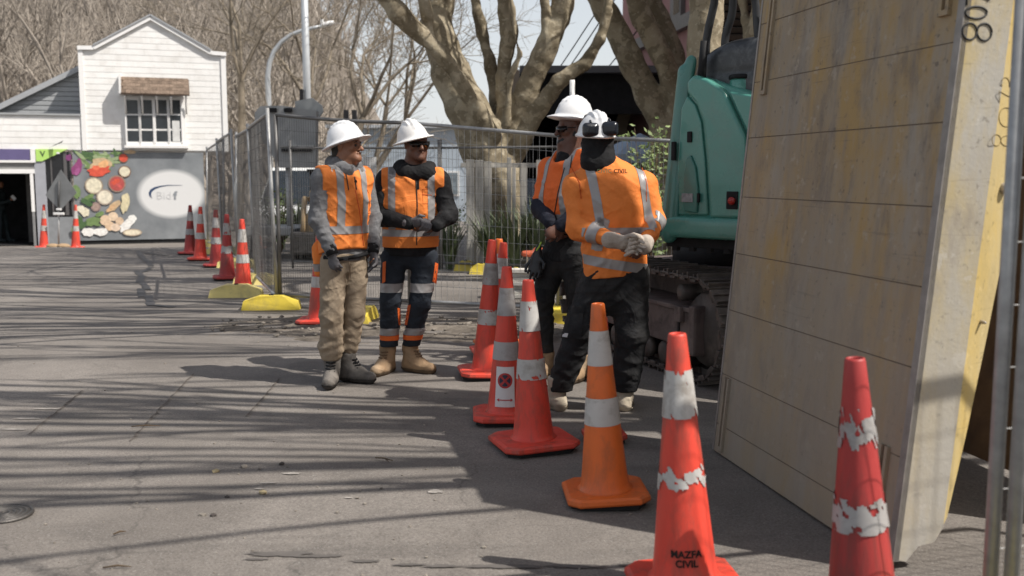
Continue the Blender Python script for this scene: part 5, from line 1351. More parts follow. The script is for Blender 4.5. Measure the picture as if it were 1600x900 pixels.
cone_disc('sticker_ring', 0, 0.255, 0.034, 0.045, 0.0055, M_SRED, st); cone_disc('sticker_field', 0, 0.255, 0.001, 0.034, 0.005, M_SBLU, st)
for s_ in (-1, 1):
    d = 0.034 * 0.7; w = 0.005
    cone_poly('sticker_cross', [(-d - w, -s_ * d + 0.255 + s_ * w), (-d + w, -s_ * d + 0.255 - s_ * w), (0, 0.255 - s_ * 0.007), (d + w, s_ * d + 0.255 - s_ * w), (d - w, s_ * d + 0.255 + s_ * w), (0, 0.255 + s_ * 0.007)], 0.0062 + 0.0003 * s_, M_SRED, st)
cone_poly('sticker_arrow', [(-0.05, 0.142), (-0.034, 0.152), (-0.034, 0.145), (-0.0, 0.145), (0.0, 0.139), (-0.034, 0.139), (-0.034, 0.132)], 0.0055, M_SRED, st)
cone_poly('sticker_arrow', [(0.05, 0.142), (0.034, 0.152), (0.034, 0.145), (0.0, 0.145), (0.0, 0.139), (0.034, 0.139), (0.034, 0.132)], 0.0055, M_SRED, st)
E_(834, 698, 825, 437, 'dark red cone with two scuffed white sleeves, left of the orange cone', GN, m=M_CRED, bw=0.41, collars=((0.633, 0.79), (0.378, 0.486)), ragged=(0.4, 0.5), seed=5, rz=0.32)
E_(946, 779, 934, 473, 'clean orange cone with two plain white sleeves', GN, m=M_CORG, bw=0.36, collars=((0.625, 0.78), (0.357, 0.48)), seed=6, rz=0.05)
E_(944, 690, 941, 497, 'red cone almost hidden behind the clean orange cone', GN, m=M_CRED, bw=0.22, rb=0.08, rt=0.027, collars=(), seed=7)
gcone, gh, grb, grt = E_(1071, 922, 1058, 519, 'large red cone lettered in black with a torn peeling lower sleeve', GN, m=M_CRED, bw=0.37, rb=0.113, rt=0.031, collars=((0.62, 0.78), (0.366, 0.465)), ragged=(0.45, 1.05), seed=8, rz=0.1)
ga = math.atan2(-gcone.location.y, -gcone.location.x) + 0.09
M_INK = mat('black_stencil', (0.02, 0.016, 0.014), 0.7, var=0.3, scale=40)
for txt, zc_ in (('MAZFA', 0.172), ('CIVIL', 0.140)):
    def fn(x, yy, zz, zc_=zc_):
        z = zc_ + yy; r_ = cone_r(z, gh, grb, grt) + 0.003 + zz; a = ga + x / r_; return Vector((r_ * math.cos(a), r_ * math.sin(a), z))
    text_at('stencil_lettering', txt, 0.034, fn, M_INK, gcone, bold=0.0011)
E_(1349, 986, 1336, 555, 'dark red cone with ragged grey sleeves nearest the camera', GN, m=M_CDRED, bw=0.42, rb=0.112, rt=0.031, collars=((0.62, 0.75), (0.356, 0.465)), ragged=(0.95, 0.75), sleeve_m=[M_COLG, M_COLG], seed=9, rz=0.2)
E_(499, 507, 499, 363, 'red cone standing behind the khaki trousers', GN, m=M_CRED, bw=0.40, seed=10, rz=0.0)
for i, (bx, by, tx, ty, m, rg_) in enumerate([(297, 397, 297, 320, M_CDRED, 0.3), (313, 407, 313, 323, M_CRED, 0), (338, 417, 337, 328, M_CDRED, 0.3), (355, 437, 354, 335, M_CDRED, 0.6), (380, 457, 378, 343, M_CRED, 0)]):
    E_(bx, by, tx, ty, ['farthest dark red cone of the row along the road fence', 'second farthest, brighter red cone of the row along the road fence', 'middle dull red cone of the row along the road fence', 'dull red cone with worn sleeves, second nearest of the road fence row', 'nearest bright red cone of the row along the road fence'][i], GF, m=m, ragged=(rg_, rg_), seed=20 + i, rz=0.1 * i, sleeve_m=[M_COLG, M_COLG] if i in (0, 2, 3) else None)
E_(68, 376, 68.5, 320, 'red cone left of the diamond road sign', 'cones beside the road sign', Y=24.7, seed=31, bw=0.36)
E_(118, 376, 118, 320, 'red cone right of the diamond road sign', 'cones beside the road sign', Y=24.7, seed=32, bw=0.36)
E_(402, 384, 402, 345, 'orange cone seen through the road fence mesh', 'cones behind the road fence', m=M_CORG, Y=19.4, seed=33, bw=0.34, collars=())

# ------------------------------------------------------------------ leaning trench shield
SO = Vector((1.395, 3.50, 0)); SF = Vector((1.06, 5.10, 0)); SU = (SF - SO).normalized(); SW = (SF - SO).length
SN = Vector((SU.y, -SU.x, 0)); LEAN = R(5.2)
SV = Vector((0, 0, 1)) * math.cos(LEAN) + SN * math.sin(LEAN)
SNT = SN * math.cos(LEAN) - Vector((0, 0, 1)) * math.sin(LEAN)      # thickness axis, away from the face
def sp(u, v, t=0.0): return SO + SU * u + SV * v + SNT * t + Vector((0, 0, 0.012))
SH = 2.42; ST = 0.185
def shield_mat(name, base, streak, worn, dirt_c, low=0.36):
    m = bpy.data.materials.new(name); m.use_nodes = True; t = NT(m); v = t.coord(rnd=False)
    v1 = t_map(t, v, (3.0, 3.0, 0.9)); v2 = t_map(t, v, (11, 11, 1.1)); v3 = t_map(t, v, (1.2, 1.2, 30))
    c = t.ramp(t.noise(v1, 1.1, 8, 0.66, 0.2), [(0.40, worn), (0.58, base)])
    c = t.mix(t.ramp(t.noise(v2, 1.0, 7, 0.68, 0.3), [(0.50, 0.0), (0.70, 0.7)]), c, streak)
    c = t.mix(t.ramp(t.noise(t_map(t, v, (1.6, 1.6, 0.8)), 1.1, 6, 0.6, 0.1), [(0.46, 0.0), (0.60, 0.55)]), c, [a * 0.55 + b_ * 0.45 for a, b_ in zip(worn, dirt_c)])
    c = t.mix(t.ramp(t.noise(t_map(t, v, (1.8, 1.8, 0.7)), 3.0, 9, 0.72, 0.15), [(0.52, 0.0), (0.66, 0.7)]), c, dirt_c)
    c = t.mix(t.ramp(t.noise(v3, 1.6, 5, 0.7), [(0.62, 0.0), (0.68, 0.35)]), c, [x * 0.6 for x in dirt_c])
    c = t.mix(t.ramp(t.noise(v, 30, 5, 0.65), [(0.60, 0.0), (0.70, 0.6)]), c, [x * 0.5 for x in dirt_c])
    c = t.mix(t.ramp(t.noise(v, 11, 7, 0.7, 0.1), [(0.60, 0.0), (0.64, 0.5)]), c, [min(1, x * 1.25) for x in worn])
    sx = t.new('ShaderNodeSeparateXYZ'); t.link(v, sx.inputs[0])
    gsp = t.math('ADD', t.math('MULTIPLY', sx.outputs[2], -low), t.noise(v1, 0.9, 6, 0.6))
    c = t.mix(t.ramp(gsp, [(0.02, 0.0), (0.42, 0.7)]), c, worn)
    t.link(c, t.bsdf.inputs['Base Color'])
    t.bsdf.inputs['Roughness'].default_value = 0.62
    t.bump(t.math('ADD', t.noise(v, 55, 5, 0.7), t.math('MULTIPLY', t.noise(v1, 2, 5), 0.7)), 0.4, 0.004)
    return m
M_SHF = shield_mat('worn_yellow_face', (0.350, 0.230, 0.085), (0.195, 0.160, 0.130), (0.310, 0.268, 0.212), (0.140, 0.114, 0.092))
M_SHE = shield_mat('yellow_grey_edge', (0.50, 0.38, 0.15), (0.40, 0.37, 0.31), (0.44, 0.415, 0.365), (0.29, 0.25, 0.20))
M_SHY = shield_mat('yellow_flange', (0.60, 0.40, 0.075), (0.50, 0.37, 0.14), (0.52, 0.41, 0.20), (0.38, 0.29, 0.13), 0.5)
M_RUST = mat('rusty_slot', (0.12, 0.06, 0.035), 0.85, var=0.4, scale=18)
sh_ = empty('trench_shield', SO, label='tall worn yellow steel trench shield leaning beside the near cones', cat='trench shield')
def slab(name, u0, u1, v0, v1, t0, t1, m, parent=None, b=None, build=True):
    b = b or MB(); ps = [sp(u0, v0, t0), sp(u1, v0, t0), sp(u1, v1, t0), sp(u0, v1, t0)]
    b.prism(ps, SNT * (t1 - t0)); return b.build(name, m, parent or sh_) if build else b
core = slab('core', 0.012, SW, 0.10, SH, 0.006, ST * 0.9, M_SHF)
seams = [0.0, 0.145, 0.41, 0.745, 1.04, 1.33, 1.63, 1.91, 2.20, SH]
fp_ = empty('face_plating', SO); fp_.parent = sh_; fp_.location = (0, 0, 0)
for i in range(len(seams) - 1):
    slab('plate', 0.035, SW - 0.012, seams[i] + (0.0022 if i else 0.0), seams[i + 1] - 0.0022, 0.001 * (i % 2), 0.03, M_SHF, fp_)
    slab('weld_bead', 0.05, SW - 0.03, seams[i + 1] - 0.002, seams[i + 1] + 0.002, 0.002, 0.02, mat('weld_brown', (0.13, 0.10, 0.075), 0.8), fp_)
slab('corner_angle', -0.004, 0.034, 0.03, SH, -0.004, 0.02, mat('scraped_steel', (0.27, 0.25, 0.23), 0.55, metal=0.3, var=0.2, scale=14), sh_)
slab('corner_angle', SW - 0.012, SW + 0.004, 0.0, SH, -0.003, 0.03, mat('scraped_steel', (0.27, 0.25, 0.23), 0.55), sh_)
# slotted brackets
for (u, v0, v1) in ((1.50, 1.86, 2.40), (0.105, 2.03, 2.40), (1.54, 0.04, 0.40), (0.13, 0.08, 0.43)):
    slab('slot_bracket', u - 0.028, u - 0.010, v0, v1, -0.014, 0.006, M_SHF); slab('slot_bracket', u + 0.010, u + 0.028, v0, v1, -0.014, 0.006, M_SHF)
    slab('slot_bracket', u - 0.030, u + 0.030, v0 - 0.02, v0, -0.015, 0.006, M_SHF)
    slab('slot', u - 0.010, u + 0.010, v0, v1, -0.002, 0.006, M_RUST)
# paint marks
slab('paint_mark', 0.17, 0.235, 2.10, 2.20, -0.0012, 0.004, mat('green_paint_smear', (0.20, 0.25, 0.19), 0.7, var=0.3, scale=20))
def blot(name, uc, vc, ru, rv, m, seed):
    rr = random.Random(seed); b = MB(); n = 18
    b.prism([sp(uc + ru * (0.6 + 0.6 * rr.random()) * math.cos(6.283 * i / n), vc + rv * (0.6 + 0.6 * rr.random()) * math.sin(6.283 * i / n), -0.0012 - 0.0003 * seed) for i in range(n)], SNT * 0.003); b.build(name, m, sh_)
M_REDS = mat('red_spray_dust', (0.42, 0.24, 0.17), 0.8, var=0.25, scale=8)
# near end: first facet, bent second facet that narrows to the foot
b = MB(); e1 = [(0.0, 0.035), (0.0, SH), (ST, SH), (ST, 0.16), (ST - 0.03, 0.105), (ST * 0.5, 0.09), (0.05, 0.03)]
b.prism([SO + SV * v + SNT * t + Vector((0, 0, 0.012)) - SU * 0.004 for t, v in e1], SU * 0.014); b.build('end_plate', M_SHE, sh_)
b = MB(); BD = R(24)
def fp2(t, v): return SO + SV * v + SNT * (ST + t * math.cos(BD)) + SU * (t * math.sin(BD) - 0.003) + Vector((0, 0, 0.012))
out = [(0.0, 0.17), (0.0, SH), (0.165, SH), (0.165, 1.35), (0.155, 1.1), (0.125, 0.85), (0.075, 0.5), (0.02, 0.2)]
b.prism([fp2(t, v) for t, v in out], SU * 0.012); b.build('end_flange', M_SHY, sh_)
def bolt(t, v, r_=0.02):
    c = fp2(t, v); mtx = (-SU).to_track_quat('Z', 'Y').to_matrix(); b = MB(); b.lathe([(r_, 0.0), (r_, 0.012), (r_ * 0.8, 0.024), (r_ * 0.4, 0.030)], 16, c, m=mtx); b.build('bolt', mat('dull_bolt', (0.38, 0.34, 0.29), 0.5, metal=0.3), sh_)
bolt(0.115, 2.06); bolt(0.1, 1.42); bolt(0.07, 0.93, 0.007)
# hand-drawn numbers, reading upwards
def stroke(name, pts, plane_p, plane_n, r_, m, parent):
    b = MB(); q = [RP(x, y, plane_p, plane_n) for x, y in pts]; b.tube(q, r_, 5); return b.build(name, m, parent)
def arc(cx, cy, rx, ry, a0, a1, n=18): return [(cx + rx * math.cos(a0 + (a1 - a0) * i / n), cy + ry * math.sin(a0 + (a1 - a0) * i / n)) for i in range(n + 1)]
M_MARK = mat('black_marker', (0.025, 0.024, 0.022), 0.6, var=0.2); PN1 = -SU; PP1 = SO - SU * 0.0045
for pts in (arc(1515, 49, 11.5, 13, 0, 6.3), arc(1538, 50, 11.5, 13.5, 0, 6.3), arc(1525, 19.5, 17, 9.5, 0, 6.3), [(1510, 8), (1511, -14), (1530, -8), (1546, 0)]):
    stroke('marker_number', pts, PP1, PN1, 0.0042, M_MARK, sh_)
n2 = (SNT * math.cos(BD) + SU * math.sin(BD)).cross(SV).normalized(); PP2 = fp2(0, 1.0) - SU * 0.0012; M_PENC = mat('pencil_line', (0.22, 0.16, 0.06), 0.7)
for pts in (arc(1557, 219, 7, 9, 0, 6.3), arc(1573, 220, 9, 8, 0, 6.3), arc(1572, 183, 11, 15, 0, 6.3), [(1562, 160), (1561, 142), (1575, 150), (1590, 156)], arc(1571, 130, 6, 9, 2.6, 6.6) + [(1577, 136)], arc(1584, 131, 6, 8, 2.2, 6.6)):
    stroke('pencil_number', pts, PP2, n2, 0.0011, M_PENC, sh_)
# back-up wall of the shield, spreaders and stiffeners (mostly hidden)
def slab2(name, u0, u1, v0, v1, t0, t1, m): return slab(name, u0, u1, v0, v1, t0, t1, m)
for v in (1.2, 2.2):
    b = MB(); b.tube([sp(1.3, v, ST * 0.8), sp(1.3, v, 1.15)], 0.06, 12); b.build('spreader', M_SHY, sh_)
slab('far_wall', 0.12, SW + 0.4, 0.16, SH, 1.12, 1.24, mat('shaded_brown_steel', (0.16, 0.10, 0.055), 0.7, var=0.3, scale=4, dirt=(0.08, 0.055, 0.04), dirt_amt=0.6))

# ------------------------------------------------------------------ excavator
M_TEAL = mat('teal_paint', (0.078, 0.272, 0.218), rough=0.28, var=0.07, scale=2, coat=0.35, dirt=(0.14, 0.20, 0.17), dirt_amt=0.35, dscale=4)
M_TEALD = mat('dark_teal_paint', (0.045, 0.185, 0.148), rough=0.32, var=0.08, scale=2, coat=0.3, dirt=(0.09, 0.14, 0.12), dirt_amt=0.35)
M_HOOD = mat('scuffed_black_hood', (0.035, 0.038, 0.042), rough=0.35, var=0.3, scale=4, dirt=(0.15, 0.155, 0.16), dirt_amt=0.55, dscale=6)
M_HOSE = mat('hydraulic_hose', (0.018, 0.019, 0.021), rough=0.45, var=0.2)
M_UND = mat('dusty_undercarriage', (0.175, 0.138, 0.126), rough=0.7, var=0.2, scale=4, dirt=(0.055, 0.045, 0.042), dirt_amt=0.7, dscale=5)
M_TRK = mat('track_steel', (0.090, 0.078, 0.070), rough=0.65, metal=0.3, var=0.3, scale=8, dirt=(0.20, 0.165, 0.14), dirt_amt=0.7, dscale=5)
XO = Vector((1.085, 7.08, 0)); XF = Vector((0.72, -0.694, 0)).normalized(); XN = Vector((XF.y, -XF.x, 0))
if XN.dot(-XO) < 0: XN = -XN
ex = empty('excavator', (1.9, 7.4, 0), label='green crawler excavator with black hood and dusty tracks behind the steel panel', cat='excavator')
def xp(px, py, off=0.0): return RP(px, py, XO + XN * off, XN)
def xl(s_, z, off=0.0): return XO + XF * s_ + XN * off + Vector((0, 0, z))
ZB0, ZT0 = 1.02, 2.24
lo = Vector((0.6, 4.9, 0.8)); hi = Vector((3.9, 9.2, 2.75))
rotx = np.array([[XF.x, XN.x, 0], [XF.y, XN.y, 0], [0, 0, 1]])
s_ = SDF(lo, hi, 0.0155)
cb = xl(1.1, (ZB0 + 2.4) / 2, -0.62)
s_.box(cb, (1.16, 0.62, (2.4 - ZB0) / 2), 0.09, rotx, k=0.0)
# front slope of the cover: top cut and left lean
def cutline(a, c, side):
    pa, pc = xp(*a), xp(*c); d = (pc - pa); n = d.cross(XN).normalized()
    if n.dot(side) < 0: n = -n
    return pa, n
s_.plane(*cutline((1052, 365), (1077, 100), -XF), k=0.06)
s_.plane(*cutline((1075, 112), (1200, 152), Vector((0, 0, 1))), k=0.07)
pa = xp(1100, 250)
# lower skirt
s_.box(xl(1.08, 1.085, 0.02), (1.14, 0.05, 0.075), 0.035, rotx, k=0.03)
s_.build('counterweight', M_TEAL, ex, smooth=2)
def panel(name, poly, off, thick, bev, m, parent=None):
    """pressed sheet: polygon on the machine's face, front edges rolled"""
    bm = bmesh.new(); o = worldloc(ex); vs = [bm.verts.new(xp(*p, off) - o) for p in poly]; f = bm.faces.new(vs)
    if f.normal.dot(XN) < 0: f.normal_flip()
    r = bmesh.ops.extrude_face_region(bm, geom=[f]); nv = [g for g in r['geom'] if isinstance(g, bmesh.types.BMVert)]
    for v in nv: v.co += XN * thick
    bm.normal_update(); ne = [e for e in bm.edges if all(v in nv for v in e.verts)]; ve = [e for e in bm.edges if sum(v in nv for v in e.verts) == 1]
    bmesh.ops.bevel(bm, geom=ne + ve, offset=bev, segments=4, affect='EDGES', profile=0.5)
    bmesh.ops.recalc_face_normals(bm, faces=bm.faces[:])
    for g in bm.faces: g.smooth = g.calc_area() < 0.01
    me = bpy.data.meshes.new(name); bm.to_mesh(me); bm.free(); me.materials.append(m); return link(name, me, parent or ex)
panel('side_hatch', [(1068, 170), (1077, 150), (1090, 164), (1099, 190), (1105, 250), (1110, 336), (1062, 336), (1062, 262)], -0.01, 0.03, 0.012, M_TEAL)
panel('rear_cover', [(1079, 129), (1090, 117), (1112, 124), (1137, 141), (1171, 214), (1177, 342), (1115, 341), (1110, 250), (1104, 188), (1093, 160), (1080, 146)], -0.01, 0.055, 0.024, M_TEAL)
panel('top_cover', [(1143, 143), (1200, 152), (1215, 300), (1182, 342), (1177, 216)], -0.01, 0.045, 0.018, M_TEAL)
panel('lower_hatch', [(1071, 330), (1070, 272), (1075, 247), (1081, 242), (1089, 262), (1093, 300), (1091, 333)], 0.018, 0.022, 0.010, M_TEALD)
# hinged edge panel on the left
s_ = SDF((0.75, 6.6, 0.85), (1.6, 7.6, 2.7), 0.0125)
a0, a1 = xp(1049, 364, 0.03), xp(1073, 112, 0.03 - 0.1)
s_.cone(a0 - XF * 0.02, a1 - XF * 0.02, 0.075, 0.055, 0.02, flat=XN, ratio=0.55)
s_.cone(xp(1066, 170, -0.05), xp(1080, 96, -0.08), 0.05, 0.045, 0.02, flat=XN, ratio=0.7)
s_.build('edge_panel', M_TEALD, ex, smooth=2)
b = MB(); b.box(xp(1053, 236, 0.05), (0.03, 0.03, 0.13), rot=Matrix(rotx.tolist()), ch=0.006); b.build('edge_handle', M_BLACKP, ex)
def xbox(name, px, py, off, size, m, ch=0.006):
    p = xp(px, py, off); b = MB(); b.box(p, size, rot=Matrix(rotx.tolist()), ch=ch); return b.build(name, m, ex)
xbox('latch', 1078, 214, 0.022, (0.035, 0.025, 0.075), M_BLACKP); xbox('latch', 1091.5, 309, 0.04, (0.018, 0.02, 0.065), M_BLACKP)
xbox('data_plate', 1074, 309, 0.042, (0.09, 0.008, 0.06), mat('worn_data_plate', (0.26, 0.27, 0.27), 0.5, var=0.3, scale=50), 0.002)
lp_ = xbox('lamp_plate', 1144, 313, 0.05, (0.085, 0.014, 0.118), M_BLACKP, 0.005)
p = xp(1144, 314, 0.06); b = MB(); b.lathe([(0.027, 0), (0.027, 0.014), (0.019, 0.022)], 18, p - worldloc(ex), m=XN.to_track_quat('Z', 'Y').to_matrix())
link('tail_lamp', b.mesh('tail_lamp', mat('red_lens', (0.30, 0.015, 0.012), 0.2, var=0.2)), ex)
# black undertray
b = MB(); b.box(xl(1.1, 0.985, -0.6), (2.2, 1.15, 0.09), rot=Matrix(rotx.tolist()), ch=0.01); b.build('undertray', M_BLACKP, ex)
for k in range(7): b = MB(); b.box(xl(0.08 + 0.14 * k, 0.93, -0.04), (0.04, 0.04, 0.03), rot=Matrix(rotx.tolist())); b.build('tray_bolt', M_BLACKP, ex)
# black hood
s_ = SDF((0.9, 5.4, 1.9), (3.4, 8.6, 3.0), 0.018)
hc = xp(1165, 118, -0.42)
s_.box(xl(0.90, hc.z + 0.02, -0.52), (0.78, 0.44, 0.30), 0.13, rotx, k=0.0)
tp = xp(1075, 92, -0.1)
s_.plane(xp(1072, 108, -0.1), (-XF * 0.55 + Vector((0, 0, 0.85))), k=0.1)
s_.plane(xp(1130, 56, -0.1), Vector((0.05, 0, 1)), k=0.12)
q = [xl(-0.1, hc.z + 0.0, -0.075), xl(1.7, hc.z - 0.015, -0.075)]; s_.chain(q, [0.013, 0.013], k=0.012, op='sub')
s_.build('engine_hood', M_HOOD, ex, smooth=2)
# filler neck
p = xp(1157, 150, -0.12); b = MB(); b.lathe([(0.075, -0.1), (0.075, 0.10), (0.065, 0.115)], 20, p); b.build('filler_neck', M_TEAL, ex)
b = MB(); b.lathe([(0.082, 0.0), (0.082, 0.022), (0.07, 0.03)], 20, p + Vector((0, 0, 0.112))); b.build('filler_cap', M_BLACKP, ex)
# hoses looping up from the body and back to the boom foot behind the hood
bf = Vector((2.35, 7.35, 2.2))
for i, (path, r_) in enumerate([([(1112, 148), (1106, 110), (1103, 75), (1107, 45), (1116, 5), (1125, -50)], 0.028), ([(1147, 150), (1139, 118), (1133, 85), (1134, 55), (1144, 20), (1153, -45)], 0.028), ([(1200, 150), (1189, 100), (1184, 55), (1181, 10), (1180, -40)], 0.026), ([(1196, 140), (1194, 70), (1203, 10), (1215, -50)], 0.022)]):
    q = [xp(x, y, -0.16) for k, (x, y) in enumerate(path)]; e = q[-1]
    q += [e + (bf - e) * 0.35 + Vector((0, 0, 0.42)), e + (bf - e) * 0.7 + Vector((0, 0, 0.30)), bf + Vector((0.06 * i, 0, 0))]
    # smooth by Catmull-Rom
    qq = []
    for k in range(len(q) - 1):
        p0, p1, p2, p3 = q[max(k - 1, 0)], q[k], q[k + 1], q[min(k + 2, len(q) - 1)]
        for t in (0, 0.25, 0.5, 0.75): qq.append(0.5 * ((2 * p1) + (p2 - p0) * t + (2 * p0 - 5 * p1 + 4 * p2 - p3) * t * t + (3 * p1 - p0 - 3 * p2 + p3) * t ** 3))
    qq.append(q[-1]); b = MB(); b.tube(qq, r_, 10); b.build('hydraulic_hose', M_HOSE, ex)
    b = MB(); b.tube([q[0] - Vector((0, 0, 0.05)), q[0] + (q[1] - q[0]) * 0.25], r_ * 1.25, 10); b.build('hose_fitting', M_HOSE, ex)
b = MB(); b.tube([xp(1096, 130, -0.02), xp(1098, 95, -0.02), xp(1101, 64, -0.02)], [0.03, 0.028, 0.028], 10); b.build('exhaust_stub', M_BLACKP, ex)
b = MB(); b.box((2.45, 7.45, 2.05), (0.5, 0.5, 0.9), rot=Matrix(rotx.tolist()), ch=0.04); b.build('boom_foot', M_TEAL, ex)
# tracks
TA = Vector((-0.335, 0.942, 0)).normalized(); TB = Vector((TA.y, -TA.x, 0)); TN = Vector((1.36, 6.42, 0)); TL = 2.75; TH = 0.76; TWd = 0.42
def tpath(n):
    """stadium loop in (s, z): near end, over the top, far end, back under"""
    r_ = TH / 2 - 0.03; r2 = r_ * 0.86; pts = []
    L1 = TL - r_ - r2; per = 2 * L1 + math.pi * (r_ + r2)
    for k in range(n):
        d = per * k / n
        if d < L1: pts.append((r_ + d, 2 * r_ - (2 * (r_ - r2)) * 0 - 0.0, 0, 0.0))
        elif d < L1 + math.pi * r2: a = (d - L1) / r2; pts.append((r_ + L1 + r2 * math.sin(a), r_ + (r_) * math.cos(a), a, 0))
        elif d < 2 * L1 + math.pi * r2: e = d - L1 - math.pi * r2; pts.append((r_ + L1 - e, 0.0, math.pi, 0))
        else: a = math.pi + (d - 2 * L1 - math.pi * r2) / r_; pts.append((r_ + r_ * math.sin(a), r_ + r_ * math.cos(a), a, 0))
    return pts, per
NS = 44; tp_, per = tpath(NS); sl_ = per / NS
shoe = MB(); shoe.box((0, TWd / 2, 0), (sl_ * 0.93, TWd, 0.02), ch=0.004); shoe.box((-sl_ * 0.3, TWd / 2, 0.022), (0.018, TWd * 0.98, 0.03), ch=0.003); shoe.box((sl_ * 0.12, TWd / 2, 0.018), (0.014, TWd * 0.98, 0.02), ch=0.003); shoe.box((0, TWd / 2, -0.03), (sl_ * 0.8, 0.16, 0.05), ch=0.006); shoe.box((0.02, 0.012, -0.012), (sl_ * 0.5, 0.024, 0.03), ch=0.003)
shoe_me = shoe.mesh('track_shoe', M_TRK)
def make_track(org):
    tr = empty('track', org - worldloc(ex)); tr.parent = ex
    base = Matrix(((TA.x, TB.x, 0), (TA.y, TB.y, 0), (0, 0, 1))).to_4x4()
    for (s1, z1, a, _) in tp_:
        o = link('track_shoe', shoe_me, tr)
        m3 = base @ Matrix.Translation((s1, 0, z1 + 0.045)) @ Matrix.Rotation(a, 4, 'Y'); o.matrix_local = m3
    def tb(name, s0, s1, b0, b1, z0, z1, m, ch=0.012):
        b = MB(); b.box(TA * (s0 + s1) / 2 + TB * (b0 + b1) / 2 + Vector((0, 0, (z0 + z1) / 2)), (s1 - s0, b1 - b0, z1 - z0), rot=base.to_3x3(), ch=ch); return b.build(name, m, tr, world=False)
    tb('side_frame', 0.42, TL - 0.4, 0.02, TWd - 0.04, 0.24, 0.50, M_UND); tb('frame_cap', 0.40, TL - 0.45, 0.0, TWd - 0.06, 0.50, 0.53, M_UND, 0.006)
    tb('frame_end', 0.34, 0.42, 0.0, TWd - 0.04, 0.20, 0.55, M_UND, 0.02); tb('frame_lug', 0.50, 0.58, -0.02, 0.02, 0.42, 0.53, M_UND, 0.008); tb('frame_slot', 0.56, 0.585, 0.012, 0.022, 0.32, 0.43, M_BLACKP, 0.002)
    tb('belly', 0.5, TL - 0.5, 0.14, 0.28, 0.10, 0.30, M_BLACKP)
    mx = base.to_3x3() @ Matrix.Rotation(R(-90), 3, 'X')
    for k in range(7):
        c = TA * (0.55 + k * (TL - 1.1) / 6) + Vector((0, 0, 0.15)); b = MB(); b.lathe([(0.03, 0.03), (0.085, 0.035), (0.085, 0.075), (0.06, 0.09), (0.06, 0.30), (0.085, 0.32), (0.085, 0.36), (0.03, 0.37)], 18, c, m=mx); b.build('roller', M_TRK, tr, world=False)
    for s1 in (0.62, 1.6):
        c = TA * s1 + Vector((0, 0, 0.615)); b = MB(); b.lathe([(0.02, 0.05), (0.06, 0.055), (0.06, 0.2), (0.03, 0.22)], 16, c, m=mx); b.build('carrier_roller', M_TRK, tr, world=False)
    for s1, r_ in ((TH / 2 - 0.02, 0.27), (TL - TH / 2 + 0.05, 0.25)):
        c = TA * s1 + Vector((0, 0, 0.385)); b = MB(); b.lathe([(0.05, 0.08), (r_ * 0.9, 0.1), (r_, 0.14), (r_, 0.27), (r_ * 0.9, 0.31), (0.05, 0.33)], 24, c, m=mx); b.build('idler', M_TRK, tr, world=False)
    return tr
make_track(TN); make_track(TN + TB * 1.55)
b = MB(); b.box(TN + TA * 1.4 + TB * 0.98 + Vector((0, 0, 0.55)), (1.5, 1.2, 0.4), rot=Matrix(((TA.x, TB.x, 0), (TA.y, TB.y, 0), (0, 0, 1))), ch=0.05); b.build('centre_frame', M_UND, ex)
b = MB(); b.lathe([(0.5, 0.7), (0.5, 0.96)], 32, (TN + TA * 1.4 + TB * 0.98)); b.build('slew_ring', M_BLACKP, ex)
# ------------------------------------------------------------------ people
from mathutils.bvhtree import BVHTree
M_HIVIS = mat('hi_vis_orange', (0.80, 0.232, 0.052), fold=0.42, rough=0.7, var=0.07, scale=5, bump=0.25, bscale=120, dirt=(0.55, 0.15, 0.035), dirt_amt=0.25, dscale=4)
M_HIVIS2 = mat('hi_vis_orange_red', (0.78, 0.155, 0.035), fold=0.42, rough=0.7, var=0.08, scale=5, bump=0.25, bscale=120)
M_TAPE = mat('silver_tape', (0.30, 0.285, 0.28), rough=0.38, var=0.06, scale=12, metal=0.15, bump=0.1, bscale=200)
M_HGREY = mat('grey_hoodie', (0.15, 0.15, 0.155), fold=0.5, rough=0.9, var=0.18, scale=30, bump=0.3, bscale=150)
M_BLK = mat('black_cloth', (0.014, 0.014, 0.015), fold=0.5, rough=0.85, var=0.3, scale=20, bump=0.3, bscale=140)
M_BLKT = mat('black_trousers', (0.020, 0.020, 0.021), fold=0.5, rough=0.8, var=0.3, scale=12, bump=0.3, bscale=120, dirt=(0.06, 0.056, 0.05), dirt_amt=0.35, dscale=6)
M_NAVY = mat('navy_trousers', (0.022, 0.027, 0.036), fold=0.5, rough=0.8, var=0.2, scale=12, bump=0.25, bscale=120)
M_NAVYS = mat('navy_sleeve', (0.020, 0.022, 0.033), fold=0.5, rough=0.8, var=0.2)
M_KHAKI = mat('khaki_trousers', (0.265, 0.208, 0.148), fold=0.5, rough=0.85, var=0.12, scale=7, bump=0.25, bscale=140, dirt=(0.20, 0.15, 0.10), dirt_amt=0.4)
M_SKIN1 = mat('tan_skin', (0.25, 0.115, 0.065), rough=0.5, var=0.12, scale=18)
M_SKIN2 = mat('brown_skin', (0.125, 0.055, 0.034), rough=0.5, var=0.15, scale=18)
M_SKIN3 = mat('deep_brown_skin', (0.11, 0.048, 0.031), rough=0.5, var=0.15, scale=18)
M_HAIR = mat('black_hair', (0.010, 0.009, 0.008), rough=0.6, var=0.3, scale=50, bump=0.6, bscale=90)
M_HAT = mat('white_hard_hat', (0.74, 0.74, 0.745), rough=0.28, var=0.03, scale=4, coat=0.3, dirt=(0.5, 0.48, 0.46), dirt_amt=0.25)
M_HAT2 = mat('cream_hard_hat', (0.74, 0.725, 0.70), rough=0.3, var=0.03, scale=4, coat=0.3, dirt=(0.45, 0.42, 0.39), dirt_amt=0.35)
M_GGL = mat('grey_glove', (0.11, 0.105, 0.11), rough=0.85, var=0.2, scale=25, bump=0.3)
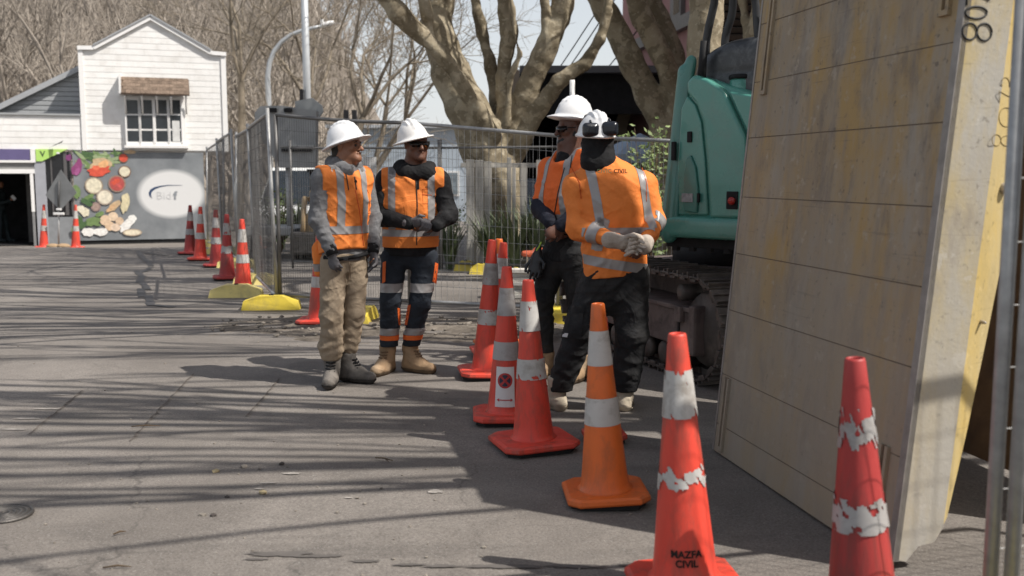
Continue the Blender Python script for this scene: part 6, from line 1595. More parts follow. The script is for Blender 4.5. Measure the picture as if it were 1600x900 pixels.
M_CGL = mat('cream_glove', (0.46, 0.40, 0.34), rough=0.85, var=0.15, scale=20, bump=0.3, dirt=(0.2, 0.16, 0.13), dirt_amt=0.4)
M_TANB = mat('tan_boot', (0.33, 0.22, 0.13), rough=0.8, var=0.2, scale=12, bump=0.3, dirt=(0.36, 0.29, 0.21), dirt_amt=0.6)
M_GRYB = mat('dusty_grey_boot', (0.115, 0.105, 0.095), rough=0.8, var=0.25, scale=12, bump=0.3, dirt=(0.26, 0.23, 0.2), dirt_amt=0.6)
M_CRMB = mat('cream_boot', (0.50, 0.43, 0.33), rough=0.8, var=0.15, scale=12, bump=0.3, dirt=(0.3, 0.25, 0.19), dirt_amt=0.5)
M_LENS = mat('dark_lens', (0.006, 0.006, 0.007), rough=0.12, var=0.1)
M_ZIP = mat('black_zip', (0.02, 0.02, 0.02), rough=0.5, var=0.1)
def npv(v): return np.array((v.x, v.y, v.z))
class Person:
    def __init__(s, Y, footpx, label, yaw):
        s.Y = Y; p = W(*footpx, Y); s.root = empty('person', (p.x, Y, 0), label=label, cat='person')
        s.setyaw(yaw)
    def setyaw(s, yaw):
        s.f = Vector((math.sin(R(yaw)), -math.cos(R(yaw)), 0)); s.r = Vector((math.cos(R(yaw)), math.sin(R(yaw)), 0))
    def J(s, px, py, dy=0.0): return W(px, py, s.Y + dy)
    def L(s, p): return p - Vector(s.root.location)
    def sdf(s, pts, pad, res):
        a = np.array([npv(p) for p in pts]); return SDF(a.min(0) - pad, a.max(0) + pad, res)
    def axes(s, yaw, pitch=0, roll=0):
        f = Vector((math.sin(R(yaw)), -math.cos(R(yaw)), 0)); r = Vector((math.cos(R(yaw)), math.sin(R(yaw)), 0)); u = Vector((0, 0, 1))
        q = Matrix.Rotation(R(pitch), 3, r) ; f = q @ f; u = q @ u
        q = Matrix.Rotation(R(roll), 3, f); r = q @ r; u = q @ u
        return r, f, u
    def head(s, d, c, yaw, pitch, roll, neck, k=1.0, ears=True):
        r, f, u = s.axes(yaw, pitch, roll); s.hax = (r, f, u); s.hc = c
        rot = np.array([[r.x, f.x, u.x], [r.y, f.y, u.y], [r.z, f.z, u.z]])
        P = lambda a, b_, e: c + r * (a * k) + f * (b_ * k) + u * (e * k)
        s.hp = P
        E = lambda p, rad, kk=0.02, op='add': d.ell(p, [x * k for x in rad], rot, kk, op)
        E(P(0, -.010, .035), (.074, .096, .086)); E(P(0, .024, -.03), (.060, .066, .084), .03)
        for q in (-1, 1):
            d.cone(P(q * .044, .012, -.062), P(q * .012, .075, -.096), .028 * k, .022 * k, .03); E(P(q * .044, .058, -.022), (.022, .026, .024), .02)
        E(P(0, .078, -.098), (.024, .02, .018)); d.cone(P(-.034, .081, .012), P(.034, .081, .012), .013 * k, .013 * k, .015)
        for q in (-1, 1): E(P(q * .032, .097, -.006), (.017, .012, .011), .012, 'sub')
        d.cone(P(0, .088, .004), P(0, .116, -.034), .010 * k, .0145 * k, .008); 
        for q in (-1, 1): E(P(q * .013, .099, -.038), (.009, .009, .007), .008)
        E(P(0, .092, -.060), (.025, .012, .0075), .004); E(P(0, .089, -.073), (.022, .012, .0085), .004); d.cone(P(-.02, .1, -.0655), P(.02, .1, -.0655), .0028, .0028, .004, 'sub')
        for q in ((-1, 1) if ears else ()): E(P(q * .076, -.012, -.008), (.011, .019, .031), .008)
        d.cone(P(0, -.018, -.06), neck, .056 * k, .066 * k, .04)
    def hand(s, d, wrist, dirv, pn, side, curl=0.5, k=1.0, spread=0.0, thumb=1.0):
        dv = dirv.normalized(); pn = (pn - dv * pn.dot(dv)).normalized(); lat = dv.cross(pn).normalized() * side
        d.cone(wrist, wrist + dv * .088 * k, .029 * k, .042 * k, .012, flat=pn, ratio=0.5)
        for i, (o, L) in enumerate([(-.036, .070), (-.012, .080), (.012, .075), (.035, .060)]):
            b = wrist + dv * (.084 - .006 * abs(i - 1)) * k + lat * o * k; a = 0; p = b
            for j, (fr, ad, r0, r1) in enumerate([(.45, .55, .0098, .0092), (.32, .85, .0092, .0086), (.25, .6, .0086, .0075)]):
                a += ad * curl * (1 + 0.08 * i); q = p + ((dv * math.cos(a) + pn * math.sin(a)) + lat * spread * (i - 1.5)) * (L * fr * k); d.cone(p, q, r0 * k, r1 * k, .003); p = q
        b = wrist + dv * .022 * k - lat * .028 * k; t1 = b + (dv * .62 - lat * .62 + pn * .42 * thumb).normalized() * .045 * k; t2 = t1 + (dv * .85 - lat * .15 + pn * .4 * thumb).normalized() * .036 * k
        d.cone(b, t1, .014 * k, .012 * k, .008); d.cone(t1, t2, .012 * k, .009 * k, .004)
    def hat(s, c, yaw, pitch, roll, full=True, m=None, k=1.0, nm='hard_hat'):
        r, f, u = s.axes(yaw, pitch, roll); rot = np.array([[r.x, f.x, u.x], [r.y, f.y, u.y], [r.z, f.z, u.z]])
        d = s.sdf([c], 0.30, 0.0055); P = lambda a, b_, e: c + r * (a * k) + f * (b_ * k) + u * (e * k)
        d.ell(P(0, 0, -.005), (.112 * k, .137 * k, .150 * k), rot, 0)
        d.plane(P(0, 0, -.004), -u, 0)
        if full:
            d.ell(P(0, 0.004, .0), (.152 * k, .182 * k, .017 * k), rot, .022); d.plane(P(0, 0, -.006), -u, 0)
            d.ell(P(0, 0.0, -.02), (.142 * k, .17 * k, .018 * k), rot, .006, 'sub')
        else:
            d.ell(P(0, 0, .004), (.121 * k, .147 * k, .013 * k), rot, .012); d.ell(P(0, .075, -.004), (.098 * k, .115 * k, .013 * k), rot, .02)
        arcp = [P(0, .125 * math.cos(a), .006 + .143 * math.sin(a)) for a in np.linspace(0.55, 2.6, 9)]
        d.chain(arcp, [.010] * 9, .018)
        for q in (-.035, .035):
            arcp = [P(q, .125 * math.cos(a), .002 + .141 * math.sin(a)) for a in np.linspace(0.9, 2.2, 7)]; d.chain(arcp, [.006] * 7, .012)
        o = d.build(nm, m or M_HAT, s.root, smooth=1); s.hatax = (r, f, u, P)
        return o
    def glasses(s, m=None):
        P = s.hp; b = MB(); n = 14; vs = []
        for i in range(n + 1):
            a = -1.25 + 2.5 * i / n; w = 1.0 if abs(a) < 0.95 else 0.45
            drop = 0.006 if abs(a) < 0.12 else 0
            for z, o in ((.012 * 1.0, 0.0), (.017, .002), (-.022 * w + drop + .0, .001), (-.02 * w + drop, -.002)):
                vs.append(P(math.sin(a) * .078, math.cos(a) * .062 + .046 + o, z if z > 0 else z - .002))
        for i in range(n):
            pass
        b.add(vs, [(4 * i + j, 4 * i + (j + 1) % 4, 4 * i + 4 + (j + 1) % 4, 4 * i + 4 + j) for i in range(n) for j in range(4)], True); o = b.build('sunglasses', m or M_LENS, s.root)
        for q in (-1, 1):
            b = MB(); b.tube([P(q * .0755, .064, .004), P(q * .079, .0, .006), P(q * .078, -.02, -.002)], .0032, 5); b.build('glasses_arm', M_BLK, s.root)
        return o
    def boot(s, ankle, toe, m, hgt=0.13, k=1.0, sole=None):
        tv = Vector((toe.x, toe.y, 0)).normalized(); lat = Vector((-tv.y, tv.x, 0)); a = Vector((ankle.x, ankle.y, 0))
        d = s.sdf([a - tv * .12, a + tv * .26 + Vector((0, 0, hgt + .12))], 0.09, 0.0065)
        d.cone(a + Vector((0, 0, hgt + .06)), a + Vector((0, 0, .09)) - tv * .004, .056 * k, .052 * k, .03)
        d.cone(a - tv * .03 + Vector((0, 0, .045)), a + tv * .10 * k + Vector((0, 0, .05)), .044 * k, .047 * k, .03)
        d.cone(a + tv * .08 * k + Vector((0, 0, .045)), a + tv * .178 * k + Vector((0, 0, .042)), .050 * k, .045 * k, .03, flat=(0, 0, 1), ratio=.9)
        d.cone(a + Vector((0, 0, .12)) + tv * .02, a + tv * .09 * k + Vector((0, 0, .075)), .045 * k, .036 * k, .04)
        d.cone(a + Vector((0, 0, hgt + .045)), a + Vector((0, 0, hgt + .06)), .062 * k, .061 * k, .012)
        d.plane((0, 0, 0.004), (0, 0, -1)); d.plane((0, 0, hgt + .085), (0, 0, 1), .01); d.warp(wrinkle(int(abs(a.x) * 999) % 97, .0055, 30))
        o = d.build('boot', m, s.root)
        band(o, 'sole', [(s.L(Vector((0, 0, .03))), (0, 0, 1))], sole or mat('tan_sole', (0.14, 0.10, 0.065), 0.85, var=0.2, dirt=(0.25, 0.2, 0.16), dirt_amt=0.5), o, off=.007)
        # laces
        b = MB()
        for i in range(5):
            t = i / 4; p = a + tv * (.062 + .05 * (1 - t)) * k + Vector((0, 0, .085 + .075 * t)); b.tube([p - lat * .032 - tv * .008, p + tv * .016, p + lat * .032 - tv * .008], .0055, 5)
        b.build('laces', M_BLK if m is M_GRYB else mat('tan_laces', (0.2, 0.13, 0.08), .9), o)
        return o
    def bvh(s, o):
        me = o.data; loc = worldloc(o)
        return BVHTree.FromPolygons([v.co + loc for v in me.vertices], [p.vertices[:] for p in me.polygons])
    def onto(s, bv, px, py, off=.003):
        d = ray(px, py).normalized(); h = bv.ray_cast(CAMP, d)
        if h[0] is None: return W(px, py, s.Y)
        return h[0] - d * off
    def line(s, name, bv, pts, rad, m, off=.002, n=8):
        q = []
        for i in range(len(pts) - 1):
            for k in range(n): t = k / n; q.append((pts[i][0] + (pts[i + 1][0] - pts[i][0]) * t, pts[i][1] + (pts[i + 1][1] - pts[i][1]) * t))
        q.append(pts[-1]); b = MB(); b.tube([s.onto(bv, x, y, off) for x, y in q], rad, 5); return b.build(name, m, s.root)
    def patch(s, name, bv, quad, m, off=.004, n=8):
        b = MB(); vs = []
        for j in range(n + 1):
            for i in range(n + 1):
                u, v = i / n, j / n; x = (quad[0][0] * (1 - u) + quad[1][0] * u) * (1 - v) + (quad[3][0] * (1 - u) + quad[2][0] * u) * v; y = (quad[0][1] * (1 - u) + quad[1][1] * u) * (1 - v) + (quad[3][1] * (1 - u) + quad[2][1] * u) * v
                vs.append(s.onto(bv, x, y, off))
        N = (n + 1) ** 2; vs += [s.onto(bv, *p, -.004) for p in quad]
        fs = [(j * (n + 1) + i, j * (n + 1) + i + 1, (j + 1) * (n + 1) + i + 1, (j + 1) * (n + 1) + i) for j in range(n) for i in range(n)]
        b.add(vs[:N], fs, True); return b.build(name, m, s.root)
    def zof(s, py): return W(800, py, s.Y).z
    def strips(s, o, zlo, zhi, mat_=None):
        return band(o, 'reflective_strip', [(s.L(Vector((0, 0, zlo))), (0, 0, -1)), (s.L(Vector((0, 0, zhi))), (0, 0, 1))], mat_ or M_TAPE, s.root)
    def brace(s, o, c, off, w, zlo, front=True, zhi=9, mat_=None, tilt=0.0):
        sg = 1 if front else -1; r = (s.r + Vector((0, 0, tilt))).normalized()
        return band(o, 'reflective_strip', [(s.L(c + s.r * (off + w / 2)), r), (s.L(c + s.r * (off - w / 2)), -r), (s.L(Vector((0, 0, zlo))), (0, 0, -1)), (s.L(Vector((0, 0, zhi))), (0, 0, 1))], mat_ or M_TAPE, s.root, keep=lambda p, n: n.dot(s.f) * sg > -0.15 or n.z > .5)
def limb(d, pts, rads, k=.04, **kw): d.chain(pts, rads, k, **kw)
def rings(zc, wid, amp, freq, ph=0.0, seed=0):
    """bunched cloth rings round a height"""
    def fn(X, Y, Z):
        w = np.exp(-((Z - zc) / wid) ** 2); t = Z + 0.018 * np.sin(X * 31 + seed) + 0.016 * np.sin(Y * 27 + seed * 2) + .01 * np.sin(X * 60 + Y * 40)
        return -amp * w * np.sin(t * freq + ph)
    return fn

# ---- worker 1: grey hoodie, orange vest, khaki trousers
p = Person(6.85, (536, 592), 'worker in full-brim white hard hat, orange vest, grey hoodie and khaki trousers', 38)
J = p.J
sA, eA, wA = J(503, 280, -.12), J(497, 343, -.13), J(517, 391, -.16)
sB, eB, wB = J(569, 280, .11), J(583, 340, .12), J(583, 388, .05)
hip, che, nek = J(537, 396), J(537, 312), J(540, 258)
hA, kA, aA = J(521, 412, -.05), J(518, 492, -.08), J(519, 566, -.04)
hB, kB, aB = J(555, 412, .05), J(553, 490, .03), J(543, 560, .05)
hc = J(542, 227, 0)
d = p.sdf([hc, sA, sB, wA, wB, aA, aB, J(540, 180), J(536, 598)], .2, .0058)
p.head(d, hc, 70, -3, 0, nek, .98)
limb(d, [nek, che, hip], [.07, .13, .12], .06, flat=p.f, ratio=.65)
for q in ((sA, eA, wA), (sB, eB, wB)): limb(d, q, [.05, .042, .03])
d.cone(sA, sB, .05, .05, .05)
for q in ((hA, kA, aA), (hB, kB, aB)): limb(d, q, [.08, .055, .034])
d.cone(aA, aA + Vector((0.000, -0.048, -.05)), .03, .022); d.cone(aB, aB + Vector((0.048, -0.016, -.05)), .03, .022)
p.hand(d, wA, J(525, 425, -.16) - wA, p.r * .9 - p.f * .3, 1, .45, .7); p.hand(d, wB, J(586, 425, .03) - wB, -p.r, -1, .5, .7)
p.body = d.build('body', M_SKIN1, p.root)
# eye and brow
for q in (-1, 1):
    b = MB(); b.lathe([(.001, .0105), (.009, .006), (.0105, 0), (.009, -.006), (.001, -.0105)], 10, p.hp(q * .031, .083, -.006)); b.build('eye', mat('eye_dark', (0.02, 0.012, 0.01), .2), p.root)
    b = MB(); b.tube([p.hp(q * .015, .0935, .013), p.hp(q * .032, .0935, .018), p.hp(q * .05, .083, .012)], [.003, .004, .002], 5); b.build('eyebrow', M_HAIR, p.root)
d = p.sdf([hc], .24, .0065); P = p.hp; r_, f_, u_ = p.hax; rot = np.array([[r_.x, f_.x, u_.x], [r_.y, f_.y, u_.y], [r_.z, f_.z, u_.z]])
d.ell(P(0, -.03, .03), (.083, .088, .085), rot); d.ell(P(0, -.055, -.05), (.070, .052, .06), rot, .03); d.ell(P(0, -.08, -.1), (.05, .04, .045), rot, .03); d.warp(wrinkle(3, .006, 40)); d.build('hair', M_HAIR, p.root)
# hoodie with hood roll
d = p.sdf([sA, sB, eA, eB, wA, wB, hip, nek], .17, .0075)
limb(d, [che + Vector((0, 0, .1)), che, hip - Vector((0, 0, .06))], [.13, .165, .16], .06, flat=p.f, ratio=.68)
d.cone(sA, sB, .072, .072, .05)
limb(d, (sA, eA, wA), [.072, .062, .044], .03); limb(d, (sB, eB, wB), [.066, .057, .043], .03)
d.cone(nek + p.f * .06 - p.r * .03 - Vector((0, 0, .03)), nek - p.f * .07 + Vector((0, 0, .015)), .05, .06, .05); d.cone(nek - p.r * .07, nek + p.r * .07, .055, .055, .04); d.cone(nek - p.f * .09 - p.r * .06 + Vector((0, 0, .01)), nek - p.f * .09 + p.r * .06 + Vector((0, 0, .01)), .05, .05, .05)
d.cone(nek + p.f * .05 + Vector((0, 0, .05)), nek + p.f * .1 + Vector((0, 0, .12)), .045, .05, .02, 'sub')
d.warp(wrinkle(11, .006, 26)); d.warp(rings(wA.z + .06, .08, 0.0032, 120, 0, 1)); d.warp(rings(eA.z + .01, .09, 0.0023, 80, 0, 2)); d.plane(hip - Vector((0, 0, .045)), (0, 0, -1))
p.hood = d.build('hoodie', M_HGREY, p.root)
for q0, q1 in ((eA, wA), (eB, wB)):
    t = (q1 - q0).normalized(); b = MB(); b.tube([q1 - t * .03, q1 + t * .035], [.046, .040], 16); b.build('cuff', M_BLK, p.root)
# vest
d = p.sdf([sA, sB, hip, nek], .2, .0075)
limb(d, [che + Vector((0, 0, .09)), che, hip + Vector((0, 0, .02))], [.155, .183, .182], .06, flat=p.f, ratio=.74)
d.cone(sA + p.r * .005, sB - p.r * .005, .094, .094, .06)
d.cone(nek + Vector((0, 0, .10)), nek - Vector((0, 0, .03)), .088, .072, .03, 'sub'); d.cone(nek + p.f * .10 + Vector((0, 0, .05)), nek + p.f * .15 - Vector((0, 0, .06)), .055, .035, .03, 'sub')
d.warp(wrinkle(12, .010, 19, (1, 1, 1.4))); d.plane(sA - p.r * .03, -p.r); d.plane(sB + p.r * .03, p.r); d.plane(hip - Vector((0, 0, -.01)) , Vector((0, 0, -1)) + p.f * .25)
p.vest = d.build('vest', M_HIVIS, p.root)
bv = p.bvh(p.vest)
p.strips(p.vest, p.zof(364), p.zof(352)); p.brace(p.vest, che, -.085, .05, p.zof(352)); p.brace(p.vest, che, .10, .05, p.zof(352)); p.brace(p.vest, che, -.11, .05, p.zof(352), False); p.brace(p.vest, che, .11, .05, p.zof(352), False)
p.line('zip', bv, [(555, 296), (562, 330), (568, 384)], .0025, mat('orange_zip', (0.7, 0.10, 0.03), .6)); p.line('zip', bv, [(554, 276), (557, 296)], .005, M_ZIP)
p.line('hood_cord', bv, [(540, 268), (545, 297)], .0038, M_ZIP, .006); p.line('pocket_seam', bv, [(571, 292), (577, 303), (578, 333), (570, 335)], .002, mat('orange_seam', (0.55, 0.11, 0.03), .7))
b = MB(); b.tube([p.onto(bv, 548, 268, .006), p.onto(bv, 556, 284, .008)], .010, 8); b.build('collar_edge', M_BLK, p.root)
# vest tail at the hip
d = p.sdf([J(495, 390), J(505, 432)], .12, .0075); d.cone(J(503, 390, .02), J(500, 424, .02), .075, .045, .02, flat=p.f, ratio=.7); d.plane(J(492, 432), (-.25, 0, -1)); d.warp(wrinkle(14, .006, 22)); o = d.build('vest_tail', M_HIVIS, p.root)
band(o, 'reflective_strip', [(p.L(J(495, 424)), (0, 0, -1)), (p.L(J(495, 412)), (0, 0, 1))], M_TAPE, p.root)
# trousers
d = p.sdf([hA, hB, aA, aB, hip], .17, .0075)
d.cone(hip + Vector((0, 0, .05)), hip - Vector((0, 0, .01)), .155, .155, .05, flat=p.f, ratio=.7)
limb(d, (hA, kA, J(520, 545, -.05)), [.094, .080, .076], .02); limb(d, (hB, kB, J(545, 540, .05)), [.092, .078, .072], .02)
d.cone(J(514, 538, -.05), J(517, 556, -.05), .078, .072, .03)
d.warp(wrinkle(15, .008, 17)); d.warp(rings(p.zof(515), .12, 0.0036, 75, 0, 3)); d.warp(rings(p.zof(540), .07, 0.0040, 110, 1, 4)); d.plane(J(518, 560), (0, 0, -1)); d.plane(J(530, 394), (0, 0, 1))
p.tr = d.build('trousers', M_KHAKI, p.root); bv = p.bvh(p.tr)
b = MB(); b.tube([p.onto(bv, 506, 402, .004), p.onto(bv, 530, 405, .006), p.onto(bv, 556, 401, .006), p.onto(bv, 574, 396, .004)], .014, 8); b.build('belt', M_BLK, p.root)
p.line('trouser_seam', bv, [(548, 412), (540, 470), (537, 540)], .003, mat('khaki_seam', (0.2, 0.145, 0.095), .9)); p.line('pocket_seam', bv, [(513, 412), (524, 418), (530, 410)], .003, mat('khaki_seam', (0.2, 0.145, 0.095), .9))
b = MB(); b.box(J(540, 405, -.14), (.03, .012, .02), ch=.003); b.build('belt_clip', M_ZIP, p.root)
p.boot(aA, Vector((.02, -1, 0)), M_GRYB, sole=mat('grey_sole', (0.055, 0.05, 0.046), .85)); p.boot(aB, Vector((.93, -.36, 0)), M_GRYB, sole=mat('grey_sole', (0.055, 0.05, 0.046), .85))
for (w0, tp_px, sd, pn) in ((wA, J(525, 430, -.16), 1, p.r * .9 - p.f * .3), (wB, J(586, 428, .03), -1, -p.r)):
    d = p.sdf([w0, tp_px], .09, .0035); p.hand(d, w0, tp_px - w0, pn, sd, .42, 1.06); t = (tp_px - w0).normalized(); d.cone(w0 - t * .015, w0 + t * .02, .037, .036, .01); d.warp(wrinkle(17, .002, 60)); d.build('glove', M_GGL, p.root)
p.hat(J(540.5, 224.5, 0), 78, -18, 0, True, M_HAT, 1.0)
r, f, u, HPt = p.hatax
b = MB()
for k in range(4): b.lathe([(.0035, 0), (.0035, .004)], 8, HPt(.085 - .004 * k, -.075 + .018 * k, .105 + .006 * k))
b.build('vent_hole', M_ZIP, p.root)

# ---- worker 2: black hooded top, orange vest, navy trousers with tape
p = Person(7.2, (640, 578), 'worker in full-brim hard hat, dark glasses, orange vest and navy taped trousers', 6)
J = p.J
sA, eA, wA = J(604, 282, .02), J(594, 338, -.06), J(640, 349, -.25)
sB, eB, wB = J(686, 283, -.0), J(701, 336, -.05), J(681, 352, -.24)
hip, che, nek = J(641, 388), J(642, 318), J(648, 262)
hA, kA, aA = J(616, 402, 0), J(610, 470, -.04), J(606, 552, .02)
hB, kB, aB = J(664, 402, 0), J(656, 474, -.04), J(641, 550, .05)
hc = J(651, 224, -.02)
d = p.sdf([hc, sA, sB, eA, eB, wA, wB, aA, aB, J(640, 180), J(640, 585)], .2, .0058)
p.head(d, hc, 24, 3, 0, nek, 1.02)
limb(d, [nek, che, hip], [.08, .15, .14], .06, flat=p.f, ratio=.65)
for q in ((sA, eA, wA), (sB, eB, wB)): limb(d, q, [.055, .045, .03])
d.cone(sA, sB, .055, .055, .05)
for q in ((hA, kA, aA), (hB, kB, aB)): limb(d, q, [.085, .06, .034])
d.cone(aA, aA + Vector((-0.016, -0.040, -.05)), .03, .022); d.cone(aB, aB + Vector((0.044, -0.020, -.05)), .03, .022)
p.hand(d, wA, Vector((1, -.1, -.12)), Vector((.1, .9, -.2)), 1, .6, .7); p.hand(d, wB, Vector((-1, -.1, -.02)), Vector((0, .9, -.2)), -1, .6, .7)
p.body = d.build('body', M_SKIN2, p.root); p.glasses()
d = p.sdf([sA, sB, eA, eB, wA, wB, hip, nek], .18, .0075)
limb(d, [che + Vector((0, 0, .1)), che, hip - Vector((0, 0, .05))], [.15, .19, .19], .06, flat=p.f, ratio=.66)
d.cone(sA, sB, .078, .078, .05); limb(d, (sA, eA, wA), [.077, .069, .047], .03); limb(d, (sB, eB, wB), [.075, .067, .047], .03)
d.cone(nek - p.f * .05 - p.r * .09 - Vector((0, 0, .02)), nek - p.f * .06 + p.r * .09 - Vector((0, 0, .02)), .065, .065, .05); d.cone(nek + p.f * .06 - p.r * .06 - Vector((0, 0, .03)), nek + p.f * .07 + p.r * .07 - Vector((0, 0, .04)), .055, .06, .05); d.cone(nek + p.r * .1 - Vector((0, 0, .0)), nek + p.r * .07 + p.f * .06 - Vector((0, 0, .03)), .05, .05, .04); d.cone(nek - p.r * .1 + Vector((0, 0, .01)), nek - p.r * .07 + p.f * .05 - Vector((0, 0, .03)), .05, .05, .04)
d.warp(wrinkle(21, .007, 22)); d.warp(rings(eA.z, .1, 0.0023, 70, 0, 5)); d.plane(hip - Vector((0, 0, .05)), (0, 0, -1))
p.top = d.build('hooded_top', M_BLK, p.root)
d = p.sdf([sA, sB, hip, nek], .22, .0075)
limb(d, [che + Vector((0, 0, .08)), che, hip + Vector((0, 0, .03))], [.175, .207, .212], .06, flat=p.f, ratio=.70)
d.cone(sA + p.r * .005, sB - p.r * .005, .099, .099, .06)
d.cone(nek + Vector((0, 0, .10)), nek - Vector((0, 0, .045)), .115, .095, .03, 'sub'); d.cone(nek + p.f * .10 + p.r * .0 + Vector((0, 0, .05)), nek + p.f * .17 - Vector((0, 0, .10)), .06, .04, .03, 'sub')
d.warp(wrinkle(22, .010, 17, (1, 1, 1.4))); d.plane(sA - p.r * .035, -p.r); d.plane(sB + p.r * .035, p.r); d.plane(hip + Vector((0, 0, .012)), (0, 0, -1))
p.vest = d.build('vest', M_HIVIS, p.root); bv = p.bvh(p.vest)
p.strips(p.vest, p.zof(368), p.zof(357.5)); p.brace(p.vest, che, -.135, .05, p.zof(357)); p.brace(p.vest, che, .145, .05, p.zof(357)); p.brace(p.vest, che, -.13, .05, p.zof(357), False); p.brace(p.vest, che, .13, .05, p.zof(357), False)
p.line('zip', bv, [(650, 278), (652, 320), (651, 383)], .0042, M_ZIP); p.patch('zip_flap', bv, [(648, 272), (655, 272), (655, 296), (650, 296)], M_BLK); p.line('pocket_seam', bv, [(660, 304), (675, 305)], .003, mat('orange_seam', (0.55, 0.11, 0.03), .7)); p.line('pocket_seam', bv, [(660, 295), (676, 296), (675, 318), (661, 318), (660, 295)], .0012, mat('orange_seam', (0.55, 0.11, 0.03), .7))
me_t = text_mesh('CIVIL', 1.0, .01); me_t.materials.append(mat('dark_embroidery', (0.03, 0.03, 0.03), .7))
for v in me_t.vertices: v.co = p.L(p.onto(bv, 669 + v.co.x * 4.0, 292.5 - v.co.y * 4.0, .003))
link('chest_lettering', me_t, p.root)
d = p.sdf([hA, hB, aA, aB, hip], .18, .0075)
d.cone(hip + Vector((0, 0, .08)), hip + Vector((0, 0, .02)), .182, .178, .05, flat=p.f, ratio=.66)
limb(d, (hA, kA, J(608, 540, .0)), [.098, .078, .066], .02); limb(d, (hB, kB, J(643, 538, .03)), [.098, .078, .066], .02)
d.warp(wrinkle(23, .009, 18)); d.warp(rings(p.zof(500), .1, 0.0027, 70, 0, 6)); d.plane(J(608, 541), (0, 0, -1)); d.plane(J(640, 384), (0, 0, 1))
p.tr = d.build('trousers', M_NAVY, p.root); bv = p.bvh(p.tr)
p.strips(p.tr, p.zof(455), p.zof(441)); p.strips(p.tr, p.zof(522), p.zof(511)); 
o = band(p.tr, 'orange_hem', [(p.L(Vector((0, 0, p.zof(530)))), (0, 0, -1)), (p.L(Vector((0, 0, p.zof(522.5)))), (0, 0, 1))], M_HIVIS2, p.root)
p.patch('orange_side_panel', bv, [(598, 410), (603, 408), (602, 440), (597, 443)], M_HIVIS2); p.patch('orange_side_panel', bv, [(680, 410), (685, 412), (682, 444), (676, 440)], M_HIVIS2); p.patch('orange_side_panel', bv, [(637, 477), (642, 476), (636, 508), (632, 508)], M_HIVIS2); p.patch('orange_side_panel', bv, [(621, 481), (626, 482), (626, 508), (623, 508)], M_HIVIS2)
p.boot(aA, Vector((-.36, -.93, 0)), M_TANB); p.boot(aB, Vector((.86, -.5, 0)), M_TANB)
d = p.sdf([wA, wB], .16, .0035)
d.cone(wA, J(655, 346, -.29), .034, .036, .015, flat=(.1, 1, .2), ratio=.6)
for i in range(4): d.chain([J(656 + 4.4 * i, 341.5 + 1.6 * i, -.295), J(661 + 4.0 * i, 347.5 + 1.4 * i, -.325), J(660.5 + 3.8 * i, 354 + 1.0 * i, -.325), J(656 + 3.8 * i, 358 + .6 * i, -.305)], [.0105, .0105, .0098, .0085], .002)
d.chain([J(650, 341, -.28), J(656, 337, -.3), J(663, 338, -.3)], [.012, .011, .009], .003); d.cone(wA - Vector((.02, 0, 0)), wA + Vector((.02, 0, 0)), .037, .035, .01); d.warp(wrinkle(25, .0018, 60)); d.build('glove', M_GGL, p.root)
d = p.sdf([wA, wB], .16, .0035); p.hand(d, wB + Vector((0, .03, 0)), Vector((-1, .05, .05)), Vector((0, .9, -.3)), -1, .65, 1.05); d.cone(wB + Vector((.02, .03, 0)), wB + Vector((-.02, .03, 0)), .037, .035, .01); d.warp(wrinkle(26, .002, 60)); d.build('glove', M_GGL, p.root)
p.hat(J(645.5, 219.5, -.01), 24, -4, 13, True, M_HAT2, 1.0)

# ---- worker 3: hooded orange jacket, profile to the left, hands clasped in front
p = Person(6.95, (876, 592), 'tall bearded-looking worker in orange hooded jacket and white hard hat facing left', -48)
p.root['label'] = 'tall worker in orange hooded jacket and peaked white hard hat facing left'
J = p.J
sA, eA, wA = J(859, 264, .13), J(847, 325, .06), J(860, 347, -.14)
sB, eB, wB = J(912, 268, -.12), J(908, 330, -.2), J(878, 352, -.2)
hip, che, nek = J(884, 375, 0), J(882, 305, 0), J(888, 238, 0)
hA, kA, aA = J(868, 400, .07), J(847, 468, .02), J(853, 552, .06)
hB, kB, aB = J(897, 400, -.06), J(906, 485, -.03), J(909, 566, .0)
hc = J(893, 201, 0)
d = p.sdf([hc, sA, sB, eA, eB, wA, wB, aA, aB, J(890, 150), J(880, 600)], .2, .0058)
p.head(d, hc, -70, 2, 0, nek, 1.0)
limb(d, [nek, che, hip], [.08, .15, .14], .06, flat=p.f, ratio=.65)
for q in ((sA, eA, wA), (sB, eB, wB)): limb(d, q, [.055, .045, .03])
d.cone(sA, sB, .055, .055, .05)
for q in ((hA, kA, aA), (hB, kB, aB)): limb(d, q, [.085, .06, .034])
d.cone(aA, aA + Vector((-0.032, -0.040, -.05)), .03, .022); d.cone(aB, aB + Vector((-0.032, -0.040, -.05)), .03, .022)
p.hand(d, wA, Vector((.55, -.35, -.65)), Vector((.6, .6, .1)), 1, .7, 1.05); p.hand(d, wB, Vector((-.7, -.2, -.55)), Vector((-.2, .9, -.1)), -1, .75, 1.05)
p.body = d.build('body', M_SKIN3, p.root); p.glasses()
d = p.sdf([hc], .2, .006); P = p.hp; r_, f_, u_ = p.hax; rot = np.array([[r_.x, f_.x, u_.x], [r_.y, f_.y, u_.y], [r_.z, f_.z, u_.z]])
d.ell(P(0, .030, -.080), (.060, .066, .038), rot); d.ell(P(0, .082, -.096), (.028, .024, .026), rot, .02); d.cone(P(-.025, .1, -.050), P(.025, .1, -.050), .006, .006, .004); d.ell(P(0, .105, -.066), (.024, .014, .009), rot, .004, 'sub')
for q in (-1, 1): d.cone(P(q * .062, .02, -.06), P(q * .070, .0, -.02), .014, .010, .02)
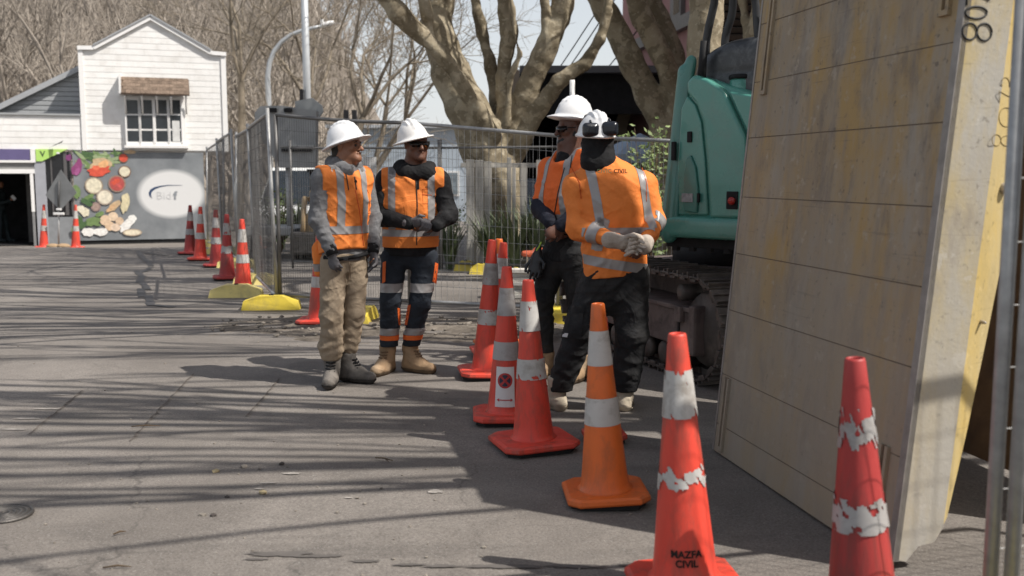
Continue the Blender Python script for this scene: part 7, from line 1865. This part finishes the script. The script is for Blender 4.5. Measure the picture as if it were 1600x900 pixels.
d.ell(P(0, -.05, .0), (.078, .06, .06), rot, .02); d.warp(wrinkle(39, .003, 60)); d.build('beard_and_hair', M_HAIR, p.root)
# black collar, dark shirt tail
d = p.sdf([nek, hip], .25, .0075); d.cone(nek - Vector((0, 0, .035)), nek - Vector((0, 0, .09)), .078, .10, .03); d.cone(nek + p.f * .03 - Vector((0, 0, .03)), nek + p.f * .07 - Vector((0, 0, .10)), .05, .05, .03); d.warp(wrinkle(33, .005, 30)); d.build('collar', M_BLK, p.root)
d = p.sdf([hip, J(885, 350), J(885, 420)], .22, .0075); d.cone(J(884, 345), J(884, 400), .165, .165, .03, flat=p.f, ratio=.7); d.warp(wrinkle(34, .007, 22)); d.plane(J(884, 408), (0, 0, -1)); d.build('dark_shirt', M_BLK, p.root)
d = p.sdf([sA, sB, eA, eB, wA, wB, hip, nek], .18, .0075)
limb(d, [che + Vector((0, 0, .1)), che, J(884, 352)], [.155, .185, .18], .06, flat=p.f, ratio=.70)
d.cone(sA, sB, .08, .08, .05); limb(d, (sA, eA), [.085, .072], .03); limb(d, (sB, eB), [.085, .075], .03)
d.cone(nek - p.f * .07 - p.r * .06 - Vector((0, 0, .03)), nek - p.f * .06 + p.r * .08 - Vector((0, 0, .03)), .06, .06, .05); d.cone(nek - p.r * .09 - Vector((0, 0, .02)), nek + p.f * .07 - p.r * .03 - Vector((0, 0, .09)), .045, .05, .04); d.cone(nek + p.r * .09 - Vector((0, 0, .02)), nek + p.f * .07 + p.r * .03 - Vector((0, 0, .09)), .045, .05, .04)
d.cone(nek + Vector((0, 0, .09)) + p.f * .03, nek + p.f * .04 - Vector((0, 0, .03)), .08, .07, .02, 'sub')
d.warp(wrinkle(31, .010, 18)); d.plane(J(884, 352), (0, 0, -1))
p.jk = d.build('jacket', M_HIVIS2, p.root); bv = p.bvh(p.jk)
p.brace(p.jk, che, -.10, .045, p.zof(345)); p.brace(p.jk, che, .10, .045, p.zof(345)); p.strips(p.jk, p.zof(346), p.zof(334))
p.line('zip', bv, [(882, 262), (872, 300), (866, 335)], .0045, M_ZIP); p.line('hood_cord', bv, [(894, 243), (891, 262)], .0035, M_ZIP, .006)
d = p.sdf([eA, wA, eB, wB], .14, .0075); limb(d, (eA + (sA - eA) * .25, eA, wA), [.079, .076, .052], .03); d.warp(wrinkle(35, .007, 26)); d.build('navy_cuff_sleeve', M_NAVYS, p.root)
d = p.sdf([eA, wA, eB, wB], .14, .0075); limb(d, (eB + (sB - eB) * .2, eB, wB), [.08, .076, .052], .03); d.warp(wrinkle(36, .007, 26)); d.build('navy_cuff_sleeve', M_NAVYS, p.root)
d = p.sdf([hA, hB, aA, aB, hip], .18, .0075); d.cone(hip - Vector((0, 0, .02)), hip - Vector((0, 0, .10)), .165, .165, .05, flat=p.f, ratio=.68)
limb(d, (hA, kA, J(852, 545, .05)), [.11, .08, .062], .03); limb(d, (hB, kB, J(909, 558, .0)), [.11, .082, .066], .03)
d.warp(wrinkle(37, .010, 19)); d.warp(rings(p.zof(500), .12, 0.0027, 80, 0, 8)); d.plane(J(853, 552), (0, 0, -1)); p.tr = d.build('trousers', M_BLKT, p.root)
bv = p.bvh(p.tr); p.patch('knee_panel', bv, [(838, 450), (853, 452), (853, 472), (839, 470)], M_BLK, .006)
p.boot(aA, Vector((-.62, -.78, 0)), M_TANB); p.boot(aB, Vector((-.5, -.86, 0)), M_TANB)
# gloves clipped at the hip
d = p.sdf([J(832, 395, -.05), J(835, 440, -.05)], .12, .005); g0 = J(838, 396, -.05)
p.hand(d, J(840, 398, -.06), J(830, 440, -.08) - g0, Vector((-.3, -.9, 0)), 1, .35, 1.1); p.hand(d, J(836, 402, -.03), J(842, 440, -.05) - g0, Vector((-.3, -.9, 0)), -1, .5, 1.1); d.cone(J(842, 386, -.05), J(838, 405, -.05), .022, .03, .02); d.warp(wrinkle(38, .004, 45)); d.build('spare_gloves', mat('black_rubber_glove', (0.016, 0.017, 0.018), .45, var=.3), p.root)
b = MB(); b.tube([J(846, 378, -.08), J(842, 386, -.07), J(838, 392, -.07)], .006, 6); b.build('glove_clip', mat('lime_clip', (0.4, 0.6, 0.08), .5), p.root)
p.hat(J(897, 186.5, 0), -72, -7, 0, False, M_HAT, 1.04)
for q, pt in ((-1, J(921, 190, .05)), (1, J(917, 190, -.13))):
    d = p.sdf([pt], .09, .006); d.ell(pt, (.03, .035, .05)); d.build('ear_muff', mat('navy_ear_cup', (0.014, 0.016, 0.022), .3, var=.2), p.root)

# ---- worker 4: back to the camera, hands clasped behind
p = Person(6.0, (930, 640), 'worker seen from behind in orange jacket, hands in cream gloves clasped on the back', 186)
J = p.J
sA, eA, wA = J(899, 290, .02), J(904, 356, -.06), J(966, 378, -.25)
sB, eB, wB = J(1007, 288, .03), J(1023, 345, -.02), J(1006, 386, -.22)
hip, che, nek = J(962, 415, 0), J(958, 320, 0), J(938, 250, 0)
hA, kA, aA = J(938, 432, .02), J(908, 515, -.02), J(871, 612, .03)
hB, kB, aB = J(984, 432, 0), J(987, 520, -.01), J(976, 618, .03)
hc = J(934, 222, .03)
d = p.sdf([hc, sA, sB, eA, eB, wA, wB, aA, aB, J(930, 170), J(900, 645)], .22, .0062)
p.head(d, hc, 196, 6, 0, nek, .94, ears=False)
limb(d, [nek, che, hip], [.09, .17, .15], .06, flat=p.f, ratio=.65)
for q in ((sA, eA, wA), (sB, eB, wB)): limb(d, q, [.055, .045, .03])
d.cone(sA, sB, .055, .055, .05)
for q in ((hA, kA, aA), (hB, kB, aB)): limb(d, q, [.09, .06, .034])
d.cone(aA, aA + Vector((-0.020, 0.040, -.05)), .03, .022); d.cone(aB, aB + Vector((0.012, 0.048, -.05)), .03, .022)
p.hand(d, wA, Vector((1, -.15, -.3)), Vector((.2, -.9, 0)), -1, .6, .7); p.hand(d, wB, Vector((-.7, -.2, -.6)), Vector((0, .9, .1)), 1, .6, .7)
p.body = d.build('body', M_SKIN2, p.root)
# neck gaiter up over the nape
d = p.sdf([hc, nek], .22, .0075); d.cone(J(934, 222, .03), J(935, 256, .01), .090, .106, .04); d.cone(J(934, 216, .03), J(934, 238, .02), .089, .090, .03); d.cone(J(922, 252, -.03), J(950, 250, -.03), .05, .05, .03); d.warp(wrinkle(41, .008, 26)); d.plane(J(934, 205), (0, 0, 1)); d.build('neck_gaiter', M_BLK, p.root)
d = p.sdf([sA, sB, eA, eB, wA, wB, hip, nek, J(960, 440)], .22, .0075)
limb(d, [che + Vector((0, 0, .08)), che, J(961, 425)], [.175, .195, .200], .06, flat=p.f, ratio=.70)
d.cone(sA, sB, .076, .076, .07); d.cone(nek - Vector((0, 0, .02)), che + Vector((0, 0, .1)), .10, .15, .07, flat=p.f, ratio=.7)
limb(d, (sA, eA, wA - (wA - eA) * .12), [.076, .066, .050], .03); limb(d, (sB, eB, wB - (wB - eB) * .1), [.076, .065, .050], .03)
d.warp(wrinkle(42, .011, 15, (1, 1, 1.4))); d.warp(rings(eA.z, .1, 0.0027, 60, 0, 9)); d.plane(J(961, 430), Vector((0.10, 0, -1)))
p.jk = d.build('jacket', M_HIVIS, p.root); bv = p.bvh(p.jk)
armk = lambda q, n: True
# torso tapes
def torso_only(o, zlo, zhi, slope=0.0):
    n_ = Vector((slope, 0, -1)).normalized(); return band(o, 'reflective_strip', [(p.L(Vector((che.x, 0, zlo))), n_), (p.L(Vector((che.x, 0, zhi))), -n_), (p.L(che - p.f * .02), p.f)], M_TAPE, p.root, keep=lambda q, n: abs((q - p.L(che)).dot(p.r)) < .212 and q.y > p.L(che).y - .165)
torso_only(p.jk, p.zof(367), p.zof(354)); torso_only(p.jk, p.zof(418), p.zof(403), -.16)
p.brace(p.jk, che, .118, .05, p.zof(354), False, tilt=-.16); p.brace(p.jk, che, -.185, .05, p.zof(354), False, tilt=-.16)
for (e_, w_, t0, t1) in ((eA, wA, .36, .58), (eB, wB, .0, .26)):
    t = (w_ - e_).normalized(); L = (w_ - e_).length; m0 = e_ + t * L * t0; m1 = e_ + t * L * t1
    band(p.jk, 'reflective_strip', [(p.L(m0), -t), (p.L(m1), t)], M_TAPE, p.root, keep=lambda q, n, a=p.L(e_), t=t: ((q - a) - t * (q - a).dot(t)).length < .105 and (q.y < p.L(che).y - .10 or abs((q - p.L(che)).dot(p.r)) > .24))
M_LD = mat('dark_back_print', (0.015, 0.012, 0.02), .6, var=.1); M_LM = mat('faded_mint_print', (0.38, 0.50, 0.30), .6, var=.2, scale=40)
for txt, cx_, mm in (('CIVIL', 969.5, M_LD), ('CIVIC', 944.0, M_LM)):
    me_t = text_mesh(txt, 1.0, .022 if mm is M_LD else .008); me_t.materials.append(mm)
    xs_ = np.linspace(cx_ - 15, cx_ + 15, 9); ys_ = np.array([min(p.onto(bv, x, yy_, .004).y for yy_ in (264, 267.5, 271)) for x in xs_]); kk = np.polyfit(xs_, ys_, 2); lift = max(0, float((np.polyval(kk, xs_) - ys_).max()))
    for v in me_t.vertices: px_ = cx_ + v.co.x * 9.4; v.co = p.L(W(px_, 267.5 - v.co.y * 8.8, float(np.polyval(kk, px_)) - lift))
    link('back_lettering', me_t, p.root)
p.line('shoulder_seam', bv, [(893, 262), (905, 285), (908, 310)], .003, mat('orange_seam', (0.55, 0.11, 0.03), .7)); p.line('shoulder_seam', bv, [(1003, 262), (1010, 285), (1010, 315)], .003, mat('orange_seam', (0.55, 0.11, 0.03), .7))
d = p.sdf([hA, hB, aA, aB, hip], .2, .0075); d.cone(J(962, 425), J(962, 450), .185, .18, .05, flat=p.f, ratio=.70)
limb(d, (hA, kA, J(876, 600, .03)), [.122, .098, .080], .03); limb(d, (hB, kB, J(977, 602, .03)), [.122, .100, .084], .03)
d.warp(wrinkle(43, .011, 16)); d.warp(rings(p.zof(580), .09, 0.0036, 85, 0, 10)); d.plane(J(872, 612), (0, 0, -1)); d.plane(J(960, 408), (0, 0, 1))
p.tr = d.build('trousers', M_BLKT, p.root); bv = p.bvh(p.tr)
p.patch('cargo_pocket', bv, [(888, 482), (912, 484), (908, 530), (876, 528)], M_BLKT, .010); p.patch('pocket_flap', bv, [(888, 477), (914, 479), (913, 490), (886, 488)], M_BLKT, .014); p.patch('pocket_badge', bv, [(880, 520), (888, 521), (886, 527), (878, 526)], mat('white_badge', (0.6, 0.6, 0.6), .6), .013, 3)
p.boot(aA, Vector((-.55, .83, 0)), M_CRMB, sole=M_CRMB); p.boot(aB, Vector((.12, .99, 0)), M_CRMB, sole=M_CRMB)
d = p.sdf([wA, wB], .17, .0035); p.hand(d, wA + Vector((0, -.02, 0)), Vector((1, -.1, -.22)), Vector((.0, -.9, -.2)), 1, .5, 1.04); d.cone(wA - Vector((.05, .01, -.012)), wA + Vector((.02, -.02, 0)), .05, .042, .01); d.warp(wrinkle(45, .003, 55)); d.build('glove', M_CGL, p.root)
d = p.sdf([wA, wB, J(985, 400, -.3)], .12, .0035); d.cone(J(1007, 380, -.2), J(998, 386, -.26), .040, .036, .02, flat=(0.3, 1, 0), ratio=.6); d.cone(wB + Vector((.01, -.02, .03)), wB + Vector((0, -.04, 0)), .046, .042, .01)
for i in range(4): d.chain([J(1004 - 1.5 * i, 374 + 6.8 * i, -.265), J(994 - 1.6 * i, 371.5 + 7.2 * i, -.305), J(986 - 1.2 * i, 374.5 + 7.0 * i, -.305), J(980 - 1.0 * i, 379 + 6.6 * i, -.285)], [.0115, .0118, .0110, .0095], .002)
d.chain([J(1000, 370, -.25), J(990, 366, -.28), J(981, 369, -.28)], [.014, .012, .010], .003); d.warp(wrinkle(46, .002, 55)); d.build('glove', M_CGL, p.root)
b = MB(); t = (wB - eB).normalized(); q = wB - (wB - eB) * .08; b.tube([q, q + t * .03], [.057, .05], 16); b.build('cuff', M_BLK, p.root)
p.hat(J(931, 213, .02), 196, -6, 0, False, M_HAT, .98)
M_CUP = mat('navy_ear_cup', (0.014, 0.016, 0.022), .3, var=.2)
r, f, u, HPt = p.hatax
for pt, rr_ in ((J(923, 203, -.10), 10), (J(953, 201, -.10), -22)):
    rot = rotm(0, 0, R(rr_)); d = p.sdf([pt], .09, .005); d.box(pt, (.050, .026, .042), .024, rot, 0); d.box(pt + Vector((0, .03, 0)), (.044, .014, .037), .012, rot, .004); d.box(pt - Vector((0, .024, 0)), (.03, .006, .022), .005, rot, .008); o = d.build('ear_muff', M_CUP, p.root)
    b = MB(); b.tube([pt + Vector((.0, -.0, .045)), pt + Vector((.0, .06, .06)), pt + Vector((0, .12, .05))], .007, 6); b.build('muff_arm', M_CUP, o)
# ---- far figure in the shop doorway
YD = 27.6; c = W(4, 372, YD); zf = gz(c.x, YD)
pf = empty('person', (c.x, YD, zf), label='person in dark clothes standing in the shop doorway looking at a phone', cat='person')
d = SDF((c.x - .6, YD - .5, zf - .05), (c.x + .7, YD + .5, zf + 1.9), .02); B = lambda x, y, z: Vector((c.x + x, YD + y, zf + z))
d.ell(B(0, 0, 1.62), (.085, .1, .115)); d.cone(B(0, 0, 1.5), B(0, 0, 1.4), .055, .06); d.cone(B(-.02, 0, 1.3), B(0, 0, .95), .17, .14, .06); d.cone(B(-.02, -.15, 1.36), B(-.02, .15, 1.36), .08, .08, .05)
d.chain([B(.02, -.18, 1.34), B(.08, -.2, 1.08), B(.28, -.16, 1.14), B(.36, -.14, 1.18)], [.06, .05, .04, .035]); d.chain([B(.02, .18, 1.34), B(.05, .2, 1.05), B(.24, .12, 1.1)], [.06, .05, .04])
for q in (-1, 1): d.chain([B(0, q * .08, .92), B(.03 * q + .04, q * .09, .5), B(.06 + .08 * q, q * .09, .06), B(.2 + .08 * q, q * .09, .05)], [.09, .065, .05, .04], .04)
d.build('body', mat('dark_clothes', (0.022, 0.03, 0.032), .85, var=.3), pf)
d = SDF(B(-.2, -.2, 1.4), B(.3, .2, 1.9), .012); d.ell(B(.035, 0, 1.6), (.075, .08, .1)); d.build('face', M_SKIN1, pf)
d = SDF(B(.2, -.3, 1.05), B(.6, .1, 1.4), .008); d.ell(B(.375, -.14, 1.19), (.045, .03, .035)); d.build('hand', M_SKIN1, pf)
b = MB(); b.box(B(.44, -.14, 1.24), (.09, .02, .14), rot=Matrix.Rotation(R(-40), 3, 'Y')); b.build('phone', mat('pale_phone', (0.5, 0.5, 0.5), .3), pf)
